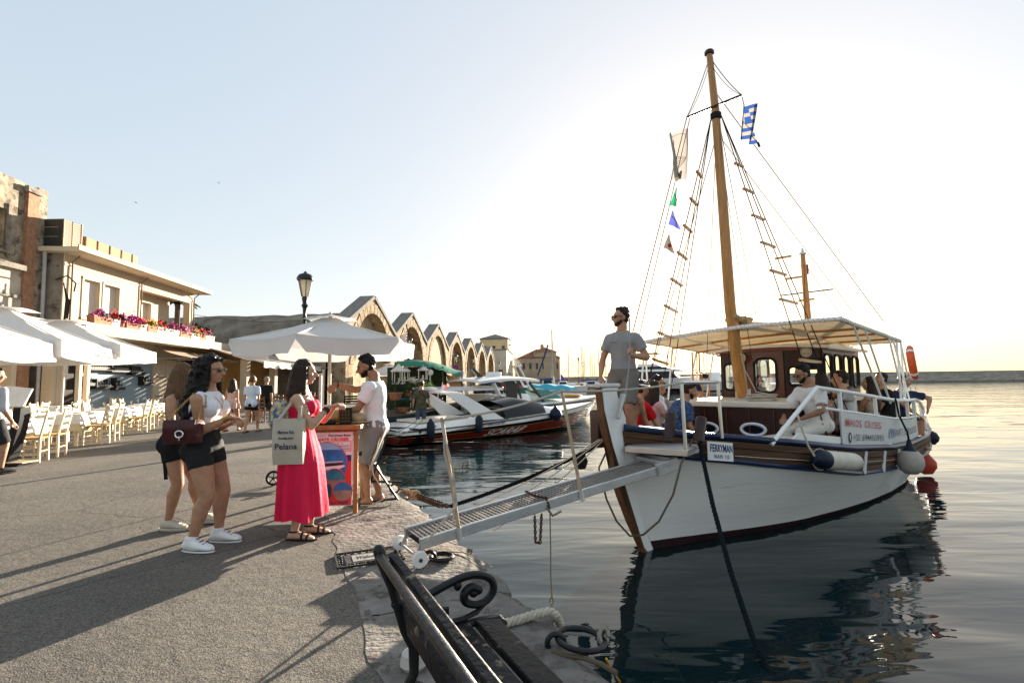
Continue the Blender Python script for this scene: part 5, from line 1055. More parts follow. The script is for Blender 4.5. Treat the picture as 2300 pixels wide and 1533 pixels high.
    b.tube([Hc+hu*.012*h+hf*.047*h,Hc-hu*.004*h+hf*.056*h,Hc-hu*.016*h+hf*.066*h],[.006*h,.007*h,.010*h],8,round_=True); b.ball(Hc-hu*.019*h+hf*.058*h,V(.011,.009,.007)*h,8,6,HR)
    b.ball(Hc-hu*.036*h+hf*.049*h,V(.015,.007,.006)*h,8,6,HR); b.ball(Hc+hu*.014*h+hf*.044*h,V(.032,.009,.008)*h,10,6,HR)
    for s in (-1,1): b.ball(Hc+hr*s*.046*h-hu*.006*h-hf*.006*h,V(.006,.012,.019)*h,8,7,HR); b.ball(Hc+hr*s*.027*h-hu*.014*h+hf*.032*h,V(.014,.014,.014)*h,8,6,HR)
    lf_ = 1.07 if f else 1.0; aw_ = (.9 if f else 1.06)*build
    for s_,e_,w_ in ((shR,eR,wR),(shL,eL,wL)):
        b.ball(s_-t1*.004*h,.032*h*aw_,12,8)
        b.tube([s_,s_+(e_-s_)*.35,s_+(e_-s_)*.8,e_],[.030*h*aw_,.029*h*aw_,.0235*h*aw_,.022*h*aw_],12,round_=True)
        b.tube([e_,e_+(w_-e_)*.25,e_+(w_-e_)*.65,w_],[.0225*h*aw_,.0245*h*aw_,.019*h*aw_,.0145*h*aw_],12,round_=True)
    for hp,k_,a_ in ((hpR,kR,aR),(hpL,kL,aL)):
        b.tube([hp,hp+(k_-hp)*.25,hp+(k_-hp)*.7,k_],[.053*h*lf_*build,.052*h*lf_*build,.041*h*lf_*build,.034*h*build],14,round_=True)
        bk = nrm(np.cross(np.cross(a_-k_,k_-hp),a_-k_)) if np.linalg.norm(np.cross(a_-k_,k_-hp)) > 1e-4 else V(0,1,0)
        back = -F0 if abs(bk @ F0) < .1 else -bk*np.sign(1); back = -F0
        b.tube([k_,k_+(a_-k_)*.28+back*.010*h,k_+(a_-k_)*.65+back*.004*h,a_],[.0335*h*build,.037*h*build,.026*h*build,.020*h],12,round_=True)
    def hand(w_,e_,side,grip):
        d = nrm(w_-e_); g = 0.
        if grip is not None:
            d = nrm(V(grip[0])); g = grip[1]
        x = nrm(np.cross(d,V(0,0,1))) if abs(d[2]) < .9 else nrm(np.cross(d,V(0,1,0))); 
        if abs(d[2]) > .6: x = nrm(V(0,1,0)-d*(V(0,1,0) @ d)); n = np.cross(d,x)*(1)
        n = np.cross(x,d)
        if grip is not None and len(grip) > 2: n = nrm(V(grip[2])-d*(V(grip[2]) @ d)); x = np.cross(d,n)
        k = h/1.7; p0,p1 = w_,w_+d*.085*k
        b.loft([[c+x*math.cos(a)*wd*k+n*math.sin(a)*.0135*k for a in np.linspace(0,6.2832,11)[:-1]] for c,wd in ((w_-d*.01,.022),(w_+d*.03*k,.033),(w_+d*.07*k,.040),(p1,.038))])
        curl = .35+g*1.2
        for i in range(4):
            o = p1+x*(i-1.5)*.0205*k-d*.004*k*abs(i-1.4); L = (.040,.045,.042,.033)[i]*k; d1 = nrm(d*math.cos(curl*.6)-n*math.sin(curl*.6)); d2 = nrm(d*math.cos(curl*1.5)-n*math.sin(curl*1.5)); q1 = o+d1*L; q2 = q1+d2*L*.85
            b.tube([o-d*.02*k,o,q1,q2],[.0095*k,.0092*k,.0085*k,.0068*k],7,round_=True)
        o = w_+d*.025*k+x*side*.028*k; q1 = o+nrm(d*.75+x*side*.55-n*.3)*.042*k; q2 = q1+nrm(d*.95-n*(.2+.5*g))*.032*k; b.tube([o-d*.012*k,o,q1,q2],[.012*k,.012*k,.0105*k,.0075*k],7,round_=True)
    if hands: hand(wR,eR,-1,rg); hand(wL,eL,1,lg)
    feet = []
    for a_,k_,fy,s in ((aR,kR,rf,1),(aL,kL,lf,-1)):
        fd = V(math.sin(rad(fy)),math.cos(rad(fy)),0); sl = a_-V(0,0,.043*h)*1
        heel,toe = a_-fd*.022*h,a_+fd*.115*h; pz = a_[2]
        b.tube([a_+V(0,0,.0),a_-V(0,0,.018*h)-fd*.012*h],[.021*h,.023*h],10,round_=True)
        b.loft([[V(*(a_[:2]+fd[:2]*u*h),0)+V(fd[1],-fd[0],0)*math.cos(t)*wd*h+V(0,0,pz-.043*h+.004+hh*h*(.5+.5*math.sin(t))) for t in np.linspace(0,6.2832,13)[:-1]] for u,wd,hh in ((-.036,.010,.018),(-.028,.020,.034),(0,.0235,.050),(.035,.0255,.040),(.075,.029,.026),(.10,.026,.018),(.118,.014,.010))])
        feet.append((a_,fd,pz))
    # outline of every piece of clothing: the same limbs and rings, a little larger
    body = remesh(b,'body',skin,root,vox,3,None)
    J = dict(shR=shR,shL=shL,eR=eR,eL=eL,wR=wR,wL=wL,hpR=hpR,hpL=hpL,kR=kR,kL=kL,aR=aR,aL=aL,Hc=Hc,hf=hf,hr=hr,hu=hu,HR=HR,pel=pel,axis=axis,ring=ring,R0=R0,R1=R1,F0=F0,F1=F1,t0=t0,t1=t1,nb=nb,h=h,feet=feet,root=root)
    def trunk(b,ts,infl,bust=True,wm=1.):
        b.loft([ring(t,infl if not callable(infl) else infl(t),wmul=wm) for t in ts]); k = infl if not callable(infl) else infl(.2)
        if ts[-1] > .2 and ts[0] < .2:
            if f and bust:
                for s in (-1,1): b.ball(axis(.213)+R1*s*.045*h*build+F1*.048*h*build,V(.042,.039,.040)*h*build+k*.6,12,8)
            elif not f: 
                for s in (-1,1): b.ball(axis(.225)+R1*s*.048*h+F1*.035*h,V(.05,.03,.04)*h*build+k,10,7)
        if ts[0] < .0:
            for s in (-1,1): b.ball(pel+R0*s*.048*h*build-F0*.035*h-t0*.015*h,V(.052,.046,.052)*h*build+k*.8,10,8)
    for g in wear:
        kind,m = g[0],g[1]; o = dict(g[2]) if len(g) > 2 else {}; b = MB(); dz = o.get('disp',.006)*(1.35 if kind in ('tee','shirt') else 1); dsc = o.get('dsc',(13,13,6))
        if kind in ('tee','shirt','top'):
            hem = o.get('hem',-.02); inf = o.get('infl',.016 if kind != 'top' else .008); neckt = o.get('neck',.30); fl = o.get('flare',.0)
            ts = [t for t in np.linspace(hem,.29,12)]+[neckt]; trunk(b,ts,(lambda t: inf+fl*max(0,(.12-t)/.14)))
            sl = o.get('sleeve',0)
            for s_,e_,w_ in ((shR,eR,wR),(shL,eL,wL)):
                if sl:
                    b.ball(s_,.031*h*aw_+inf*.7,12,8)
                    if sl <= 1: b.tube([s_,s_+(e_-s_)*sl*.5,s_+(e_-s_)*sl],[.031*h*aw_+inf,.031*h*aw_+inf*1.15,.030*h*aw_+inf*1.3],12)
                    else: b.tube([s_,e_],[.031*h*aw_+inf,.024*h*aw_+inf],12,round_=True); b.tube([e_,e_+(w_-e_)*(sl-1)],[.024*h*aw_+inf,.021*h*aw_+inf*.9],12,round_=False)
                else:
                    c = axis(.285); b.tube([c+(s_-c)*.45+t1*.012*h,c+(s_-c)*.72+t1*.008*h],[.022*h+inf,.026*h+inf*.5],10,round_=True)
            remesh(b,o.get('name','shirt' if kind != 'top' else 'top'),m,root,o.get('vox',vox),3 if kind != 'top' else 7,(dz,dsc))
        elif kind in ('shorts','trousers'):
            L = o.get('len',.5); inf = o.get('infl',.012); top = o.get('top',.075)
            trunk(b,list(np.linspace(-.06,top,7)),inf)
            for hp,k_,a_ in ((hpR,kR,aR),(hpL,kL,aL)):
                if L <= 1: b.tube([hp,hp+(k_-hp)*L*.5,hp+(k_-hp)*L],[.054*h*lf_*build+inf,.050*h*lf_*build+inf*1.2,(.050-.014*L)*h*lf_*build+inf*1.6],14)
                else: b.tube([hp,hp+(k_-hp)*.6,k_,k_+(a_-k_)*(L-1)],[.054*h*lf_*build+inf,.045*h*build+inf,.037*h*build+inf,.031*h*build+inf],14); b.ball(k_,.037*h*build+inf,12,8)
            remesh(b,kind,m,root,o.get('vox',vox),3,(dz,dsc))
        elif kind == 'skirt':
            top,z1,w0,w1 = o.get('top',.10),o.get('hem',.12*h),o.get('w0',.0),o.get('w1',.25); rr = []; n = 120; c0 = axis(top); nf = o.get('folds',11); R2 = np.random.default_rng(int(h*1000)); ph = R2.uniform(0,6.28,4)
            cx = (aR+aL)/2; cx = V(cx[0],cx[1],0)
            for i in range(15):
                t = i/14; base = ring(max(-.01,top-.22*t),.012+.004*i,n) if t < .45 else None; z = c0[2]*(1-t)+z1*t; tt_ = max(-.01,top-.30*t)
                rg_ = ring(tt_,.020,n); c = sum(rg_)/n; cc = c*(1-t)+cx*t; row = []
                for j in range(n):
                    v = rg_[j]-c; a = 2*math.pi*j/n; k = 1+(w1/(.11*h)-1)*t**.9; fold = 1+(.03+.10*t)*math.sin(nf*a+ph[0]+1.2*math.sin(2*a+ph[1]+2*t))+.022*math.sin(23*a+ph[1]+3*t)*(1-.3*t)+.05*t*math.sin(3*a+ph[2])
                    q = V(v[0],v[1],0)*k*(fold+.04*min(1,4*t)); row.append(V(cc[0],cc[1],0)+q+V(0,0,z+.01*t*math.sin(5*a+ph[3])))
                rr.append(row)
            b.loft(rr); b.build(o.get('name','skirt'),m,root,angle=80)
        elif kind == 'straps':
            for s in (-1,1):
                c = axis(.272)+R1*s*.055*h; b.tube([axis(.235)+R1*s*.045*h+F1*.075*h*build,axis(.27)+R1*s*.052*h+F1*.055*h*build,axis(.300)+R1*s*.052*h+F1*.0,axis(.26)+R1*s*.045*h-F1*.058*h*build,axis(.2)+R1*s*.035*h-F1*.064*h*build],.006,6)
            b.build('strap',m,root)
        elif kind == 'sneakers':
            hi = o.get('hi',0)
            for a_,fd,pz in feet:
                S_ = V(fd[1],-fd[0],0); z0 = pz-.043*h; b = MB()
                b.loft([[V(a_[0],a_[1],0)+fd*u*h+S_*math.cos(t)*wd*h+V(0,0,z0+.012+hh*h*(.5+.5*math.sin(t))) for t in np.linspace(0,6.2832,15)[:-1]] for u,wd,hh in ((-.043,.014,.034),(-.036,.025,.048),(0,.030,.062),(.035,.031,.052),(.075,.034,.036),(.105,.031,.027),(.125,.018,.018))])
                if hi: b.tube([a_+V(0,0,-.02),a_+V(0,0,hi)],[.033*h,.030*h],12)
                else: b.tube([a_+V(0,0,-.02),a_+V(0,0,.012)],[.030*h,.028*h],12)
                sh = remesh(b,'shoe',m,root,.009,2,(.002,12)); b = MB()
                b.loft([[V(a_[0],a_[1],0)+fd*u*h+S_*math.cos(t)*wd*h+V(0,0,z0+(.001 if lvl == 0 else .022)) for u,wd,t in [(.045+.092*math.cos(t),.034*(1 if math.cos(t) > -.2 else .9),t-math.pi/2+math.pi/2) if False else (.042+.094*math.sin(t2),.034,t2) for t2 in np.linspace(0,6.2832,21)[:-1]]] for lvl in (0,1)]); b.build('sole',o.get('sole',m),sh,bev=.004)
                if o.get('lace'):
                    b = MB()
                    for i in range(4): c = a_+fd*(.04+.018*i)*h+V(0,0,(.028-.013*i)*h*.9-.006); b.tube([c-S_*.016*h,c+S_*.016*h+fd*.006],.0035,5)
                    b.tube([V(a_[0],a_[1],0)+fd*(.042+.0955*math.sin(t))*h+S_*.0346*math.cos(t)*h+V(0,0,z0+.022) for t in np.linspace(0,6.2832,21)],.0028,5,cap=False); b.build('laces',o['lace'],sh)
        elif kind == 'sandals':
            for a_,fd,pz in feet:
                S_ = V(fd[1],-fd[0],0); z0 = pz-.043*h; b = MB(); b.loft([[V(a_[0],a_[1],0)+fd*(.042+.094*math.sin(t))*h+S_*.031*math.cos(t)*h+V(0,0,z0+(-.004 if l == 0 else .010)) for t in np.linspace(0,6.2832,21)[:-1]] for l in (0,1)]); so_ = b.build('sandal',m,root,bev=.003)
                for u,hh,wd in ((.085,.026,.032),(.055,.040,.030)): b = MB(); b.tube([V(a_[0],a_[1],0)+fd*u*h+S_*math.cos(t)*wd*h+V(0,0,z0+.006+hh*h*math.sin(t)) for t in np.linspace(0,math.pi,9)],o.get('r',.011),6,flat=.5); b.build('strap',m,so_)
                if o.get('ankle'): b = MB(); b.tube([a_+fd*.024*h*math.sin(t)+S_*.024*h*math.cos(t)+V(0,0,.004) for t in np.linspace(0,6.28,15)],.007,5,cap=False); b.build('ankle_strap',m,so_)
        elif kind == 'glasses':
            for s in (-1,1): b.ball(Hc+hr*s*.021*h+hu*.004*h+hf*.056*h,V(.0175,.005,.0125)*h,10,7,HR)
            b.bar(Hc-hr*.008*h+hu*.007*h+hf*.061*h,Hc+hr*.008*h+hu*.007*h+hf*.061*h,.004,.004)
            for s in (-1,1): b.bar(Hc+hr*s*.038*h+hu*.008*h+hf*.053*h,Hc+hr*s*.047*h+hu*.006*h-hf*.006*h,.004,.007)
            b.build('sunglasses',m,root)
        elif kind == 'eyes':
            for s in (-1,1): b = MB(); b.ball(Hc+hr*s*.019*h+hu*.002*h+hf*.049*h,V(.008,.004,.004)*h,8,5,HR); b.build('eye',EYEW,root)
            for s in (-1,1): b = MB(); b.tube([Hc+hr*s*.009*h+hu*.016*h+hf*.054*h,Hc+hr*s*.022*h+hu*.019*h+hf*.052*h,Hc+hr*s*.034*h+hu*.014*h+hf*.043*h],[.003*h,.003*h,.0015*h],5); b.build('eyebrow',m,root)
            b = MB(); b.ball(Hc-hu*.036*h+hf*.0525*h,V(.012,.0045,.0042)*h,8,5,HR); b.build('lips',LIP,root)
        elif kind == 'beard':
            b.ball(Hc-hu*.024*h+hf*.011*h,V(.0385,.041,.044)*h,12,8,HR); b.ball(Hc-hu*.054*h+hf*.034*h,V(.021,.018,.015)*h,8,6,HR)
            c = Hc-hu*.012*h
            o_ = remesh(b,'beard',m,root,.012,1,(.003,30)); me = o_.data; bm = bmesh.new(); bm.from_mesh(me); bmesh.ops.bisect_plane(bm,geom=bm.verts[:]+bm.edges[:]+bm.faces[:],plane_co=Vector(tuple(Hc-hu*.026*h)),plane_no=Vector(tuple(hu-hf*.55)),clear_outer=True); bm.to_mesh(me); bm.free()
        elif kind == 'cap':
            b.ball(Hc+hu*.026*h-hf*.004*h,V(.050,.062,.046)*h,14,8,HR); c = Hc+hu*.028*h; b.loft([[c+hr*math.cos(t)*.046*h+hf*(.035+.075*max(0,math.sin(t)))*h+hu*(z-.008*abs(math.cos(t))*h-.012*h*max(0,math.sin(t))) for t in np.linspace(0,6.2832,17)[:-1]] for z in (0,.006)]) if not o.get('back') else None
            remesh(b,'cap',m,root,.012,2)
        elif kind == 'hat':
            b.ball(Hc+hu*.035*h,V(.049,.060,.042)*h,14,8,HR); b.lathe([(.04*h,.0),(.092*h,-.012*h),(.090*h,-.006*h),(.05*h,.008*h)],Hc+hu*.028*h,20,hu); remesh(b,'sun_hat',m,root,.012,2)
            b = MB(); b.lathe([(.0525*h,.0),(.054*h,.006*h),(.0525*h,.018*h),(.05*h,.018*h)],Hc+hu*.032*h,20,hu); b.build('hat_band',BLK,root)
    hk,hm = hair[0],hair[1] or HBRN; b = MB(); rr = np.random.default_rng(int(h*997)+len(label))
    if hk != 'none':
        up = hair[2] if len(hair) > 2 else 0
        b.ball(Hc+hu*(.022+up)*h-hf*(.021 if hk == 'short' else .015)*h,V(.0495,.054,.0485+up)*h,16,10,HR); b.ball(Hc-hu*.010*h-hf*.022*h,V(.045,.040,.042)*h,12,8,HR)
        dsp = (.004,26)
        if hk == 'short':
            for k in range(44): a = rr.uniform(-1,1); b.ball(Hc+hu*(.054+up*1.5+.012*rr.random())*h+hr*a*.036*h+hf*rr.uniform(-.045,.020)*h,(.008+.007*rr.random())*h,6,5)
            dsp = (.007,34)
        if hk in ('long','curly','tail'):
            Ln = hair[3] if len(hair) > 3 else .16; side = hair[4] if len(hair) > 4 else 0
            if hk == 'tail': b.ball(Hc+hu*.0*h-hf*.065*h,.022*h,8,6); b.tube([Hc-hf*.065*h,Hc-hf*.09*h-hu*.05*h,Hc-hf*.075*h-hu*Ln*h],[.016*h,.02*h,.006*h],8,round_=True)
            else:
                for k in range(15):
                    a = math.pi*(-.08+1.16*k/14); x = math.cos(a); y = -math.sin(a); p0 = Hc+hr*x*.044*h+hf*(y*.045-.012)*h+hu*.02*h; p1 = Hc+hr*x*.052*h+hf*(y*.055-.012)*h-hu*.05*h; p2 = p1+V(0,0,-1)*Ln*h*(.55+.1*rr.random())+hr*x*.016*h-hf*.012*h; p3 = p1+V(0,0,-1)*Ln*h*(1.0+.25*rr.random())+hr*x*.012*h-hf*(.016)*h
                    cx,cy = axis(.25),None
                    b.tube([p0,p1,p2,p3],[.018*h,.020*h,.022*h,.006*h],8,round_=True)
            if hk == 'curly':
                for k in range(150):
                    a = rr.uniform(-.15,math.pi+.15); t = rr.random(); x,y = math.cos(a),-math.sin(a); q = Hc+hr*x*(.054+.040*t)*h+hf*(y*(.066+.065*t)-.018)*h+hu*(.05-t*(Ln+.10))*h; b.ball(q,(.014+.013*rr.random())*h,6,5)
                for k in range(40): q = Hc+hr*rr.uniform(-.045,.045)*h+hf*rr.uniform(-.06,.03)*h+hu*(.06+.008*rr.random())*h; b.ball(q,.013*h,6,5)
                dsp = (.012,30)
            elif hk == 'long': dsp = (.007,(60,60,7))
        if hk == 'bun': b.ball(Hc+hu*.045*h-hf*.06*h,.028*h,10,7)
        remesh(b,'hair',hm,root,.009 if vox < .013 else vox,1,dsp)
    return J
def wl(J,p): r = J['root']; return V((Matrix.Translation(r.location) @ Matrix.Rotation(r.rotation_euler[2],4,'Z')) @ Vector(tuple(p)))
def piece(b,nm,m,J,**k): return b.build(nm,m,J['root'],**k)
DENIM = cloth('washed_black_denim',(.020,.021,.022),.8,.5,20,var=.3,wear=((.05,.05,.05),.33,9)); BLKC = cloth('black_cloth',(.011,.011,.012)); GREYC = cloth('grey_melange',(.27,.27,.275)); GREYS = cloth('grey_linen_shorts',(.24,.225,.205)); PINKD = cloth('hot_pink_cotton',(.64,.014,.062),.75,.4,20)
# ---- woman in the white top
g1 = (G(442,1247)+G(466,1208))/2*V(1,1,0)
J1 = person('woman with black curly hair in white sleeveless top and black denim shorts',g1,(1,.02),1.67,'f',pel=(-.01,-.02,.855),t0=(.03,-.06,1),t1=(0,.10,1),head=(-6,-2),rh=(.03,.22,1.12),lh=(-.04,.22,1.085),rp=(.5,-1,-.35),lp=(-.5,-1,-.3),
    ra=(.13,-.02,.075),la=(-.14,.06,.072),rk=(.0,1,0),lk=(0,1,0),rf=12,lf=6,skin=SKIN,hair=('curly',HBLK,.012,.20),vox=.008,rg=((-.45,.85,-.15),.7),lg=((.5,.85,.05),.8),build=1.08,
    wear=(('top',cloth('white_rib_top',(.74,.73,.76)),{'hem': .085,'infl': .009,'disp': .004,'neck': .302}),('shorts',DENIM,{'len': .36,'top': .10,'infl': .010,'disp': .005,'dsc': 11}),('sneakers',TEEW,{'hi': .055,'lace': BLKC}),('glasses',LENS)))
GOLD = mat('gold',(.50,.31,.10),.35,.1,metal=1.)
b = MB(); Jx = J1; b.ball(Jx['Hc']+Jx['hr']*.080-Jx['hu']*.055-Jx['hf']*.005,(.010,.010,.013),8,6); b.ball(Jx['Hc']+Jx['hr']*.080-Jx['hu']*.080-Jx['hf']*.005,(.014,.014,.015),8,6); piece(b,'earring',mat('red_bead',(.5,.03,.02),.3),J1)
d = unit(J1['wR']-J1['eR'])
b = MB()
for k in range(6): c = J1['wR']-d*(.012+.009*k); x = unit(np.cross(d,V(0,0,1))); y = np.cross(x,d); b.tube([c+(x*math.cos(t)+y*math.sin(t))*(.0265+.0013*k) for t in np.linspace(0,6.2832,15)],.0026,5,cap=False)
piece(b,'bracelet',GOLD,J1)
b = MB(); ax1,F1_,R1_ = J1['axis'],J1['F1'],J1['R1']
b.tube([ax1(.298)+R1_*.055-F1_*.02,ax1(.285)+R1_*.058+F1_*.075,ax1(.25)+R1_*.03+F1_*.125,ax1(.225)+F1_*.135,ax1(.25)-R1_*.03+F1_*.125,ax1(.285)-R1_*.058+F1_*.075,ax1(.298)-R1_*.055-F1_*.02],.0028,5); b.ball(ax1(.222)+F1_*.138,(.009,.005,.011),6,5); piece(b,'necklace',GOLD,J1)
# maroon shoulder bag with a chain
MAR = mat('maroon_leather',(.055,.010,.012),.42,.2,8,.2,20)
bc = wl(J1,(.235,-.06,1.02)); bag = thing('shoulder_bag','maroon leather shoulder bag with silver ring clasp hanging on a gold chain','bag',bc,J1['root'].rotation_euler[2])
b = MB(); b.loft([[V(x*(.045+.02*math.sin(math.pi*(z+.09)/.2)),y*.135*(1+.06*(z < 0)),z) for x,y in ((-1,-.96),(-1,.96),(-.8,1),(.8,1),(1,.96),(1,-.96),(.8,-1),(-.8,-1))] for z in (-.10,-.09,-.02,.06,.09,.095)]); b.build('bag_body',MAR,bag,bev=.01,angle=60)
b = MB(); b.sheet([[V(.052+.018*math.sin(math.pi*t),y,.10-.135*t) for y in np.linspace(-.132,.132,7)] for t in np.linspace(0,1,6)],.008); fl_ = b.build('flap',MAR,bag,bev=.002)
b = MB(); b.tube([V(.078,.032*math.cos(t)+.015,.028*math.sin(t)-.018) for t in np.linspace(0,6.2832,21)],.007,6,cap=False); b.bar(V(.078,.015,-.03),V(.075,.015,-.07),.012,.006,(1,0,0)); b.build('clasp_ring',mat('silver',(.75,.74,.72),.25,.05,metal=1.),fl_)
sh = wl(J1,J1['shR']*V(.86,1,1)+V(-.02,.0,.055))-bc; rz = J1['root'].rotation_euler[2]; inv = rot3('Z',-rz); shl = inv @ sh
b = MB(); chain(b,[V(0,-.12,.09),shl*.5+V(.025,-.12,.0),shl+V(.0,-.05,-.01),shl+V(0,0,.008)],.0028,.02); chain(b,[V(0,.12,.09),V(-.03,.13,.22),shl*.62+V(-.01,.10,.0),shl+V(.0,.055,-.03),shl+V(0,0,.008)],.0028,.02); b.build('chain',GOLD,bag)
# ---- her friend half hidden behind
g0 = (G(376,1195)+G(404,1172))/2*V(1,1,0)
J0 = person('woman with long light brown hair and black shorts, half hidden behind the curly haired woman',g0,(1,.05),1.64,'f',pel=(0,0,.845),t1=(0,.05,1),head=(32,-3),rh=(.10,.26,1.10),lh=(-.12,.25,1.08),ra=(.10,.0,.07),la=(-.12,.20,.07),rf=5,skin=SKIN,hair=('long',HLGT,.004,.15),vox=.011,
    wear=(('top',cloth('dark_print_top',(.03,.028,.03),col2=(.35,.3,.28),scale=30),{'hem': .03,'disp': .004}),('shorts',BLKC,{'len': .42,'top': .08,'infl': .016}),('sneakers',cloth('cream_trainer',(.52,.46,.36)),{'lace': cloth('pale_lace',(.6,.58,.52))})))
b = MB(); q = J0['hpR']; b.bar(q+V(.075,-.02,-.12),q+V(.07,.0,-.33),.035,.006,(1,0,0)); b.tube([q+V(.085,-.03+.02*math.cos(t),.02*math.sin(t)) for t in np.linspace(3.1,6.4,8)],.003,5); piece(b,'hanging_strap',BLKC,J0)
# ---- woman in the pink dress
g2 = (G(655,1226)+G(682,1188))/2*V(1,1,0)
J2 = person('woman in long bright pink strappy dress with straight dark hair, canvas tote on her shoulder',g2,(.98,.18),1.64,'f',pel=(0,0,.845),t0=(0,-.02,1),t1=(0,.03,1),head=(8,-4),rh=(.06,.27,1.19),lh=(-.03,.30,1.19),rp=(.55,-1,-.4),lp=(-.6,-.6,-.4),ra=(.07,-.02,.072),la=(-.10,.08,.072),rf=15,lf=5,skin=SKINF,
    hair=('long',HBRN,.004,.125),vox=.009,build=1.10,rg=((-.35,.8,.25),.9),lg=((.4,.8,.25),.9),
    wear=(('top',PINKD,{'hem': .06,'infl': .010,'neck': .247,'disp': .004,'name': 'bodice'}),('straps',PINKD),('skirt',PINKD,{'top': .115,'hem': .20,'w1': .23,'folds': 9,'name': 'dress_skirt'}),('sandals',cloth('dark_sandal',(.03,.018,.014)),{'ankle': 1}),('eyes',HBRN)))
# trim the bodice: bare shoulders and back above the neckline
me = [c for c in J2['root'].children if c.name.startswith('bodice')][0].data; bm = bmesh.new(); bm.from_mesh(me)
ax2 = J2['axis']; bmesh.ops.bisect_plane(bm,geom=bm.verts[:]+bm.edges[:]+bm.faces[:],plane_co=Vector(tuple(ax2(.226))),plane_no=Vector(tuple(J2['t1']-J2['F1']*.35)),clear_outer=True); bm.to_mesh(me); bm.free()
b = MB(); rr = np.random.default_rng(8)
for k in range(5): t = .085+.018*k; b.tube([V(q) for q in J2['ring'](t,.016,28)]+[V(J2['ring'](t,.016,28)[0])],.008,5,cap=False)
piece(b,'shirred_waist',PINKD,J2)
b = MB(); d = unit(J2['wR']-J2['eR']); x = unit(np.cross(d,V(0,0,1))); y = np.cross(x,d)
for k in range(3): c = J2['wR']-d*(.03+.014*k); b.tube([c+(x*math.cos(t)+y*math.sin(t))*.031 for t in np.linspace(0,6.2832,15)],.006,5,cap=False)
piece(b,'bracelet',mat('dark_beads',(.03,.02,.015),.5),J2)
b = MB(); b.tube([ax2(.30)+J2['R1']*.06,ax2(.285)+J2['R1']*.05+J2['F1']*.075,ax2(.255)+J2['F1']*.125,ax2(.285)-J2['R1']*.05+J2['F1']*.075,ax2(.30)-J2['R1']*.06],.0025,5); b.ball(ax2(.252)+J2['F1']*.128,(.008,.005,.008),6,5); piece(b,'necklace',BLK,J2)
TOTE = cloth('natural_canvas',(.47,.41,.33),.9,.4,18)
tc_ = wl(J2,(.235,-.04,.90)); tote = thing('tote_bag','natural canvas tote bag with dark blue print on the pink dressed woman\'s shoulder','bag',tc_,J2['root'].rotation_euler[2]-rad(4))
b = MB(); P = [[V(sx*(.018+.035*math.sin(math.pi*min(1,(z+.2)/.42)))+.012*mnoise.noise(Vector((y*9,z*9,sx))),y*.76*(1+.08*z),z) for y in np.linspace(-.17,.17,9)] for sx in (1,) for z in np.linspace(-.20,.20,9)]
Q = [[V(-(.018+.035*math.sin(math.pi*min(1,(z+.2)/.42))),y*.76*(1+.08*z),z) for y in np.linspace(-.17,.17,9)] for z in np.linspace(-.20,.20,9)]
ringz = [[*P[i],*Q[i][::-1]] for i in range(9)]; b.loft(ringz); tb = b.build('bag_body',TOTE,tote,angle=60)
INKB = mat('dark_blue_ink',(.012,.022,.07),.7)
def tfn(y0,z0): return lambda q: V(.050+.018*math.sin(math.pi*min(1,max(0,(z0+q[1]+.2)/.42)))-.004,y0+q[0],z0+q[1])
for t,sz,z,wd in (('Mamma Nei,',.040,.085,.14),('bonta.con',.034,.035,.12),('Pelana',.072,-.04,.19)):
    tb_ = text_mb(t,sz); k = wd/(2*max(q[0] for q in tb_.v)); fn0 = tfn(-.01,z); lettering(t,sz,INKB,0,V(0,1,0),V(0,0,1),tb,bold=.001,fn=lambda q,fn0=fn0,k=k: fn0(V(q[0]*k,q[1],0)))
shl = rot3('Z',-(J2['root'].rotation_euler[2]-rad(4))) @ (wl(J2,J2['shR']*V(.80,1,1)+V(0,0,.05))-tc_)
for s in (-1,1): b = MB(); b.tube([V(.03*s,.09,.19),V(.03*s+.01,.10,.30),shl*.75+V(.02,.055,0),shl+V(0,.025,0),shl*.75+V(.02,-.05,0),V(.03*s,-.09,.19)],.016,6,flat=.3); b.build('handle',TOTE,tote)
bk = wl(J2,(.07,-.15,1.14)); b = MB(); b.ball((0,0,0),(.10,.09,.13),14,10); b.ball((.0,-.02,-.07),(.11,.1,.09),12,8)
bp_ = remesh(b,'backpack',mat('patterned_blue_cloth',(.05,.12,.22),.8,.2,22,.3,12,col2=(.55,.42,.22),detail=1.,mapk=.3),None,.014,3,(.006,9)); bp_.location = tuple(bk); tag(bp_,'small patterned blue backpack behind the pink dressed woman','backpack')
b = MB(); sR = J2['shR']; c_ = ax2(.272); q0 = c_+(sR-c_)*.62; b.tube([q0-J2['F1']*.075-V(0,0,.13),q0-J2['F1']*.055-V(0,0,.0),q0+V(0,0,.048),q0+J2['F1']*.055-V(0,0,.02),q0+J2['F1']*.055-V(0,0,.15),q0-V(0,0,.26)],.015,6,flat=.35)
b.xf(lambda p: wl(J2,p)-bk); b.build('shoulder_strap',mat('woven_strap',(.12,.11,.10),.9,.3,60,col2=(.5,.48,.44)),bp_)
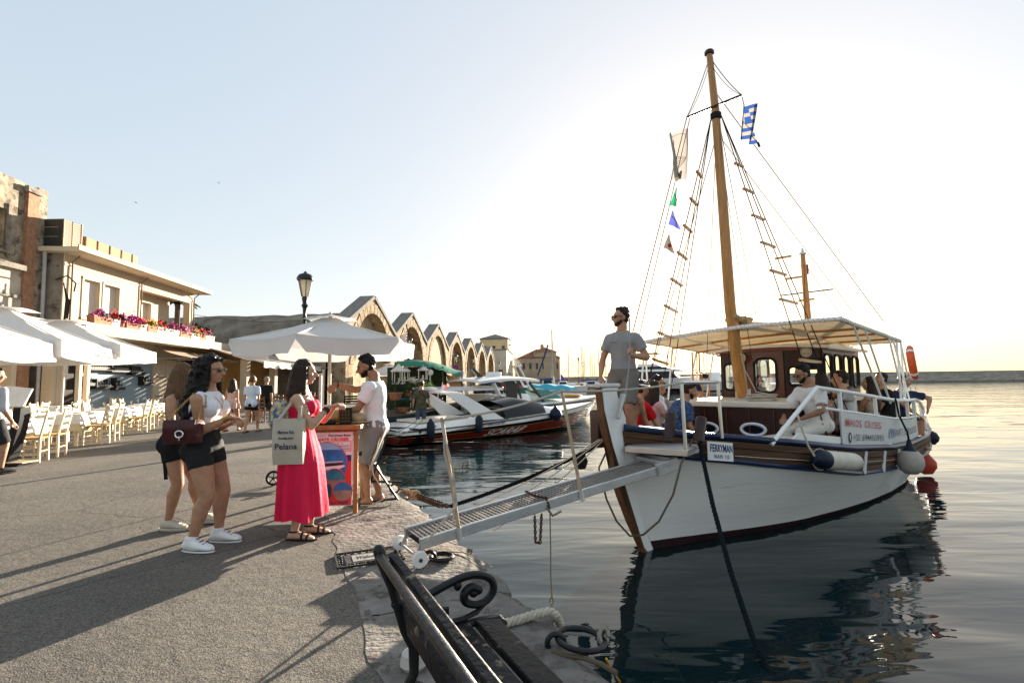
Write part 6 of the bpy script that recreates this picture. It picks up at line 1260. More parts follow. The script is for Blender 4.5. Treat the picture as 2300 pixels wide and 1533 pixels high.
# the push cart behind her: only its wheel shows past the dress
pw = G(614,1090); cart = thing('hand_cart','small folding hand cart with black spoked wheel behind the pink dress','cart',pw*V(1,1,0)+V(.05,.1,0)); cx = V(-.05,-.1,.105)
b = MB(); ax_ = unit(V(.25,-1,0)); X = unit(np.cross(ax_,V(0,0,1))); b.tube([cx+(X*math.cos(t)+V(0,0,1)*math.sin(t))*.088 for t in np.linspace(0,6.2832,25)],.017,8,cap=False); wh = b.build('wheel',BLK,cart)
b = MB(); [b.bar(cx,cx+(X*math.cos(t)+V(0,0,1)*math.sin(t))*.085,.014,.014,ax_) for t in np.linspace(.4,6.68,6)[:-1]]; b.lathe([(0,-.03),(.022,-.03),(.022,.03),(0,.03)],cx,12,ax_); b.build('spokes',mat('black_plastic',(.02,.02,.022),.4),wh)
b = MB(); b.tube([cx,cx+V(.22,.05,.05),cx+V(.3,.06,.75)],.012,7); b.bar(cx+V(.05,.0,.02),cx+V(.45,.05,.02),.2,.02); c2 = cx+V(.45,.08,0); b.tube([c2+(X*math.cos(t)+V(0,0,1)*math.sin(t))*.088 for t in np.linspace(0,6.2832,25)],.017,8,cap=False); b.build('frame',mat('black_plastic',(.02,.02,.022),.4),cart)
# ---- the ticket seller
g3 = (G(822,1138)+G(850,1118))/2*V(1,1,0)
J3 = person('bearded man in white T-shirt and grey shorts working at the ticket kiosk',g3,(-1,-.06),1.76,'m',pel=(0,-.02,.905),t0=(0,.02,1),t1=(0,.03,1),twist=0,head=(14,-18),lh=(-.10,.38,1.06),rh=(.18,.50,1.40),lp=(-.6,-1,-.5),rp=(1,-.3,-.6),la=(-.12,.03,.075),ra=(.09,-.06,.075),rf=0,lf=-4,skin=SKIND,hair=('short',HBLK,.006),vox=.009,build=1.02,neck=.02,
    lg=((.1,.95,-.35),.8),rg=((-.1,.7,-.7),.5),
    wear=(('tee',TEEW,{'hem': -.035,'sleeve': .62,'infl': .020,'disp': .008,'dsc': 8,'flare': .004}),('shorts',GREYS,{'len': .98,'top': .04,'infl': .022,'disp': .008}),('sandals',cloth('green_slider',(.05,.085,.05)),{'r': .02}),('beard',HBLK),('eyes',HBLK)))
for w_,e_,nm in ((J3['wR'],J3['eR'],'wristwatch'),(J3['wL'],J3['eL'],'wristband')):
    d = unit(w_-e_); x = unit(np.cross(d,V(.2,.1,1))); y = np.cross(x,d); c = w_-d*.03; b = MB(); b.tube([c+(x*math.cos(t)+y*math.sin(t))*.030 for t in np.linspace(0,6.2832,15)],.008,6,cap=False); piece(b,nm,BLK,J3)
b = MB(); q = J3['hpL']*.3+J3['kL']*.7; b.lathe([(0,0),(.026,0),(.026,.004),(0,.004)],q+V(-.098,.03,0),16,(-1,0,0)); piece(b,'shorts_badge',BLK,J3)
# ---- deckhand standing at the bow
dk = bw(.40,-.44,1.185); dkf = unit(V(-.62,-.78,0))
J4 = person('young man in grey T-shirt and sunglasses standing on the bow holding a rope',dk,dkf,1.78,'m',pel=(.0,-.02,.915),t0=(0,.0,1),t1=(-.02,.04,1),head=(-38,0),rh=(.24,.17,.86),lh=(-.20,.17,1.13),rp=(1,-.6,-.1),lp=(-.5,-1,-.1),ra=(.14,.05,.08),la=(-.10,-.02,.08),skin=SKIN,hair=('short',HBRN,.004),vox=.011,lg=((.1,.6,.75),1.3),rg=((-.6,.6,-.5),.4),build=.97,
    wear=(('tee',GREYC,{'hem': -.04,'sleeve': .62,'infl': .015,'disp': .008}),('shorts',cloth('grey_jersey_shorts',(.175,.16,.14)),{'len': .92,'top': .03,'infl': .022}),('glasses',mat('brown_lens',(.07,.025,.015),.1)),('beard',HBRN),('sneakers',TEEW)))
t = text_mb('FERRYMAN',.022); b = MB(); F,R,ax4 = J4['F1'],J4['R1'],J4['axis']; b.add([ax4(.205)-R*q[0]*-1+R*.055+J4['t1']*q[1]+F*.165 for q in t.v],t.f) if False else b.add([ax4(.225)+R*(q[0]+.06)+J4['t1']*q[1]+F*(.158) for q in t.v],t.f); piece(b,'chest_print',PRINT,J4,smooth=False)
rp0 = wl(J4,J4['wL'])+V(-.02,-.05,.03); b = MB(); b.tube([rp0+V(.03,.1,.45),rp0+V(.01,.03,.2),rp0,rp0+V(-.02,0,-.2)],.008,6); b.tube([rp0+V(-.02,-.0,-.2),rp0+V(-.1,-.06,-.62)],.009,6); tag(b.build('hand_line',mat('grey_line',(.3,.29,.28),.6)),'grey line with clip held in the deckhand\'s left hand','rope')
# ---- passengers
def seated(lb,pos,face,sex='m',h=1.72,lean=.05,head=(0,0),skin=None,hair=('short',HBRN),wear=(),rh=(.12,.36,.52),lh=(-.12,.36,.52),seat=.45,vox=.014,t1=None,**k):
    """pos: point on the seat under the hips"""
    fl = V(pos)-V(0,0,seat)
    return person(lb,fl,face,h,sex,pel=(0,0,seat+.075*h*1.0),t0=(0,-.06+lean*.5,1),t1=t1 or (0,lean,1),head=head,rh=V(rh),lh=V(lh),ra=(.12,.42,.07),la=(-.12,.44,.07),rk=(.1,.6,1),lk=(-.1,.6,1),skin=skin,hair=hair,wear=wear,vox=vox,**k)
SZ = lambda a: float(sheer_z(a))
WSH = cloth('white_shirt',(.72,.69,.66),.8,.5,12); 
P = bw(2.70,1.18,1.24)
J5 = seated('bearded man in white shirt and white trousers sitting on the port side bench',P,unit(V(-.86,-.22,0)),'m',1.76,.30,(-14,-22),SKIND,('short',HBLK,.006),(('shirt',WSH,{'hem': -.05,'sleeve': .72,'infl': .016,'disp': .008}),('trousers',cloth('cream_trousers',(.66,.61,.54)),{'len': 1.85,'infl': .016}),('glasses',LENS),('beard',HBLK),('sneakers',TEEW)),rh=(.16,.42,.66),lh=(-.14,.40,.66),rp=(1,-.4,-.3),lp=(-1,-.4,-.3),vox=.010,seat=.44)
P = bw(3.1,1.15,1.17); seated('woman with dark hair in red floral blouse seen from behind, beside the white shirted man',P,unit(V(-.5,.8,0)),'f',1.62,.05,(10,0),SKINF,('long',HBRN,.004,.10),(('tee',mat('red_floral_blouse',(.42,.10,.075),.8,.2,16,.3,12,col2=(.62,.42,.36),detail=3,mapk=.35),{'hem': -.03,'sleeve': .7}),('trousers',BLKC,{'len': 1.8})),vox=.014)
P = bw(3.8,1.26,1.12)
J7 = seated('older man in white shirt leaning his forearm on the boat rail',P,unit(V(-.75,.05,0)),'m',1.78,.08,(-25,-2),SKIN,('short',HBRN),(('shirt',WSH,{'hem': -.05,'sleeve': .8,'infl': .022}),('trousers',BLKC,{'len': 1.8})),lh=(-.10,.30,.98),lp=(-1,-.2,.5),lg=((.3,.8,-.3),1.),vox=.012)
P = bw(5.2,1.32,1.09); seated('woman with long brown hair and beige top seen from behind near the stern rail',P,unit(V(-.55,.8,0)),'f',1.66,.02,(30,0),SKIN,('long',HBRN,.004,.20),(('top',cloth('beige_top',(.48,.38,.31)),{'hem': -.02}),('trousers',BLKC,{'len': 1.8})),vox=.014)
P = bw(7.0,1.40,1.12); seated('passenger in beige cap and navy shirt leaning over the stern rail',P,unit(V(-.1,-.9,0)),'m',1.7,.35,(40,-10),SKIN,('short',HBLK),(('cap',cloth('beige_cap',(.42,.36,.28)),{'back': 1}),('tee',cloth('navy_tee',(.02,.03,.07)),{'sleeve': .7}),('shorts',BLKC,{'len': .9})),lh=(-.33,.30,.72),rh=(-.1,.38,.62),lp=(-1,.3,-.2),vox=.016)
P = bw(6.6,1.25,1.12); seated('dark haired passenger half hidden behind the beige cap at the stern',P,unit(V(-.9,.1,0)),'m',1.76,.05,(0,0),SKIN,('short',HBLK),(('tee',BLKC,{'sleeve': .7}),('shorts',BLKC,{'len': .9})),vox=.018)
stb = lambda a,l: bw(a,l,1.10)
seated('passenger in red shirt and white sun hat with black band on the foredeck',bw(1.05,-.62,1.08),unit(V(.8,.25,0)),'f',1.66,.06,(0,-10),SKIN,('short',HBRN),(('tee',cloth('red_tee',(.55,.012,.02)),{'sleeve': .7}),('shorts',BLKC,{'len': .95}),('hat',TEEW)),vox=.014)
seated('woman with long brown hair in pink top and blue print skirt on the foredeck',bw(1.55,-.72,1.08),unit(V(.85,.3,0)),'f',1.64,.08,(-8,-8),SKINF,('long',HBRN,.004,.17),(('tee',cloth('pale_pink_tee',(.62,.40,.38)),{'sleeve': .45,'hem': .02}),('shorts',mat('blue_print_skirt',(.05,.24,.42),.8,.2,18,.3,12,col2=(.3,.55,.66),mapk=.3),{'len': .9,'infl': .03})),vox=.013)
seated('man in white shirt and glasses sitting behind the pink topped woman',bw(2.15,-1.0,1.10),unit(V(.7,-.2,0)),'m',1.76,.05,(10,-6),SKIN,('short',HBLK),(('tee',TEEW,{'sleeve': .7}),('shorts',BLKC,{'len': .95}),('glasses',LENS)),vox=.016)
seated('man in dark blue floral shirt bending forward beside the cabin',bw(1.85,-.56,1.06),unit(V(.92,.1,0)),'m',1.74,.52,(-10,-24),SKIN,('short',HBRN,.004),(('shirt',mat('blue_floral_shirt',(.012,.03,.10),.8,.2,30,.3,12,col2=(.06,.13,.26),mapk=.3,wear=((.6,.16,.14),.40,22)),{'sleeve': .75,'infl': .02}),('shorts',BLKC,{'len': .95}),('beard',HBRN)),vox=.012)
seated('boy whose face shows just past the floral shirted man',bw(2.5,-1.25,1.10),unit(V(.3,-.8,0)),'m',1.62,.3,(20,-16),SKIN,('short',HLGT),(('tee',GREYC,{'sleeve': .7}),('shorts',BLKC,{'len': .9})),vox=.018)
seated('man in navy baseball cap and white shirt low behind the cabin top',bw(3.35,-1.18,1.02),unit(V(.85,-.2,0)),'m',1.72,.38,(0,-24),SKIN,('short',HBRN),(('cap',cloth('navy_cap',(.012,.03,.10))),('tee',TEEW,{'sleeve': .7}),('shorts',BLKC,{'len': .9})),vox=.015)
seated('bare shouldered passenger almost hidden behind the wooden bow post',bw(.55,-.50,1.16),AX,'m',1.72,.1,(0,0),SKIN,('short',HBRN),(('shorts',BLKC,{'len': .9}),),vox=.016)
# ---- people strolling along the quay
def walker(lb,px,py,face,sex,h,wear,hair,skin=None,vox=.02,st=.22,head=(0,0),rh=None,lh=None,foot=None,grp=None):
    o = G(px,py)*V(1,1,0)
    return person(lb,o,face,h,sex,pel=(0,0,.505*h),t1=(0,.03,1),head=head,ra=(.09,st,.075),la=(-.09,-st,.085),skin=skin,hair=hair,wear=wear,vox=vox,rh=rh,lh=lh,group=grp)
J = walker('woman in light pink dress walking away, dark hair down her back',519,968,(.05,1),'f',1.64,(('top',cloth('light_pink_dress',(.55,.36,.31)),{'hem': .06}),('skirt',cloth('light_pink_dress',(.55,.36,.31)),{'hem': .70,'w1': .20,'folds': 6}),('sandals',BLKC)),('long',HBRN,.004,.14),SKIN,.018)
walker('woman in pale blue tie dye T-shirt and black shorts walking away',564,970,(-.05,1),'f',1.72,(('tee',mat('tie_dye_blue',(.36,.48,.66),.8,.2,5,.3,12,stretch=(2,2,.7),col2=(.66,.67,.70),mapk=.35),{'sleeve': .7,'hem': -.01,'infl': .022}),('shorts',BLKC,{'len': .45}),('sandals',BLKC)),('tail',HLGT,.004,.11),SKIN,.016,head=(-30,0))
walker('man in black T-shirt and grey cap walking ahead of the tie dye woman',596,948,(.05,1),'m',1.74,(('tee',BLKC,{'sleeve': .75,'infl': .024}),('shorts',cloth('dark_grey_shorts',(.04,.04,.045)),{'len': .9,'infl': .02}),('cap',cloth('grey_cap',(.24,.23,.22))),('sandals',BLKC)),('short',HGRY),SKIN,.018,st=.28,head=(-15,-5))
J8 = person('waiter in light grey rolled sleeve shirt at the left edge beside the menu stand',G(-30,1068)*V(1,1,0),(.15,1),1.76,'m',pel=(0,0,.90),t1=(0,.03,1),head=(-20,-5),rh=(.26,.12,.86),lh=(-.25,0,.84),ra=(.1,.12,.08),la=(-.1,-.1,.08),skin=SKIN,hair=('short',HBRN),vox=.015,wear=(('shirt',cloth('pale_grey_shirt',(.42,.42,.46)),{'sleeve': 1.15,'infl': .02,'hem': -.02}),('shorts',cloth('dark_trousers',(.03,.03,.034)),{'len': .95}),('sneakers',BLKC)))
far = [('man in white shirt far along the quay left of the parasol pole',768,893,'m',TEEW,cloth('denim_blue',(.10,.14,.22)),HBLK),('woman with yellow bag far along the quay',776,895,'f',BLKC,cloth('yellow_skirt',(.5,.38,.05)),HBRN),('person in black top and denim shorts far along the quay',791,895,'f',BLKC,cloth('denim_blue',(.10,.14,.22)),HBLK),('person in pale grey top among the distant strollers',803,893,'f',GREYC,GREYS,HBRN),('man in blue shirt among the distant strollers',815,893,'m',cloth('mid_blue_shirt',(.07,.15,.34)),BLKC,HBLK),('dark haired distant stroller beneath the small grey parasol',877,893,'f',cloth('rose_top',(.4,.2,.18)),BLKC,HBLK)]
for lb,px,py,sx,c1,c2,hm in far: walker(lb,px,py,(.1,-1) if px > 800 else (-.1,1),sx,1.7,(('tee',c1,{'sleeve': .7}),('shorts',c2,{'len': .6})),('short' if sx == 'm' else 'long',hm,.004,.1),SKIN,.03)

# ================================================================== buildings along the left
CREAM = mat('cream_render',(.47,.38,.28),.9,.07,.7,.3,8,wear=((.46,.36,.26),.36,1.3)); CREAM2 = mat('cream_trim',(.52,.44,.33),.85,.07,2); WHS = mat('white_shutter_paint',(.60,.56,.50),.6,.06,5); TERR = mat('terracotta',(.36,.15,.08),.85,.2,6); CONC = mat('stained_concrete',(.20,.175,.145),.95,.3,2.5,.7,10,wear=((.07,.06,.05),.42,2)); RUSTB = mat('rusty_sheet',(.38,.19,.07),.75,.3,2,.3,20,wear=((.16,.07,.03),.38,3)); OLDP = mat('old_lime_plaster',(.40,.35,.29),.95,.2,1.2,.5,8,wear=((.22,.17,.12),.4,1.5)); RUBB = mat('rubble_masonry',(.27,.225,.165),.95,.5,2.8,1.2,6,wear=((.09,.07,.045),.45,3)); BRICKP = mat('brick_pilaster',(.30,.155,.09),.9,.3,6,.6,16); GREYP = mat('grey_pipe',(.35,.35,.36),.5,.1); PIPEB = mat('dark_cable',(.03,.027,.024),.7)
FO,FU = V(-16.3,18.4,0),unit(V(-.08,1,0)); FN = V(FU[1],-FU[0],0)
def fq(s,n,z): return FO+FU*s+FN*n+V(0,0,z)               # along the fronts, out of them, up
def fbox(b,s0,s1,n0,n1,z0,z1): q = [fq(s,n,z) for z in (z0,z1) for s,n in ((s0,n0),(s1,n0),(s1,n1),(s0,n1))]; return b.add(q,[(3,2,1,0),(4,5,6,7),(0,1,5,4),(1,2,6,5),(2,3,7,6),(3,0,4,7)])
def fpart(nm,m,par,*boxes,bev=0):
    b = MB()
    for q in boxes: fbox(b,*q)
    return b.build(nm,m,par,smooth=False,bev=bev)
# ---- cream house: shops below, rooms and a porch above
cr = thing('cream_house','cream two storey house with overhanging flat roof, shuttered windows and a corner porch','house',(0,0,0))
ZF,ZE,LE = 3.45,6.30,8.7
fpart('wall',CREAM,cr,(0,.95,-.3,0,ZF,ZE),(1.80,2.05,-.3,0,ZF,ZE),(2.95,4.3,-.3,0,ZF,ZE),(.95,1.80,-.3,0,ZF,4.08),(2.05,2.95,-.3,0,ZF,4.08),(.95,1.80,-.3,0,5.55,ZE),(2.05,2.95,-.3,0,5.55,ZE),(0,.3,-7,-.3,ZF,ZE),(4.0,4.3,-2.2,-.3,ZF,ZE),(4.3,5.55,-1.0,-.75,ZF,ZE),(6.35,7.9,-1.0,-.75,ZF,ZE),(5.55,6.35,-1.0,-.75,5.4,ZE),(7.65,7.9,-7,-1.0,ZF,ZE),(4.3,LE,-.25,0,5.75,ZE))
fpart('side_wall',CONC,cr,(-.02,.0,-7,-.05,0,ZE))
for s0,s1 in ((.95,1.80),(2.05,2.95)):
    w_ = fpart('window',CREAM2,cr,(s0-.08,s0,-.02,.03,4.0,5.63),(s1,s1+.08,-.02,.03,4.0,5.63),(s0-.08,s1+.08,-.02,.05,3.98,4.08),(s0-.08,s1+.08,-.02,.04,5.55,5.65))
    m_ = (s0+s1)/2
    for a0,a1 in ((s0,m_-.006),(m_+.006,s1)): fpart('shutter',WHS,w_,(a0,a1,-.20,-.15,4.08,5.55))
fpart('porch_door',WHS,cr,(5.55,6.35,-.98,-.9,ZF,5.4)); fpart('door_frame',CREAM2,cr,(5.47,5.55,-.76,-.71,ZF,5.48),(6.35,6.43,-.76,-.71,ZF,5.48),(5.47,6.43,-.76,-.70,5.4,5.5))
fpart('porch_column',CREAM,cr,(LE-.32,LE,-.32,0,ZF,5.75)); fpart('porch_ceiling',CREAM2,cr,(4.3,LE-.3,-.75,-.25,5.85,5.95))
fpart('roof_slab',CREAM2,cr,(-.35,LE+.35,-7.2,.75,ZE,ZE+.17),bev=.01); fpart('roof_edge',CREAM,cr,(-.45,LE+.4,.75,.80,ZE+.02,ZE+.22)); fpart('chimney_slab',CONC,cr,(5.1,5.9,-.6,.3,ZE+.17,ZE+.27))
fpart('balcony_slab',CREAM2,cr,(-.5,11.6,0,1.15,3.32,3.52)); fpart('balcony_fascia',mat('beige_fascia',(.33,.285,.235),.8,.1),cr,(-.5,11.6,1.15,1.2,3.3,3.72))
fpart('string_course',CREAM2,cr,(0,LE,0,.02,5.88,5.93))
for s in (4.32,LE-.02,.30): b = MB(); b.tube([fq(s,.06,ZF),fq(s,.06,ZE-.25),fq(s,.3,ZE-.03)],.03,7); b.build('downpipe',mat('brown_pipe',(.22,.15,.10),.7),cr)
b = MB(); fbox(b,4.9,5.05,-.76,-.62,5.3,5.45); b.build('porch_lamp',WHS,cr,smooth=False)
# ground floor of the cream house
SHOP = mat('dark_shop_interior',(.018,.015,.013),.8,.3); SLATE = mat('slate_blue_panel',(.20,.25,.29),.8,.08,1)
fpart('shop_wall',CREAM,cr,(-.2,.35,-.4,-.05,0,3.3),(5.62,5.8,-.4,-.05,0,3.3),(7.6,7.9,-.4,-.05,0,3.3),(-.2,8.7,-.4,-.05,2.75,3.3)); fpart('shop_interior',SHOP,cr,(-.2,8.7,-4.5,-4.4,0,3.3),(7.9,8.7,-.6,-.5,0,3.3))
fpart('wine_wall',SLATE,cr,(1.15,5.62,-.30,-.12,0,2.75)); fpart('side_shutter',CREAM2,cr,*[(5.8+.9*i,5.8+.9*i+.86,-.2,-.12,.05+.9*j,.05+.9*j+.86) for i in range(2) for j in range(3)])
for s in (.45,.85): fpart('shop_post',CREAM2,cr,(s,s+.14,.25,.39,0,2.9))
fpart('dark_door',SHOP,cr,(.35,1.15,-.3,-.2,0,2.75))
# wine racks on the slate wall, with bottles
RACK = mat('black_rack_board',(.012,.012,.013),.6); BOTT = mat('dark_bottle_glass',(.012,.018,.012),.12,.2,spec=.7); LABEL = mat('wine_label',(.55,.52,.46),.6,.1)
def lathe_bottle(h=.30,r=.037):
    b = MB(); b.lathe([(0,0),(r,.002),(r,h*.58),(r*.9,h*.66),(r*.36,h*.78),(r*.34,h*.97),(r*.4,h*.98),(r*.4,h),(0,h)],(0,0,0),10); return b.mesh('bottle',BOTT)
def label_band(r=.0385): b = MB(); b.lathe([(r,.05),(r,.13)],(0,0,0),10); return b.mesh('label',LABEL)
bme,lme = lathe_bottle(),label_band()
def bottle(o,lb,grp,s=1.,scale=1.): q = bpy.data.objects.new('bottle',bme); COL.objects.link(q); q.location = tuple(o); q.scale = (scale,)*3; tag(q,lb,'bottle',grp); inst('label',lme,q); return q
racks = [(193,250,815,828,'upper left'),(245,288,817,832,'upper middle'),(290,322,822,838,'upper right'),(190,208,852,862,'lower far left'),(212,250,851,869,'lower second'),(256,277,848,871,'lower third, tall'),(317,340,845,861,'far right')]
def facade_s(px,n=0.): k = (1150-px)/1150; return (16.3-n-k*18.4)/(.997*k-.08)
OR = 'first second third fourth fifth sixth seventh eighth ninth tenth eleventh twelfth thirteenth'.split()
for x0,x1,y0,y1,nm in racks:
    s0,s1 = facade_s(x0),facade_s(x1); Ym = 18.4+(s0+s1)/2; z1_,z0_ = CZ+(hz(x0)-y0)/FPX*Ym,CZ+(hz(x0)-y1)/FPX*Ym
    z0_ -= .08; z1_ = z0_+max(.38,z1_-z0_); rk_ = thing('wine_rack',f'{nm} black wine rack with bottles on the slate blue wall','rack',fq((s0+s1)/2,-.12,z0_),0,'wine racks on the slate wall'); o = fq((s0+s1)/2,-.12,z0_); hw_ = (s1-s0)/2
    for q in ((-hw_,hw_,0,.24,0,.025),(-hw_,hw_,0,.01,0,z1_-z0_),(-hw_,-hw_+.03,0,.24,0,z1_-z0_),(-hw_,hw_,.22,.24,.0,.12)): b = MB(); fbox(b,*q); b.xf(lambda p: p-FO); b.build('board',RACK,rk_,smooth=False)
    nb_ = max(3,int((s1-s0)/.12))
    for k in range(nb_): bottle(o+FU*(-hw_+.09+(2*hw_-.14)*k/max(1,nb_-1))+FN*.12+V(0,0,.027),f'{OR[k]} dark wine bottle from the left in the {nm} wine rack',f'bottles in the {nm} rack')
# rooftop things
ac = thing('air_conditioner','big dark air conditioning unit on the roof of the cream house','air conditioner',fq(.25,-.50,ZE+.17))
b = MB(); b.box((0,0,.55),(1.15,.8,1.02)); b.build('casing',mat('dark_green_casing',(.03,.034,.03),.5,.2),ac,smooth=False,bev=.02); sl_me = None
b = MB(); b.box((0,0,0),(.012,.36,.028)); sme = b.mesh('louvre',mat('rusty_cream_louvre',(.42,.28,.16),.7,.2),False)
for i in range(2):
    for k in range(14): inst('louvre',sme,ac,(.585,-.19+.38*i,.12+.066*k),(0,.5,0))
b = MB(); b.box((.58,0,.55),(.03,.03,1.)); b.box((.58,-.385,.55),(.035,.03,1.04)); b.box((.58,.385,.55),(.035,.03,1.04)); b.box((-.1,-.41,.75),(.95,.012,.012)); b.box((-.1,-.41,.4),(.95,.012,.012)); b.build('frame',mat('cream_frame',(.5,.38,.24),.7),ac,smooth=False)
for x in (-.45,.45): b = MB(); b.box((x,0,.02),(.1,.8,.05)); b.build('foot',RUST,ac,smooth=False)
tr = thing('roof_trough','long rusty orange metal trough standing on the roof of the cream house','trough',fq(2,-.7,ZE+.17))
b = MB(); fbox(b,1.0,4.2,-.75,-.10,ZE+.42,ZE+.92); b.xf(lambda p: p-fq(2,-.7,ZE+.17)); b.build('tank',RUSTB,tr,smooth=False,bev=.02)
for s in (1.05,1.7,2.4,3.1,3.8): fp_ = MB(); fbox(fp_,s,s+.06,-.11,-.08,ZE+.42,ZE+.92); fp_.xf(lambda p: p-fq(2,-.7,ZE+.17)); fp_.build('seam',RUST,tr,smooth=False); fp_ = MB(); fbox(fp_,s,s+.08,-.7,-.2,ZE+.17,ZE+.42); fp_.xf(lambda p: p-fq(2,-.7,ZE+.17)); fp_.build('support',RUST,tr,smooth=False)
b = MB(); b.tube([fq(1.5,-1.5,ZE+.95),fq(2.9,-1.5,ZE+.95)],.36,16,round_=True); tag(b.build('water_tank',mat('blue_grey_tank',(.05,.08,.12),.5,.1)),'rounded blue grey water tank behind the rusty trough on the roof','tank')
# ---- old stone house at the left edge
st = thing('stone_house','tall old stone house with bare rubble upper storey and stained plaster below','house',(0,0,0)); ZT = 8.55
fpart('rubble_wall',RUBB,st,(-8,-3.6,-6,-.75,5.6,ZT),(-3.2,-2.05,-6,-.75,5.6,ZT),(-1.55,-.9,-6,-.75,5.6,ZT),(-2.05,-1.55,-6,-.75,5.6,6.0),(-2.05,-1.55,-6,-.75,7.4,ZT),(-3.6,-3.2,-6,-.75,5.6,6.0),(-3.6,-3.2,-6,-.75,7.9,ZT))
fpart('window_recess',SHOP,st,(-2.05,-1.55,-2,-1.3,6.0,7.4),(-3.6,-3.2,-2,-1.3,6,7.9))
fpart('plaster_wall',OLDP,st,(-8,-.9,-6,-.70,4.55,5.6),(-8,-.9,-6,-.66,2.9,4.5)); fpart('brick_pilaster',BRICKP,st,(-.9,-.45,-6,-.62,0,ZT-.25)); fpart('stone_quoin',RUBB,st,(-.45,-.05,-6,-.66,3,ZT+.02)); fpart('cornice',CONC,st,(-8,-.9,-.75,-.5,5.42,5.6),(-8,-.9,-.70,-.6,4.46,4.56),(-1.0,-.4,-.7,-.55,ZT-.3,ZT-.1))
for s in (-3.62,-3.14,-2.1,-1.5): fpart('window_jamb',CONC,st,(s-.05,s+.05,-.8,-.68,5.85,8.0 if s < -3 else 7.6))
fpart('sill',CONC,st,(-3.8,-3.0,-.75,-.6,5.9,6.0),(-2.2,-1.4,-.75,-.6,5.9,6.0))
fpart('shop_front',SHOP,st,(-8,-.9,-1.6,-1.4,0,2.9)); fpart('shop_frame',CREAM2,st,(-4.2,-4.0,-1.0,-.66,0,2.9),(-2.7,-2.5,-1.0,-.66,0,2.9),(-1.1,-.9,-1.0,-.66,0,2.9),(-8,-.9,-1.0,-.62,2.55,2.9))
b = MB(); b.tube([fq(-.25,-.5,6.3),fq(-.22,-.5,4.6),fq(-.2,-.5,0)],.06,8); b.build('downpipe',GREYP,st)
b = MB(); rr = np.random.default_rng(6)
for k in range(5): b.tube([fq(-.05+.02*k,.05+.05*k,5.2-.2*k),fq(.02,.1+.04*k,4.6),fq(.0+.03*k,.06,3.4)],.02,5)
b.tube([fq(-.1,-.2,5.3),fq(-.1,.2,5.45),fq(.1,.35,5.2),fq(.1,.3,4.9)],.03,6); tag(b.build('cables',PIPEB),'bundle of black cables on the corner of the cream house','cables')
# ---- flower boxes on the balcony edge
FLM = {'magenta': mat('magenta_petals',(.42,.02,.20),.7,.3,30),'red': mat('red_petals',(.62,.012,.02),.7,.3,30),'yellow': mat('yellow_petals',(.55,.36,.02),.7,.3,30),'pink': mat('pink_petals',(.50,.12,.24),.7,.3,30)}; LEAFM = mat('planter_leaves',(.03,.055,.015),.7,.4,20)
def planter(px,w_,kinds,lb,box=True,mb=TERR):
    s = facade_s(px,1.0); o = fq(s,1.0,3.72); r = thing('flower_box',lb,'flower box',o,0,'flower boxes along the balcony edge'); rr = np.random.default_rng(px); b = MB()
    if box: b.loft([[FU*u*w_/2*k+FN*n*.14*k+V(0,0,z) for u,n in ((-1,-1),(1,-1),(1,1),(-1,1))] for k,z in ((.9,0),(1,.26),(1.03,.27),(1.03,.31))])
    else: b.lathe([(.11,0),(.16,.25),(.175,.25),(.175,.31),(0,.31)],(0,0,0),14)
    b.build('box' if box else 'pot',mb,r,smooth=not box); b = MB()
    def scatter(n,zr,sz,off=0):
        b = MB()
        for k in range(n):
            x = rr.normal()*.20; c = FU*np.clip(x,-.5,.5)*w_+FN*(rr.normal()*.07+.04+off)+V(0,0,.30+abs(rr.normal())*zr*(1.3-2.2*abs(x))-.14*(rr.random() < .12)); a = rr.uniform(0,6.28,3); R3 = np.array(Matrix.Rotation(a[0],3,'X') @ Matrix.Rotation(a[1],3,'Y') @ Matrix.Rotation(a[2],3,'Z')); q = sz*(.6+.8*rr.random())
            b.add([c+R3 @ V(q,0,0),c+R3 @ V(0,q,.2*q),c+R3 @ V(-q,0,0),c+R3 @ V(0,-q,.2*q)],[(0,1,2,3)])
        return b
    tag(scatter(240,.07,.05).build('leaves',LEAFM,r,smooth=False),kind='stuff')
    for i,kd in enumerate(kinds): tag(scatter(520,.10,.036,.05*i).build('blossoms',FLM[kd],r,smooth=False),kind='stuff')
    return r
PB = mat('white_planter',(.60,.50,.42),.8,.1)
for px,w_,kd,lb,bx,mb in ((215,1.0,['magenta'],'first terracotta flower box from the left with magenta blossoms',1,TERR),(243,.5,['red'],'box with bright red blossoms right of the first magenta box',1,PB),(262,.4,['magenta'],'round terracotta flower pot between the red and large magenta boxes',0,TERR),(285,.9,['magenta','magenta'],'large box with overflowing magenta blossoms over the blue wine wall',1,TERR),(305,.6,['red'],'box with trailing crimson blossoms next to the large magenta one',1,PB),(330,.7,['yellow'],'box with yellow blossoms in the middle of the balcony',1,TERR),(352,.8,['red'],'box with scarlet blossoms right of the yellow one',1,PB),(378,.9,['magenta'],'white box with purple blossoms below the porch door',1,PB),(405,.9,['magenta','pink'],'box with mixed magenta and pink blossoms beneath the porch column',1,TERR),(428,.8,['pink','yellow'],'white box with pink and yellow blossoms past the porch column',1,PB),(445,.7,['red'],'small box with red blossoms second from the right end',1,TERR),(462,.9,['pink'],'last white flower box at the right end with pink blossoms',1,PB)): planter(px,w_,kd,lb,bx,mb)
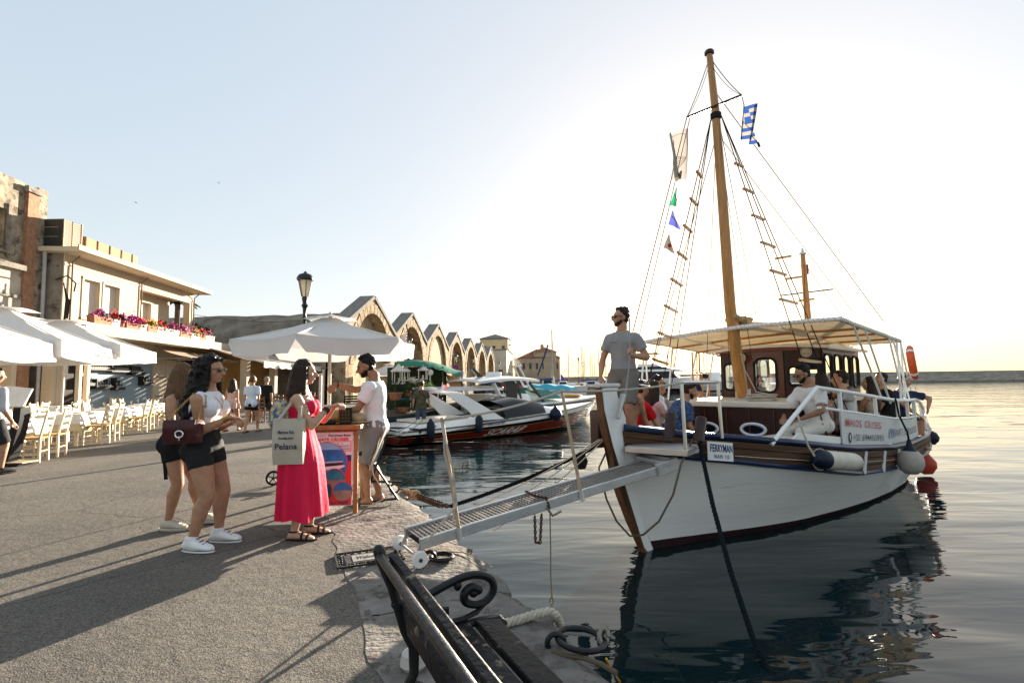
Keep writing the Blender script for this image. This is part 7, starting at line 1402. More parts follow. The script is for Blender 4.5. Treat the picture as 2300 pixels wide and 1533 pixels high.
# ---- taverna beyond with its long awnings
ta = thing('taverna','low taverna with ochre lit wall and brown pillars under long cream awnings','restaurant',(0,0,0)); ORLIT = mat('orange_lit_wall',(.46,.25,.08),.9,.1,1); PILL = mat('beige_pillar',(.42,.34,.25),.8,.1)  # the orange light on the inner wall is put into its colour
def tv(x,y,z): return V(x,y,z)
def wbox(nm,m,par,*bs):
    b = MB()
    for x0,x1,y0,y1,z0,z1 in bs: b.box(((x0+x1)/2,(y0+y1)/2,(z0+z1)/2),(x1-x0,y1-y0,z1-z0))
    return b.build(nm,m,par,smooth=False)
wbox('back_wall',ORLIT,ta,(-22,-17.3,36.5,36.9,0,3.4),(-17.5,-17.2,27.6,36.5,0,3.4)); wbox('flat_roof',CONC,ta,(-26,-16.6,27.4,37,3.5,3.9)); wbox('side_wall',SHOP,ta,(-22,-17.2,27.4,27.6,0,3.4))
for y in (27.2,30.4,33.6,36.8): wbox('pillar',PILL,ta,(-14.35,-14.0,y-.18,y+.18,0,2.75))
AWN = mat('striped_cream_awning',(.50,.43,.33),.85,.06,3,.2,6,trans=.35); WVAL = mat('white_awning_valance',(.72,.68,.6),.85,.04,trans=.3)
aw2 = thing('awning','long cream striped awning with a white valance over the taverna terrace','awning',(0,0,0))
def awn(p00,p10,p01,p11,root,val=.30,stripes=16,m=AWN):
    """p0x: wall side; p1x: front edge"""
    for k in range(stripes):
        t0,t1 = k/stripes,(k+1)/stripes; P = []
        for t in (t0+.004,(t0+t1)/2,t1-.004): P.append([V(p00)*(1-t)*(1-u)+V(p01)*t*(1-u)+V(p10)*(1-t)*u+V(p11)*t*u-V(0,0,.10*math.sin(math.pi*u))-V(0,0,.012*abs((t-(t0+t1)/2)*stripes)) for u in np.linspace(0,1,7)])
        b = MB(); b.sheet(P,.005); b.build('awning_panel',m,root,angle=70)
    b = MB(); b.sheet([[V(p10)*(1-t)+V(p11)*t-V(0,0,z+.02*math.sin(t*60)*(z > 0)) for z in (0,val*.5,val)] for t in np.linspace(0,1,40)],.005); b.build('valance',WVAL,root,angle=70)
    for t in (0,.33,.66,1): b = MB(); b.bar((V(p00)*(1-t)+V(p01)*t)-V(0,0,.06),(V(p10)*(1-t)+V(p11)*t)-V(0,0,.06),.05,.05); b.build('awning_arm',WHS,root,smooth=False)
    b = MB(); b.tube([V(p10)-V(0,0,.03),V(p11)-V(0,0,.03)],.04,7); b.build('front_bar',WHS,root)
awn((-17.0,26.8,3.75),(-12.9,26.6,2.62),(-17.4,37,3.75),(-13.5,37,2.62),aw2)
aw3 = thing('awning','plain white awning on slim posts beyond the striped one','awning',(0,0,0)); awn((-17.2,37.6,3.1),(-12.6,37.6,2.55),(-17.4,48,3.1),(-12.8,48,2.55),aw3,m=WVAL)
for y in (38,41.3,44.6,47.8): b = MB(); b.tube([(-12.65,y,0),(-12.65,y,2.6)],.04,7); b.build('post',WHS,aw3)
aw4 = thing('awning','grey sagging awning behind the parasol pole','awning',(0,0,0)); awn((-15.5,50,3.4),(-11.0,50,2.5),(-13.0,58,3.3),(-9.4,58,2.4),aw4,m=mat('grey_awning',(.28,.26,.24),.9,.1,trans=.2))
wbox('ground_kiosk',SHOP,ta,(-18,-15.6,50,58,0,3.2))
aw5 = thing('awning','high glazed awning edge above the nearest parasols','awning',(0,0,0)); b = MB(); b.sheet([[fq(-8+u*5.3,-.6+v*2.6,3.95-.55*v) for v in (0,1)] for u in (0,.5,1)],.04); b.build('awning_panel',WVAL,aw5,smooth=False); b = MB(); b.bar(fq(-8,2.0,3.38),fq(-2.7,2.0,3.38),.08,.1); b.build('front_bar',WHS,aw5,smooth=False); b = MB(); b.bar(fq(-2.7,-.6,3.92),fq(-2.7,2.0,3.38),.06,.08); b.build('awning_arm',WHS,aw5,smooth=False)
aw6 = thing('awning','folded beige awning with rods under the flower balcony','awning',(0,0,0)); P = [[fq(5.2+u*6.2,.2+v*1.5,3.25-.5*v-.08*math.sin(3.1*v)) for v in np.linspace(0,1,5)] for u in np.linspace(0,1,9)]; b = MB(); b.sheet(P,.006); b.build('awning_panel',mat('beige_awning',(.46,.36,.27),.9,.1,trans=.3),aw6)
for s in (5.6,7.2,8.8,10.4): b = MB(); b.tube([fq(s,.1,2.7),fq(s,1.65,2.72)],.02,6); b.build('awning_rod',WHS,aw6)
# ---- parasols of the fish restaurant
SU = unit(V(-.38,.925,0)); sang = math.atan2(SU[1],SU[0])
PA,PB_,PC = V(-10.35,8.4,0),V(-11.55,11.5,0),V(-12.75,14.55,0)
parasol('square_parasol','nearest square white parasol, cut by the left edge of the picture',PA,4,1.66*1.414,3.1,2.30,.36,sang,'square parasols over the white tables',.035,True,False)
pb2 = parasol('square_parasol','middle square white parasol with drink lettering on its valance',PB_,4,1.70*1.414,3.2,2.40,.36,sang,'square parasols over the white tables',.035,True,False)
parasol('square_parasol','far square white parasol in front of the flower boxes',PC,4,1.80*1.414,3.28,2.52,.34,sang,'square parasols over the white tables',.035,True,False)
SN = V(SU[1],-SU[0],0)
lx = V(1.0,0,0)  # parasol axes: x along the street, -y towards it
lettering('Coca-Cola',.27,mat('grey_print',(.07,.06,.06),.8),V(.55,-1.80,2.20),V(1,0,0),V(0,-.04,1),pb2,shear=.35,width=1.5,bold=.003)
# ---- tables and chairs
CHW = mat('cream_painted_wood',(.66,.54,.36),.6,.1,5,.2,30); RUSH = mat('rush_seat',(.42,.26,.11),.9,.25,40,.5,80); CLOTHW = mat('white_tablecloth',(.72,.69,.64),.9,.05,3,.3,12); CLOTHY = mat('cream_undercloth',(.60,.48,.28),.9,.06,3,.3,12); BRW = mat('brown_stained_wood',(.13,.065,.03),.6,.25,5)
def make_chair(nm,lb,m,seatm,grp):
    r = thing(nm,lb,'chair',(0,0,0),0,grp)               # faces +y
    for s in (-1,1):
        b = MB(); b.tube([(s*.19,.18,0),(s*.19,.18,.45)],.02,6); b.build('leg',m,r); b = MB(); b.bar((s*.19,-.20,0),(s*.185,-.19,.45),.042,.036,(0,1,0)); b.bar((s*.185,-.19,.45),(s*.18,-.29,.98),.042,.034,(0,1,0)); b.build('back_post',m,r,smooth=False)
    b = MB(); b.box((0,0,.45),(.42,.40,.035)); b.build('seat',seatm,r,smooth=False,bev=.01)
    for k,z in enumerate((.60,.74,.89)): b = MB(); y = -.19-.1*(z-.45)/.53; b.box((0,y,z),(.35,.016,.075 if k < 2 else .09)); b.build('back_slat',m,r,smooth=False)
    for z in (.14,.27):
        for s in (-1,1): b = MB(); b.tube([(s*.19,.18,z),(s*.188,-.2,z)],.011,5); b.build('stretcher',m,r)
    for z,y in ((.2,.18),(.33,.18),(.2,-.195)): b = MB(); b.tube([(-.19,y,z),(.19,y,z)],.011,5); b.build('stretcher',m,r)
    return r
def make_table(nm,lb,m,L_,W_,grp,loc,rz):
    r = thing(nm,lb,'table',loc,rz,grp); b = MB(); b.box((0,0,.735),(L_,W_,.03)); b.build('tabletop',m,r,smooth=False)
    for x in (-1,1):
        for y in (-1,1): b = MB(); b.box((x*(L_/2-.06),y*(W_/2-.06),.36),(.075,.075,.72)); b.build('leg',m,r,smooth=False)
    return r
def drape(nm,lb,m,loc,rz,L_,W_,z,drop,rot=0.):
    n = 17; P = []
    for i in range(n):
        row = []
        for j in range(n):
            x,y = (i/(n-1)-.5)*(L_+2*drop),(j/(n-1)-.5)*(W_+2*drop); cx,cy = max(-L_/2,min(L_/2,x)),max(-W_/2,min(W_/2,y)); dx,dy = x-cx,y-cy; d = math.hypot(dx,dy); k = .18
            row.append(V(cx+dx*k+.012*math.sin(y*16)*(d > .02),cy+dy*k+.012*math.sin(x*14)*(d > .02),z-min(d*.97,drop*1.25)))
        P.append(row)
    b = MB(); b.sheet(P,.004); o = b.build(nm,m,None,angle=70); o.location = tuple(loc); o.rotation_euler = (0,0,rz); return tag(o,lb,'tablecloth')
chair0 = make_chair('taverna_chair','x',CHW,RUSH,'cream ladder back chairs at the white tables'); used = [0]
def put_chair(p,face,lb):
    a = math.atan2(face[1],face[0])-math.pi/2+random.uniform(-.12,.12)
    if not used[0]: used[0] = 1; chair0.location = tuple(p); chair0.rotation_euler = (0,0,a); chair0['label'] = lb
    else: dup(chair0,p,a,lb)
gme = MB(); gme.lathe([(.03,0),(.032,.004),(.005,.01),(.005,.07),(.03,.1),(.036,.15),(.032,.19)],(0,0,0),10); gme = gme.mesh('wine_glass',glass('clear_glass',(.9,.93,.93),.02,.5))
pme = MB(); pme.lathe([(0,0),(.08,0),(.13,.018),(.125,.022),(.075,.006),(0,.006)],(0,0,0),16); pme = pme.mesh('plate',TEEW)
nme = MB(); nme.box((0,0,.05),(.10,.05,.10)); nme.box((0,0,.09),(.09,.02,.09)); nme = nme.mesh('napkin_holder',TEEW,False)
QD = ['street side right','street side left','wall side right','wall side left']; ords = ['first','second','third','fourth','fifth']; rowu = V(-.36,.933,0); rown = V(-.933,-.36,0)
for row,(X0,Y0,n_,rn) in enumerate(((-9.35,10.25,4,'street row'),(-12.3,9.6,5,'inner row'))):
    for k in range(n_):
        m_ = V(X0,Y0,0)+rowu*3.15*k; ct = m_+rown*.62; rz = math.atan2(rowu[1],rowu[0]); nmt = f'{ords[k]} table of the {rn}'
        make_table('dining_table',f'{ords[k]} white clothed dining table from the left in the {rn}',CHW,1.5,.8,'white dining tables',ct,rz)
        drape('undercloth',f'cream undercloth hanging below the white cloth, {nmt}',CLOTHY,ct,rz,1.5,.8,.754,.40); drape('tablecloth',f'white cloth spread over the {nmt}',CLOTHW,ct,rz,1.52,.82,.765,.24)
        for s,w_ in ((-.38,'left'),(.38,'right')):
            put_chair(m_+rowu*s,rown,f'cream ladder back chair, street side {w_}, at the {nmt}'); put_chair(ct+rown*.66+rowu*s,-rown,f'cream ladder back chair, building side {w_}, at the {nmt}')
        up = V(0,0,.772)
        if row == 0 or k < 3:
            bottle(ct+rowu*.1+rown*.05+up,f'dark bottle standing on the {nmt}',None,1,.85)
            for q in range(4): c = ct+rowu*(.5*(-1 if q % 2 else 1)+.06)+rown*(.2*(-1 if q < 2 else 1))+up; tag(inst('wine_glass',gme,None,c),f'{QD[q]} wine glass set on the {nmt}','glass',f'glasses on the {nmt}')
            for q in range(4): c = ct+rowu*(.40*(-1 if q % 2 else 1))+rown*(.22*(-1 if q < 2 else 1))+up; tag(inst('plate',pme,None,c),f'{QD[q]} white plate laid on the {nmt}','plate',f'plates on the {nmt}')
            tag(inst('napkin_holder',nme,None,ct-rowu*.12+up,(0,0,rz)),f'white napkin holder in the middle of the {nmt}','napkin holder')
brown0 = make_chair('wooden_chair','x',BRW,BRW,'brown chairs on the taverna terrace'); b0 = [0]
for k,(px,py) in enumerate(((600,945),(640,935),(675,925),(700,915))):
    c = G(px,py)*V(1,1,0); make_table('brown_table',f'{ords[k]} brown wooden table from the left on the taverna terrace',BRW,1.2,.8,'brown tables on the terrace',c,.3)
    for s,wd in ((-1,'near'),(1,'far')):
        p = c+V(.15,s*.7,0); lb = f'brown chair on the {wd} side of the {ords[k]} brown terrace table'; a = 0 if s < 0 else math.pi
        if not b0[0]: b0[0] = 1; brown0.location = tuple(p); brown0.rotation_euler = (0,0,a); brown0['label'] = lb
        else: dup(brown0,p,a,lb)
# ---- menu stand with the curved black post
ms = thing('menu_stand','menu stand with white board on a curved black post','menu stand',G(25,1044)*V(1,1,0)); b = MB(); b.box((0,0,.03),(.62,.42,.05)); b.build('base',BLK,ms,smooth=False,bev=.01); b = MB(); b.box((.12,0,.06),(.5,.36,.02)); b.build('base_top',mat('pale_wood_board',(.45,.35,.22),.7),ms,smooth=False)
b = MB(); b.loft([[V(x+.35*w_,y,z) for w_,y in ((-1*.2,-.1),(.2,-.1),(.2,.1),(-.2,.1))] for x,z in ((-.05,.05),(.02,.3),(.09,.6),(.13,.85),(.14,1.05))]); b.build('post',BLK,ms,angle=30)
b = MB(); b.box((.0,0,1.25),(.50,.03,.36),rot=rot3('X',-.35) @ rot3('Y',.12)); b.build('menu_board',TEEW,ms,smooth=False); b = MB(); b.box((0,-.06,1.06),(.56,.08,.02)); b.build('ledge',CREAM2,ms,smooth=False)
# ---- street lamps
LAMPI = mat('black_lamp_iron',(.010,.014,.016),.4,.2,coat=.2); LAMPG = mat('milky_lamp_glass',(.68,.63,.52),.25,.04,trans=.45)
def lamp(px,ytop,ybase_z,Y,lb):
    t = Yp(px,ytop,Y); o = V(t[0],Y,ybase_z); H = t[2]-ybase_z; r = thing('street_lamp',lb,'street lamp',o,0,'lantern street lamps along the quay'); k = 1.
    b = MB(); b.lathe([(.14,0),(.14,.1),(.10,.14),(.09,.6),(.065,.66),(.05,.9),(.042,H-1.25),(.06,H-1.22),(.06,H-1.18),(.04,H-1.14),(.05,H-.95),(.085,H-.88),(.05,H-.83),(.075,H-.70),(.06,H-.66)],(0,0,0),14); b.build('post',LAMPI,r)
    b = MB(); b.lathe([(.075,H-.66),(.165,H-.24),(.165,H-.22)],(0,0,0),6); b.build('lantern_glass',LAMPG,r,smooth=False)
    b = MB()
    for j in range(6): a = j*math.pi/3; c,s = math.cos(a),math.sin(a); b.bar((.082*c,.082*s,H-.66),(.175*c,.175*s,H-.22),.014,.014)
    b.build('lantern_bars',LAMPI,r,smooth=False)
    b = MB(); b.lathe([(.19,H-.25),(.205,H-.22),(.20,H-.17),(.15,H-.10),(.06,H-.065),(.03,H-.06),(.045,H-.045),(.02,H-.02),(0,H)],(0,0,0),16); b.build('lantern_cap',LAMPI,r); return r
lamp(686,608,0,12.7,'tall black street lamp rising behind the big parasol')
lamp(921,757,0,40,'black street lamp in front of the second shipyard gable'); lamp(1024,795,0,52,'black street lamp above the green canopy of the souvenir boat'); lamp(1064,802,0,66,'black street lamp before the narrow far shipyard arches'); lamp(1122,812,0,84,'black street lamp beside the pale customs house'); lamp(1299,802,.62,86,'slim black lamp on the far pier among the sailing masts'); lamp(1151,820,0,100,'small distant lamp in front of the customs house wall')
# ---- trees
LEAF = mat('tree_leaf',(.045,.085,.018),.6,.45,.9,col2=(.10,.16,.03),trans=.25); LEAFD = mat('dark_leaf',(.018,.036,.012),.6,.4,.9,trans=.15); BARK = mat('bark',(.10,.07,.045),.9,.3,6,.6,20)
def tree(nm,lb,o,H,R_,m,n=2600,sz=.12,seed=1,low=.4,squash=.75):
    r = thing(nm,lb,'tree',o); rr = np.random.default_rng(seed); b = MB(); b.tube([(0,0,0),(.05,.02,H*low*.6),(.0,.05,H*.75)],[.05*H*.5,.035*H*.5,.012*H],8)
    cl = []
    for k in range(16):
        v = unit(rr.normal(size=3)); v[2] = abs(v[2])*.9-.15; c = V(0,0,H*(low+.5*(1-low)))+v*V(R_,R_,R_*squash)*rr.uniform(.45,.85); cl.append((c,R_*rr.uniform(.28,.48)))
        if k < 8: b.tube([(0,.02,H*low*.8),(c*.5+V(0,0,H*low*.5)),c],[.02*H*.5,.012*H*.5,.005],5)
    b.build('trunk',BARK,r); vs,fs = [],[]
    for k in range(n):
        c,q = cl[rr.integers(len(cl))]; d = unit(rr.normal(size=3)); p = c+d*q*rr.uniform(.55,1.05)**.6; a = unit(rr.normal(size=3)); e = unit(np.cross(a,d+.3*rr.normal(size=3))); f_ = np.cross(e,a); w_ = sz*rr.uniform(.6,1.4); i = len(vs)
        vs += [p+e*w_,p+f_*w_*.6,p-e*w_,p-f_*w_*.6]; fs.append((i,i+1,i+2,i+3))
    b = MB(); b.add(vs,fs); b.build('crown',m,r,smooth=False); return r
tree('dark_tree','dark bushy tree behind the porch column of the cream house',V(-21.5,34,0),6.6,1.6,LEAFD,1800,.16,3); 
tree('broad_tree','bright green tree behind the parasol pole near the shipyards',V(-17.0,52,0),5.2,2.9,LEAF,2600,.2,5,squash=.5); tree('street_tree','dark green tree over the taverna terrace, left of the white posts',V(-17.6,42,0),4.4,2.6,LEAFD,2600,.16,6,low=.15); tree('street_tree','second dark tree standing behind the white awning posts',V(-16.6,47,0),4.2,2.6,LEAFD,2400,.16,7,low=.15); tree('street_tree','small dark tree against the long shipyard roof',V(-13.6,40.4,4.2),3.0,1.2,LEAFD,1200,.12,8,low=.1)
b = MB(); rr = np.random.default_rng(9)
pl = thing('palm','spiky palm fronds rising behind the cream porch','palm',V(-20.4,31,0)); b.tube([(0,0,0),(0,0,6.4)],[.2,.14],8); b.build('trunk',BARK,pl)
for k in range(12):
    a = k*.55; d = V(math.cos(a),math.sin(a),0); P = [V(0,0,6.4)+d*1.2*t+V(0,0,.9*t-1.0*t*t) for t in np.linspace(0,1,6)]; b = MB(); sd_ = V(-d[1],d[0],0); b.sheet([[p+sd_*w_*(.16*math.sin(math.pi*min(.97,.08+i/6)))-V(0,0,.08*abs(w_)) for w_ in (-1,0,1)] for i,p in enumerate(P)],.006); b.build('frond',LEAFD,pl)
parasol('small_parasol','small grey parasol far off, right of the ticket seller',(-9.6,40,0),4,2.0,2.9,2.3,.25,.3,None,.04)
# diners and birds
for i,(x,y,c_,sx,lb) in enumerate(((-15.2,25.6,BLKC,'m','dark haired diner in black at the taverna edge'),(-14.8,29.0,GREYC,'f','diner in grey seated beneath the striped awning'),(-14.9,31.5,cloth('rose_top',(.4,.2,.18)),'f','diner in rose top seated beneath the striped awning'),(-14.2,34.0,BLKC,'m','diner in black farther under the striped awning'))): seated(lb,V(x,y,.46),(.3 if i % 2 else -.6,1 if i < 2 else -1),sx,1.7,.05,wear=(('tee',c_,{'sleeve': .7}),('shorts',BLKC,{'len': .9})),vox=.03,hair=('short',HBLK))
for px,py,Y,lb in ((492,411,60,'tiny gull gliding high above the street lamp'),(306,455,50,'tiny gull flying above the cream house roof')):
    c = Yp(px,py,Y); b = MB(); b.loft([[c+V(x,r*math.cos(t),r*math.sin(t)) for t in np.linspace(0,6.28,7)[:-1]] for x,r in ((-.14,.01),(-.05,.045),(.06,.04),(.16,.012))])
    for s in (-1,1): b.sheet([[c+V(-.04+u*.08,s*w_*.3,.09*math.sin(w_*2.2)) for u in (0,1-.5*w_)] for w_ in (0,.5,1)],.006)
    tag(b.build('gull',TEEW),lb,'bird')
b = MB(); b.tube(catenary(fq(LE,0,5.2),V(-14,41,7.0),.5),.012,4); tag(b.build('overhead_wire',PIPEB),'thin wire sagging from the cream porch to the shipyard roof','wire')

# ================================================================== boats, quay life and cars across the basin
GEL = mat('white_gelcoat',(.80,.79,.77),.25,.04,2,coat=.4); REDB = mat('dark_red_band',(.25,.025,.015),.25,.08,3,coat=.4); BLKB = mat('black_gelcoat',(.010,.010,.012),.22,.1,coat=.4); GOLDL = mat('gold_pinstripe',(.55,.36,.08),.4); TINT = mat('tinted_windscreen',(.010,.010,.012),.12,.1,spec=.35); TEAL = mat('teal_glass',(.03,.22,.20),.08,.15,spec=.8,trans=.3); TURQ = mat('turquoise_cover',(.02,.30,.42),.7,.1,4); DBLUE = mat('dark_blue_canvas',(.012,.04,.13),.7,.1,4); WINE = mat('wine_red_canvas',(.20,.03,.03),.7,.1); GREENC = mat('green_canopy_cloth',(.01,.20,.12),.65,.1,3,.2,8,trans=.25)
class Hull:
    """hull frame: t 0 stern..1 bow, side +1 faces the camera side"""
    def __init__(s,stern,bow,beam,zs,zb,rake=.9,flare=.55,tum=.0):
        s.S = V(*stern[:2],WZ); s.B = V(*bow[:2],WZ); s.L = np.linalg.norm(s.B-s.S); s.u = unit(s.B-s.S); s.r = V(s.u[1],-s.u[0],0); s.beam = beam; s.zs,s.zb = zs,zb; s.rake = rake; s.flare = flare
    def b(s,t): return s.beam/2*(1-max(0,(t-.45)/.55)**2.2)*min(1,.93+.2*t)
    def sh(s,t): return s.zs+(s.zb-s.zs)*t**1.6
    def P(s,t,l,z): return s.S+s.u*(t*s.L)+s.r*l+V(0,0,z)
    def side(s,t,q,sd):
        z = s.sh(t)*q; tt = t*(s.L-s.rake*(1-q)**1.2)/s.L; l = s.b(t)*(s.flare+(1-s.flare)*min(1,q*1.25)**.8)*(1 if t < .999 else 0)+.01; return s.P(tt,l*sd,z)
    def strip(s,q0,q1,off=0,n=26,m=4):
        b = MB()
        for sd in (1,-1): b.grid([[s.side(t,q,sd)+s.r*sd*off for q in np.linspace(q0,q1,m)] for t in np.linspace(0,1,n)])
        b.grid([[s.side(0,q,sd) for q in np.linspace(q0,q1,m)] for sd in (1,-1)]); return b
    def deck(s,q=1.,drop=.0): b = MB(); b.grid([[s.side(t,q,1)*(1-k)/2+s.side(t,q,-1)*(1+k)/2+V(0,0,.05*(1-k*k)*s.b(t)-drop) for k in np.linspace(-1,1,7)] for t in np.linspace(0,1,26)]); return b
    def root(s,nm,lb,cat='boat',group=None): return thing(nm,lb,cat,s.S,0,group)
    def add(s,b,nm,m,root,**k): b.xf(lambda p: p-s.S); return b.build(nm,m,root,**k)
def loc_on(H,px,py,l):
    """pixel -> (t, z) on the lengthwise plane at lateral l of a hull"""
    d = ray(px,py); t = ((H.S-_C) @ H.r+l)/(d @ H.r); v = _C+d*t-H.S; return v @ H.u/H.L,v[2]
# ---- the red and black speedboat
H = Hull((-4.25,17.1),(3.75,23.6),2.7,.46,1.08,1.6,.62); sb = H.root('speedboat','long white speedboat with red and black sides and radar arch, moored behind the gangway')
H.add(H.strip(-.35,.13,m=4),'hull_bottom',BLKB,sb,angle=50); H.add(H.strip(.13,.58),'red_band',REDB,sb,angle=50); H.add(H.strip(.60,.80),'black_band',BLKB,sb,angle=50); H.add(H.strip(.80,1.0),'topside',GEL,sb,angle=50)
H.add(H.strip(.575,.605,.004,m=2),'pinstripe',GOLDL,sb); H.add(H.strip(.12,.145,.004,m=2),'pinstripe',GOLDL,sb); H.add(H.deck(),'deck',GEL,sb,angle=50)
b = MB()
for sd in (1,-1): b.tube([H.side(t,1,sd)+V(0,0,.01) for t in np.linspace(0,1,24)],.025,6)
H.add(b,'rub_rail',BLKB,sb)
b = MB(); b.loft([[H.P(t,l*H.b(t),H.sh(t)+z) for l,z in ((-.82,0),(-.7,h_),(0,h_*1.12),(.7,h_),(.82,0))] for t,h_ in ((.02,.03),(.06,.16),(.25,.20),(.30,.20))],close=False,cap=False); H.add(b,'sun_deck',GEL,sb,angle=50)
b = MB(); b.sheet([[H.P(t,l*H.b(t),H.sh(t)+.2+.02*(1-l*l)) for l in np.linspace(-.62,.62,5)] for t in np.linspace(.08,.27,5)],.06); H.add(b,'sun_pad',CREAMC,sb)
b = MB(); b.loft([[H.P(t,l*H.b(t),H.sh(t)-.03+z*hh) for l,z in ((-.9,0),(-.7,.8),(-.3,1),(.3,1),(.7,.8),(.9,0))] for t,hh in ((.42,.42),(.50,.50),(.58,.42),(.68,.22),(.78,.04))],close=False,cap=False); H.add(b,'foredeck_hump',GEL,sb,angle=50)
b = MB(); b.loft([[H.P(t,l*H.b(t),H.sh(t)+z*hh+.02) for l,z in ((-.93,.1),(-.78,.85),(-.35,1.05),(0,1.1),(.35,1.05),(.78,.85),(.93,.1))] for t,hh in ((.40,.62),(.47,.72),(.54,.60),(.60,.42))],close=False,cap=False); H.add(b,'windscreen',TINT,sb,angle=60)
b = MB(); b.box((0,0,0),(1,1,1)); b.v = []; b.f = []; b.m = []
b.loft([[H.P(t,l*H.b(.35),H.sh(t)+.03) for t,l in ((.30,-.7),(.30,.7),(.42,.7),(.42,-.7))],[H.P(t,l*H.b(.35),H.sh(t)+.2) for t,l in ((.30,-.7),(.30,.7),(.42,.7),(.42,-.7))]]); H.add(b,'cockpit',mat('dark_cockpit',(.03,.028,.026),.7),sb,smooth=False)
for sd in (1,-1):                                              # radar arch: swept legs and the cross wing
    b = MB(); l = sd*H.b(.3)*.88; b.sheet([[H.P(t0+k*w_,l*(1-.10*z/1.2),H.sh(.3)+z) for k in (0,1)] for t0,z,w_ in ((.285,.12,.11),(.245,.5,.085),(.195,.85,.07),(.165,1.07,.06))],.07); H.add(b,'radar_arch_leg',GEL,sb,bev=.01)
b = MB(); b.sheet([[H.P(t,l*H.b(.3)*.80,H.sh(.3)+1.05+.05*(1-l*l)) for l in np.linspace(-1,1,5)] for t in (.163,.195,.228)],.06); H.add(b,'radar_arch_wing',GEL,sb,bev=.01)
b = MB()
for k in range(5): b.sheet([[H.side(.17+.022*k+.11*u,.90-.09*0+.012*k*0,1)+H.r*.006+V(0,0,-.05+.024*k) for u in (0,1)],[H.side(.17+.022*k+.11*u,.90,1)+H.r*.006+V(0,0,-.038+.024*k) for u in (0,1)]],.006)
H.add(b,'side_vent',BLKB,sb,smooth=False)
def hull_text(txt,sz,m,t,q,par,sh_=0.,bold=.004,wd=None):
    x = text_mb(txt,sz,sh_,bold); k = (wd/(2*max(q_[0] for q_ in x.v))) if wd else 1
    o = x.xf(lambda p: H.side(t+p[0]*k/H.L,q+p[1]/H.sh(t),1)+H.r*.012-H.S).build('lettering',m,par,smooth=False); return o
hull_text('SCARAB',.31,GEL,.45,.345,sb,.06,.009,1.95); hull_text('UNCHARTED',.10,PRINT,.355,.905,sb,0,.002,.75); hull_text('ESCAPE TO GO',.09,NAVY,.90,.90,sb,.0,.0,.7); hull_text('Wellcraft',.13,GEL,.16,.30,sb,.1,.002,.55); hull_text('SCARAB',.06,PRINT,.72,.9,sb,.1,.0,.3)
b = MB()
for sd in (1,-1):
    b.tube([H.P(.20,sd*H.b(.3)*.7,H.sh(.2)+1.0),H.P(.40,sd*H.b(.3)*.8,H.sh(.4)+.1)],.012,5); b.tube([H.P(.58,sd*.5*H.b(.5),H.sh(.5)+.3),H.P(.45,sd*.7*H.b(.5),H.sh(.5)+.15),H.P(.52,sd*.9*H.b(.5),H.sh(.5)+.02)],.012,5)
H.add(b,'support_stay',GEL,sb)
def hang_fender(lb,px,py,rad_,ln,ball,Hh,l=None,m=NAVR):
    t,z = loc_on(Hh,px,py,Hh.b(.5)+.1); c = Hh.P(t,Hh.b(min(.99,t))+rad_*.9,z); r = thing('boat_fender',lb,'fender',c,0,'black fenders on the speedboat')
    b = MB(); b.lathe([(0,-ln/2),(rad_*.7,-ln/2+.03),(rad_,-ln/2+.1),(rad_,ln/2-.1),(rad_*.6,ln/2-.02),(.03,ln/2+.06),(0,ln/2+.06)] if not ball else [(0,-rad_),(rad_*.7,-rad_*.75),(rad_,-.02),(rad_*.8,rad_*.6),(rad_*.35,rad_),(.04,rad_*1.35),(0,rad_*1.4)],(0,0,0),14); b.build('body',m,r); b = MB(); b.tube([V(0,0,ln/2 if not ball else rad_),Hh.side(min(.99,t),1,1)-c+V(0,0,.03)],.012,5); b.build('rope',ROPEB,r)
hang_fender('black cylinder fender near the speedboat stern',969,966,.13,.62,0,H); hang_fender('black cylinder fender overlapping the white boat lettering',1076,953,.13,.62,0,H); hang_fender('round black ball fender near the speedboat bow',1247,930,.25,.5,1,H)
b = MB(); b.tube(catenary(H.P(.06,H.b(0)*.9,.85),V(-3.9,14.4,.02),.18),.014,6); b.tube(catenary(H.P(.08,H.b(0)*.9,.85),V(-4.0,14.7,.02),.3),.014,6); tag(b.build('stern_line',mat('tan_line',(.30,.24,.17),.9)),'pair of stern lines from the speedboat to the quay','rope')
# ---- cabin cruiser behind it
H2 = Hull((-2.2,21.8),(4.6,27.6),3.0,1.0,1.25,1.2); cc = H2.root('cabin_cruiser','white hardtop cabin cruiser with teal tinted windscreen behind the speedboat')
H2.add(H2.strip(-.3,.3),'hull_bottom',BLKB,cc,angle=50); H2.add(H2.strip(.3,1),'topside',GEL,cc,angle=50); H2.add(H2.deck(),'deck',GEL,cc); H2.add(H2.strip(.86,.93,.006,m=2),'pinstripe',mat('navy_stripe',(.01,.02,.05),.3),cc)
def hb(H_,nm,m,root,t0,t1,l0,l1,z0,z1,tap=0.,**k):
    b = MB(); q = lambda t,l,z: H_.P(t,l,H_.sh(.5)+z); b.loft([[q(t0,l0,z0),q(t1,l0,z0),q(t1,l1,z0),q(t0,l1,z0)],[q(t0+tap*.2,l0*.92,z1),q(t1-tap,l0*.92,z1),q(t1-tap,l1*.92,z1),q(t0+tap*.2,l1*.92,z1)]]); return H_.add(b,nm,m,root,smooth=False,**k)
hb(H2,'cabin',GEL,cc,.10,.34,-1.2,1.2,0,.4,.02,bev=.03); 
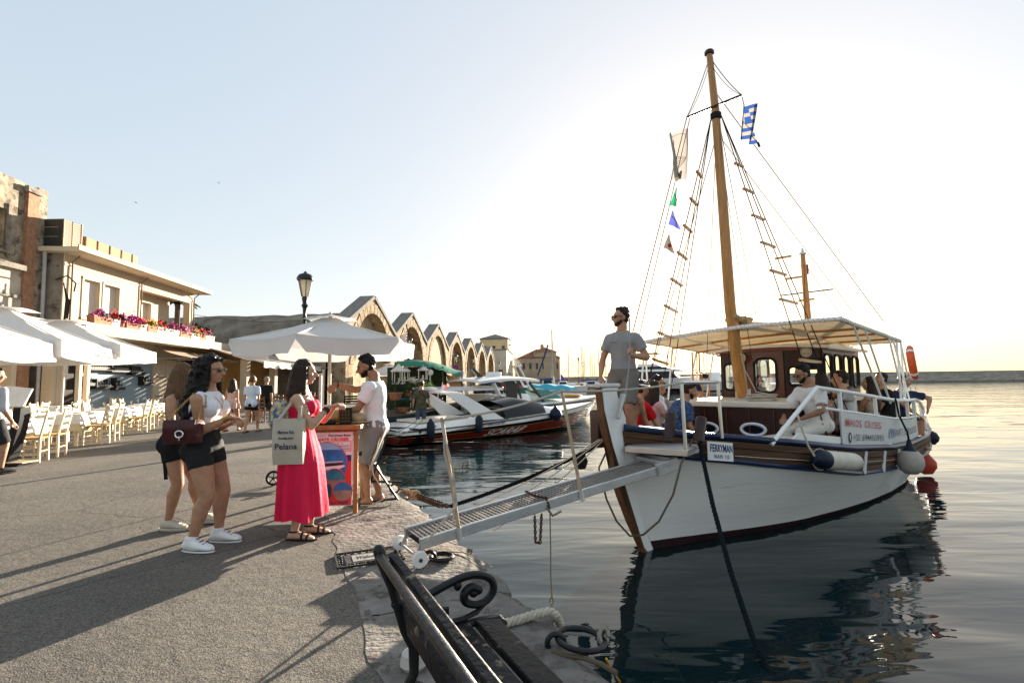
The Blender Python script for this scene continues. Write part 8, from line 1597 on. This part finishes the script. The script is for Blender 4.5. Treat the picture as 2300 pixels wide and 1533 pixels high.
for sd in (1,-1):
    for t0,t1,z0,z1 in ((.14,.10,.2,.88),(.27,.25,.0,.88),(.42,.33,.0,.88)): b = MB(); b.bar(H2.P(t0,sd*1.18,H2.sh(.5)+z0),H2.P(t1,sd*1.08,H2.sh(.5)+z1),.22 if t0 < .2 else .09,.07,H2.u); H2.add(b,'pillar',GEL if t0 < .2 else BLKB,cc,smooth=False)
    b = MB(); b.sheet([[H2.P(t+.01*z,sd*(1.17-.05*z),H2.sh(.5)+z) for z in (.2,.8)] for t in (.17,.24)],.02); H2.add(b,'side_window',TINT,cc,smooth=False)
    b = MB(); b.sheet([[H2.P(t+(0 if z < .5 else dt),sd*(1.15-.1*z),H2.sh(.5)+z) for z in (.12,zz)] for t,zz,dt in ((.40,.60,-.03),(.47,.52,-.02),(.56,.14,0))],.02); H2.add(b,'windscreen_side',TEAL,cc,smooth=False)
b = MB(); b.sheet([[H2.P(t,l,H2.sh(.5)+z) for l in (-1.1,0,1.1)] for t,z in ((.38,.64),(.46,.5),(.56,.12))],.02); H2.add(b,'windscreen',TEAL,cc,smooth=False)
for l in (-.5,.5): b = MB(); b.box(H2.P(.27,l,H2.sh(.5)+.35),(.5,.5,.75)); H2.add(b,'helm_seat',BLKB,cc,bev=.05)
b = MB(); b.sheet([[H2.P(t,l,H2.sh(.5)+.88+.12*(1-(l/1.35)**2)+.10*math.sin(math.pi*(t-.02)/.38)) for l in np.linspace(-1.35,1.35,7)] for t in np.linspace(.0,.37,9)],.10); H2.add(b,'hardtop',GEL,cc,bev=.02)
b = MB(); b.sheet([[H2.P(t,l,H2.sh(.5)+.60+.08*(1-l*l)) for l in np.linspace(-1.1,1.1,5)] for t in np.linspace(-.22,.16,7)],.09); H2.add(b,'aft_canopy',GEL,cc)
b = MB(); [b.tube([H2.P(-.2+.34*k,sd*1.05,H2.sh(0)),H2.P(-.2+.34*k,sd*1.05,H2.sh(.5)+.60)],.02,5) for k in (0,1) for sd in (1,-1)]; H2.add(b,'canopy_post',STEEL,cc)
b = MB(); b.box(H2.P(.20,0,H2.sh(.5)+1.22),(.7,.55,.3)); H2.add(b,'liferaft_box',GEL,cc,bev=.05); b = MB(); b.bar(H2.P(.12,.2,H2.sh(.5)+1.0),H2.P(.05,.2,H2.sh(.5)+1.5),.18,.12); H2.add(b,'radar_bracket',BLKB,cc,smooth=False)
b = MB(); b.ball(H2.P(.74,.2,H2.sh(.75)+.12),(.55,.4,.09),12,6); tag(b.build('paddle_board',mat('orange_board',(.55,.28,.05),.5)),'orange paddle board lying on the cabin cruiser foredeck','board')
# ---- smaller boats farther in
def small_boat(nm,lb,stern,bow,beam,zs,zb,hullm,botm,cab=None,extra=None,grp=None):
    Hh = Hull(stern,bow,beam,zs,zb,.7); r = Hh.root(nm,lb,'boat',grp); Hh.add(Hh.strip(-.2,.3,n=14),'hull_bottom',botm,r,angle=50); Hh.add(Hh.strip(.3,1,n=14),'topside',hullm,r,angle=50); Hh.add(Hh.deck(),'deck',GEL,r)
    if cab:
        t0,t1,h,m = cab; hb(Hh,'cabin',m,r,t0,t1,-beam*.36,beam*.36,0,h,.05,bev=.03); b = MB(); q = lambda t,l,z: Hh.P(t,l,Hh.sh(.5)+z)
        for sd in (1,-1): b.add([q(t0+.04,sd*beam*.345+sd*.02,h*.45),q(t1-.06,sd*beam*.345+sd*.02,h*.45),q(t1-.07,sd*beam*.335+sd*.02,h*.85),q(t0+.05,sd*beam*.335+sd*.02,h*.85)],[(0,1,2,3)])
        Hh.add(b,'window',TINT,r,smooth=False)
    return Hh,r
H3,r3 = small_boat('covered_boat','white motor boat with dark red bottom under a turquoise cover',(at(1150,36),36),(at(1318,37),37),2.4,1.2,1.35,GEL,mat('oxblood_bottom',(.10,.02,.02),.4))
b = MB(); b.sheet([[H3.P(t,l,H3.sh(.5)+.55-.35*abs(l)+.04*math.sin(t*30)-.5*max(0,t-.5)) for l in np.linspace(-1.05,1.05,7)] for t in np.linspace(.22,.80,12)],.03); H3.add(b,'turquoise_cover',TURQ,r3)
for sd in (1,-1): b = MB(); b.bar(H3.P(.22,sd*1.0,H3.sh(.2)),H3.P(.05,sd*.9,H3.sh(.2)+1.9),.30,.09,H3.u); H3.add(b,'radar_arch_leg',GEL,r3,smooth=False)
b = MB(); b.bar(H3.P(.06,-.95,H3.sh(.2)+1.9),H3.P(.06,.95,H3.sh(.2)+1.9),.3,.1); [b.tube([H3.P(.05+.02*k,-.5+.3*k,H3.sh(.2)+1.9),H3.P(.03,-.5+.3*k,H3.sh(.2)+2.5)],.025,5) for k in range(4)]; H3.add(b,'radar_arch_top',GEL,r3,smooth=False)
for nm,lb,s,e,bm,zs,zb,hm,bmn,cab in (('tour_boat','small boat with dark blue canvas top behind the cruiser',(at(1070,33),33),(at(1150,34),34),2.2,1.1,1.2,GEL,BLKB,(.2,.6,.9,DBLUE)),('tour_boat','white boat with wine red canvas top behind the cruiser hardtop',(at(1110,38),38),(at(1195,39),39),2.4,1.3,1.5,GEL,BLKB,(.1,.7,.9,WINE)),('rescue_boat','small white boat with orange inflated collar among the moored boats',(at(1140,46),46),(at(1210,47),47),2.4,1.2,1.4,mat('orange_collar',(.5,.09,.03),.5),BLKB,(.3,.6,1.0,GEL)),
    ('motor_boat','white cuddy boat with navy stripe moored bow out at the far pier',(at(1575,76),76),(at(1640,70),70),2.8,1.3,1.9,GEL,mat('navy_stripe',(.01,.02,.05),.3),(.1,.5,1.5,GEL)),('motor_boat','white open boat with windscreen left of the lamp on the far pier',(at(1345,84),84),(at(1385,78.2),78.2),2.4,1.1,1.5,GEL,BLKB,(.2,.5,1.1,GEL)),('wooden_boat','orange brown wooden boat at the far pier behind the deckhand',(at(1430,76),76),(at(1475,72),72),2.6,1.5,2.3,mat('orange_wood_hull',(.40,.17,.03),.4),BLKB,None),('dinghy','dark inflatable dinghy with outboard beside the souvenir boat',(at(905,16.8),16.8),(at(965,18.0),18.0),1.5,.55,.7,BLKB,BLKB,None)): small_boat(nm,lb,s,e,bm,zs,zb,hm,bmn,cab)
H4,r4 = small_boat('motor_yacht','large black and white flybridge motor yacht at the far pier behind the deckhand',(at(1395,83),83),(at(1590,77),77),4.6,2.0,2.6,GEL,BLKB)
hb(H4,'saloon',TINT,r4,.12,.70,-1.8,1.8,.0,1.1,.10); hb(H4,'upper_deck',GEL,r4,.02,.80,-2.1,2.1,1.1,1.45,.10,bev=.05); hb(H4,'upper_windows',BLKB,r4,.2,.62,-1.5,1.5,1.45,1.9,.1); hb(H4,'flybridge',GEL,r4,.22,.50,-1.5,1.5,1.9,2.3,.05,bev=.05)
for sd in (1,-1): b = MB(); b.bar(H4.P(.40,sd*1.3,H4.sh(.5)+2.2),H4.P(.28,sd*1.2,H4.sh(.5)+3.9),.4,.12,H4.u); H4.add(b,'radar_arch_leg',GEL,r4,smooth=False)
hb(H4,'bimini_top',mat('brown_bimini',(.20,.09,.06),.7),r4,.14,.44,-1.3,1.3,3.9,4.05)
# ---- sailing boats and their masts
MSTW = mat('pale_alloy_mast',(.40,.37,.34),.4,.1,metal=.3); MSTD = mat('dark_alloy_mast',(.16,.14,.13),.5,.1)
def yacht(lb,px,ytop,Y,L_,dark=False,boom=None,hm=None):
    o = V(at(px,Y),Y,WZ); t = Yp(px,ytop,Y)[2]-WZ; Hh = Hull(o[:2]-V(L_*.55,.6),o[:2]+V(L_*.45,-.6),L_*.3,1.1,1.5,.8); r = Hh.root('sailing_yacht',lb,'yacht','sailing boats beyond the far pier')
    Hh.add(Hh.strip(-.2,1,n=12,m=3),'hull',hm or GEL,r,angle=50); Hh.add(Hh.deck(),'deck',GEL,r); hb(Hh,'coachroof',GEL,r,.25,.65,-.8,.8,0,.45,.05)
    b = MB(); b.tube([o+V(0,0,1.0),o+V(.0,0,t)],[.10,.055],7); Hh.add(b,'mast',MSTD if dark else MSTW,r)
    b = MB(); b.tube([o+V(-L_*.42,0,2.1),o+V(0,0,2.3)],.13,7); Hh.add(b,'boom_with_sail',DBLUE if boom else MSTD,r); b = MB(); b.bar(o+V(-.7,0,t*.62),o+V(.7,0,t*.62),.06,.05); Hh.add(b,'spreader',MSTW,r)
    b = MB(); [b.tube([o+V(0,0,t-.1),q],.012,3) for q in (Hh.side(.98,1,1),Hh.side(0,1,1),o+V(.2,-L_*.14,1.2),o+V(.2,L_*.14,1.2))]; Hh.add(b,'rigging',WIRE,r); return Hh
yacht('nearest sailing yacht with tall white mast before the red roofed building',1240,741,62,9.5,False,True)
b = MB(); b.tube([Yp(1208,843,61.8),Yp(1231,774,61.8)],.09,6); tag(b.build('furled_jib',DBLUE),'dark blue furled sail leaning beside the tall white mast','sail')
for k,(px,yt,Y,dk) in enumerate(((1276,781,108,0),(1306,779,110,1),(1309,778,118,1),(1312,790,124,0),(1325,778,128,0),(1329,797,112,0),(1334,790,126,0),(1344,780,112,1),(1350,764,104,1),(1359,790,116,0),(1449,778,108,1),(1437,784,122,0),(1475,790,118,0),(1498,770,96,1),(1512,785,120,0),(1580,770,100,1),(1625,776,102,1),(1652,770,108,0))):
    place = ('far left','left of the pier lamp','just right of the pier lamp','close right of the lamp','between lamp and deckhand','short, between lamp and deckhand','third between lamp and deckhand','left of the deckhand elbow','tallest, at the deckhand elbow','behind the deckhand elbow','right of the deckhand','behind the deckhand back','between deckhand and rungs','behind the lowest rungs','above the black yacht','left of the boarding ladder','left of the pine mast','behind the pine mast')[k]
    yacht(f'distant sailing yacht with {"dark" if dk else "pale"} mast, {place}',px,yt,Y,8+k % 3,bool(dk),k % 2 == 0)
# ---- vehicles and flags on the far pier
CARW = mat('white_car_paint',(.70,.70,.69),.25,.03,coat=.6); CARG = mat('silver_car_paint',(.45,.47,.50),.25,.03,metal=.4,coat=.6)
def car(nm,lb,px,Y,m,van=False,ang=0.):
    r = thing(nm,lb,'van' if van else 'car',(at(px,Y),Y,.0),ang,None); L_,W_,H1,H2_ = (4.6,1.9,1.0,1.9) if van else (4.1,1.75,.85,1.45)
    def ringp(x,w0,z0,z1): return [(-w0,x,z0),(w0,x,z0),(w0*1.02,x,(z0+z1)/2),(w0*.95,x,z1),(-w0*.95,x,z1),(-w0*1.02,x,(z0+z1)/2)]
    b = MB(); b.loft([[V(p) for p in ringp(x,W_/2*k,.28,z)] for x,k,z in ((-L_/2,.88,.75),(-L_/2+.12,.98,H1*.97),(-.6,1,H1),(L_/2-1.2,1,H1),(L_/2-.1,.95,.85),(L_/2,.85,.6))]); b.build('body',m,r,angle=50,bev=.03)
    b = MB(); b.loft([[V(x,y,z) for x,y in ((-1,-1),(1,-1),(1,1),(-1,1))] for z in (0,)]*0 or [[V(sx*W_/2*k,y,z) for sx,y in ((-1,y0),(1,y0),(1,y1),(-1,y1))] for k,y0,y1,z in ((.93,-L_/2+.15,L_/2-1.2,H1-.02),(.78,-L_/2+.5,L_/2-1.9,H2_-.08),(.70,-L_/2+.6,L_/2-2.0,H2_))]); b.build('cabin',m,r,angle=40,bev=.03)
    def gl(pts): bb = MB(); bb.add(pts,[(0,1,2,3)]); return bb.build('window',TINT,r,smooth=False)
    y0,y1 = -L_/2+.15,-L_/2+.5; gl([V(-.36*W_,y0-.0,H1+.08),V(.36*W_,y0,H1+.08),V(.33*W_,y1-.12,H2_-.16),V(-.33*W_,y1-.12,H2_-.16)])
    for sx in (-1,1): gl([V(sx*W_*.465,-L_/2+.5,H1+.06),V(sx*W_*.465,L_/2-1.5,H1+.06),V(sx*W_*.405,L_/2-2.0,H2_-.14),V(sx*W_*.405,-L_/2+.75,H2_-.14)])
    for sx in (-1,1):
        for y in (-L_/2+.75,L_/2-.8): b = MB(); b.lathe([(0,-.1),(.30,-.1),(.32,-.06),(.32,.06),(.30,.1),(0,.1)],(sx*W_*.46,y,.32),16,(1,0,0)); w_ = b.build('wheel',BLK,r); b = MB(); b.lathe([(0,-.105),(.19,-.105),(.19,.105),(0,.105)],(sx*W_*.46,y,.32),12,(1,0,0)); b.build('rim',ALU,w_)
    for sx in (-1,1): b = MB(); b.box((sx*W_*.40,-L_/2-.0,.72),(.22,.05,.16)); b.build('rear_light',mat('tail_light',(.35,.02,.02),.2),r,smooth=False,bev=.01)
    b = MB(); b.box((0,-L_/2-.01,.55),(.5,.03,.11)); b.build('number_plate',CREAMC,r,smooth=False); return r
car('parked_van','white van parked on the far pier below the red roofed building',1224,83,CARW,True,.1); car('parked_car','white hatchback parked right of the van on the far pier',1263,90,CARW,False,-.1); car('parked_car','silver blue hatchback parked right of the pier lamp',1326,87,CARG,False,-.15)
for px,lb in ((1238,'tall white and blue feather flag between the van and the hatchback'),(1258,'second feather flag leaning behind the white hatchback')):
    o = V(at(px,92),92,.0); r = thing('feather_flag',lb,'flag',o); b = MB(); b.tube([(0,0,0),(0,0,2.6)],.03,5); b.build('pole',STEEL,r); b = MB(); b.sheet([[V(w_*x,.05*math.sin(z*3),z) for x in (0,.5,1)] for z,w_ in ((.5,.5),(1.2,.6),(2.0,.55),(2.5,.3),(2.7,.06))],.01); b.build('cloth',FV if px == 1258 else TEEW,r)
b = MB(); b.box((0,0,.5),(1.2,.7,1.0)); o = b.build('service_box',mat('red_box',(.30,.04,.03),.6),smooth=False,bev=.02); o.location = (at(1299,85.6),85.2,0); tag(o,'red box at the foot of the pier lamp','box')
for k,(px,lb) in enumerate(((1284,'white plastic barrier panel left of the pier lamp'),(1268,'beige planter wall on the pier beside the hatchback'))): b = MB(); b.box((0,0,.45),(2.6,.3,.9)); o = b.build('pier_barrier',(TEEW,CREAM2)[k],smooth=False,bev=.03); o.location = (at(px,84+6*k),84+6*k,0); tag(o,lb,'barrier')
b = MB(); b.box((0,0,0),(.05,.9,.9),rot=rot3('X',.78)); o = b.build('fender_board',TEEW,smooth=False); o.location = (at(1512,79),79.4,.15); o.rotation_euler = (0,0,math.pi/2); tag(o,'pale square fender board hung cornerwise on the far pier wall','fender')
# ---- the souvenir boat with the green canopy
H5 = Hull((-5.6,19.2),(-2.0,23.4),2.6,.8,1.2,.6); sv = H5.root('souvenir_boat','dark moored souvenir boat beneath a sagging green canopy')
H5.add(H5.strip(-.2,1,n=14),'hull',mat('dark_green_hull',(.02,.035,.03),.5,.3),sv,angle=50); H5.add(H5.deck(),'deck',mat('dark_deck',(.06,.045,.03),.8,.3),sv)
c0,c1 = Yp(884,826,20.5),Yp(1036,839,22.0); b = MB(); P = []
for u in np.linspace(0,1,15):
    row = []
    for v in np.linspace(0,1,7): q = c0*(1-u)+c1*u+V(-.3,2.4,0)*v; row.append(q+V(0,0,.30*math.sin(math.pi*min(1,.15+u*.9))+.16*math.sin(math.pi*v)-.10*(v == 0)-.05*math.sin(u*22)**2*(v < .2)))
    P.append(row)
b.sheet(P,.012); cn = b; b.xf(lambda p: p-H5.S); b.build('canopy',GREENC,sv)
for u in (0,.35,.7,1): b = MB(); q = c0*(1-u)+c1*u; b.tube([V(q[0],q[1]+.3,WZ+.8),q+V(0,.3,.25)],.03,6); b.xf(lambda p: p-H5.S); b.build('canopy_post',BRW,sv)
for k,z in enumerate((.25,.75,1.2)): b = MB(); a0,a1 = Yp(893,860,20.8),Yp(985,860,21.3); b.box(((a0[0]+a1[0])/2,21.2+.35*k,z),(2.0-.2*k,.45,.05)); b.xf(lambda p: p-H5.S); b.build('shelf',(BRW,mat('blue_shelf',(.02,.16,.30),.6),BRW)[k],sv,smooth=False)
b = MB(); b.box((-4.2,22.6,.9),(2.6,.12,2.4)); b.xf(lambda p: p-H5.S); b.build('back_screen',mat('leafy_screen',(.02,.035,.012),.8,.5,9),sv,smooth=False)
LANT = mat('white_lantern_paint',(.60,.54,.46),.6,.1)
def lantern(px,py,Y,h,lb):
    c = Yp(px,py,Y); r = thing('lantern',lb,'lantern',c,0,'white lanterns on the souvenir boat'); w_ = h*.25
    b = MB(); b.box((0,0,.02),(w_*2.2,w_*2.2,.04)); [b.bar((sx*w_,sy*w_,0),(sx*w_,sy*w_,h*.6),.03,.03) for sx in (-1,1) for sy in (-1,1)]; b.box((0,0,h*.62),(w_*2.4,w_*2.4,.04)); b.build('frame',LANT,r,smooth=False); b = MB(); b.lathe([(w_*1.7,0),(w_*1.3,h*.08),(w_*.5,h*.24),(w_*.25,h*.32),(0,h*.38)],(0,0,h*.63),4); b.build('roof',LANT,r,smooth=False); b = MB(); b.tube([(0,0,.04),(0,0,h*.3)],.04,7); b.build('candle',CREAMC,r)
lantern(895,862,20.3,.80,'largest white lantern at the left end of the souvenir boat'); lantern(909,855,20.9,.62,'second white lantern just behind the largest one'); lantern(950,852,21.2,.62,'white lantern in the middle under the green canopy')
def pot_plant(px,py,Y,w_,h,lb,m=LEAF,spiky=False):
    c = Yp(px,py,Y); r = thing('potted_plant',lb,'plant',c,0,'potted plants on the souvenir boat'); b = MB(); b.lathe([(w_*.22,0),(w_*.3,h*.25),(w_*.34,h*.25),(w_*.34,h*.3),(0,h*.3)],(0,0,0),12); b.build('pot',TERR,r); rr = np.random.default_rng(px); vs,fs = [],[]
    for k in range(130):
        d = unit(rr.normal(size=3)*V(1,1,.8)+V(0,0,.6)); p = V(0,0,h*.32)+d*V(w_*.55,w_*.55,h*.5)*rr.uniform(.3,1); e = unit(np.cross(d,rr.normal(size=3))); q = .05 if not spiky else .02; ln = .06 if not spiky else .25; i = len(vs); vs += [p+e*q,p+d*ln,p-e*q,p-d*ln*.5]; fs.append((i,i+1,i+2,i+3))
    b = MB(); b.add(vs,fs); b.build('foliage',m,r,smooth=False)
for a in ((888,898,20.0,.9,1.0,'spiky green plant at the left end of the souvenir boat',LEAFD,True),(917,890,20.6,.5,.6,'leafy plant in terracotta pot on the blue shelf',LEAF),(950,885,20.8,.9,.8,'bright green bushy plant above the camouflage shirted man',LEAF),(967,890,21.2,.6,.6,'leafy pot plant right of the bushy one',LEAF),(905,925,19.8,.8,.6,'dark trailing plant low on the souvenir boat',LEAFD),(978,900,21.0,.5,.6,'reddish dry plant near the canopy post',mat('russet_leaf',(.12,.05,.02),.8,.4))): pot_plant(*a)
for px,py,Y,s,lb in ((925,853,21.2,.17,'white conch shell left of the middle lantern'),(932,856,21.0,.14,'second white conch shell on the top shelf'),(946,858,20.8,.12,'small pale shell at the shelf end'),(962,872,20.4,.10,'white ball float hung by the souvenir boat')): b = MB(); b.ball(Yp(px,py,Y),(s,s*.8,s*.75),10,7); b.lathe([(s*.5,0),(s*.25,s*.6),(.01,s*1.1)],Yp(px,py,Y)+V(0,0,s*.3),9,(1,0,.4)) if s > .11 else None; tag(b.build('sea_shell' if s > .11 else 'float',LANT),lb,'shell' if s > .11 else 'float')
c = Yp(966,836,21.4); b = MB(); b.ball(c,.14,12,8); b.tube([c,c-V(0,0,.7)],.025,6); tag(b.build('globe_lamp',LANT),'globe lamp on a post beneath the green canopy','lamp')
b = MB(); b.sheet([[Yp(1000+30*u+10*v,838+28*v+6*math.sin(u*3),23.0+.2*u) for u in np.linspace(0,1,5)] for v in np.linspace(0,1,5)],.02); tag(b.build('hanging_net',mat('tan_net',(.42,.28,.17),.9,.3,12,trans=.3)),'tan fishing net draped under the right end of the green canopy','net')
J9 = person('man in camouflage shirt and jeans standing in the dinghy by the souvenir boat',G(946,1000,-.15)*V(1,1,0)*0+V(at(946,17.8),17.8,-.25),(-.4,1),1.74,'m',t1=(0,.12,1),pel=(0,0,.89),head=(-30,-25),rh=(.34,.22,.82),lh=(-.25,.2,.85),skin=SKIN,hair=('short',HBRN),vox=.02,wear=(('tee',mat('camouflage',(.035,.035,.018),.85,.3,9,col2=(.10,.085,.05),mapk=.25),{'sleeve': .75,'infl': .025}),('trousers',cloth('blue_jeans',(.06,.085,.12)),{'len': 1.8})))
# flags on the quay and boats
fo = Yp(922,735,41); o_,PP = flag('greek_flag','drooping striped flag on a slanted pole before the second shipyard gable',[Yp(917,738,41),Yp(913,768,41),Yp(903,752,41.2),Yp(899,772,41.2)],8,9,[FW,mat('dull_violet_stripe',(.10,.08,.14),.8)],lambda u,v: int(v*9) % 2,amp=.12); b = MB(); b.tube([Yp(913,728,41),Yp(921,770,41)],.04,6); b.build('pole',WIRE,o_)
o_,PP = flag('greek_flag','small blue and white flag at the right end of the green canopy',[Yp(1036,828,22.5),Yp(1033,850,22.5),Yp(1042,834,22.5),Yp(1040,852,22.5)],6,9,[FW,FB],lambda u,v: int(v*9) % 2,amp=.03)
o_,PP = flag('greek_flag','tiny blue and white flag on the speedboat radar arch',[Yp(993,864,18.8),Yp(990,884,18.8),Yp(1001,868,18.8),Yp(998,886,18.8)],6,9,[FW,FB],lambda u,v: int(v*9) % 2,amp=.03); b = MB(); b.tube([Yp(994,858,18.8),Yp(990,888,18.8)],.012,5); b.build('pole',GEL,o_)
o_,PP = flag('club_flag','tiny red ensign beside the blue and white flag on the speedboat',[Yp(996,862,19.2),Yp(996,876,19.2),Yp(1003,865,19.2),Yp(1003,878,19.2)],4,4,[FR],amp=.02)
c = Yp(1024,826,51.5); sg = thing('traffic_sign','round blue no parking sign with red rim on the quay','sign',c); b = MB(); b.lathe([(0,0),(.30,0),(.30,.03),(0,.03)],(0,0,0),20,(0,-1,0)); b.build('disc',mat('sign_blue',(.03,.05,.28),.4),sg); b = MB(); b.tube([(.30*math.cos(t),-.03,.30*math.sin(t)) for t in np.linspace(0,6.2832,21)],.04,6,cap=False); b.bar((-.2,-.035,.2),(.2,-.035,-.2),.06,.01,(0,1,0)); b.build('red_rim',FR,sg); b = MB(); b.tube([(0,.03,-2.1),(0,.03,.2)],.035,6); b.build('post',STEEL,sg)
# two far benches on the quay, copies of the near one's shape, simpler
def far_bench(px,py,face,lb):
    o = G(px,py)*V(1,1,0); r = thing('park_bench',lb,'bench',o,face); 
    for k in range(3): b = MB(); b.box((0,-.1+.13*k,.42),(1.7,.1,.03)); b.build('slat',BLKC,r,smooth=False)
    for k in range(3): b = MB(); b.box((0,-.2-.03*k,.55+.12*k),(1.7,.025,.09)); b.build('slat',BLKC,r,smooth=False)
    for x in (-.8,.8): b = MB(); b.tube([(x,-.3,.82),(x,-.16,.42),(x,-.25,0)],.03,6); b.tube([(x,-.16,.42),(x,.22,.42),(x,.2,0)],.03,6); b.tube([(x,-.2,.6),(x,.12,.64),(x,.22,.56),(x,.22,.42)],.025,6); b.build('end_frame',IRON,r)
far_bench(812,925,.35,'dark iron bench far along the quay behind the kiosk')
far_bench(838,915,.2,'second dark iron bench farther along, half behind the ticket seller')
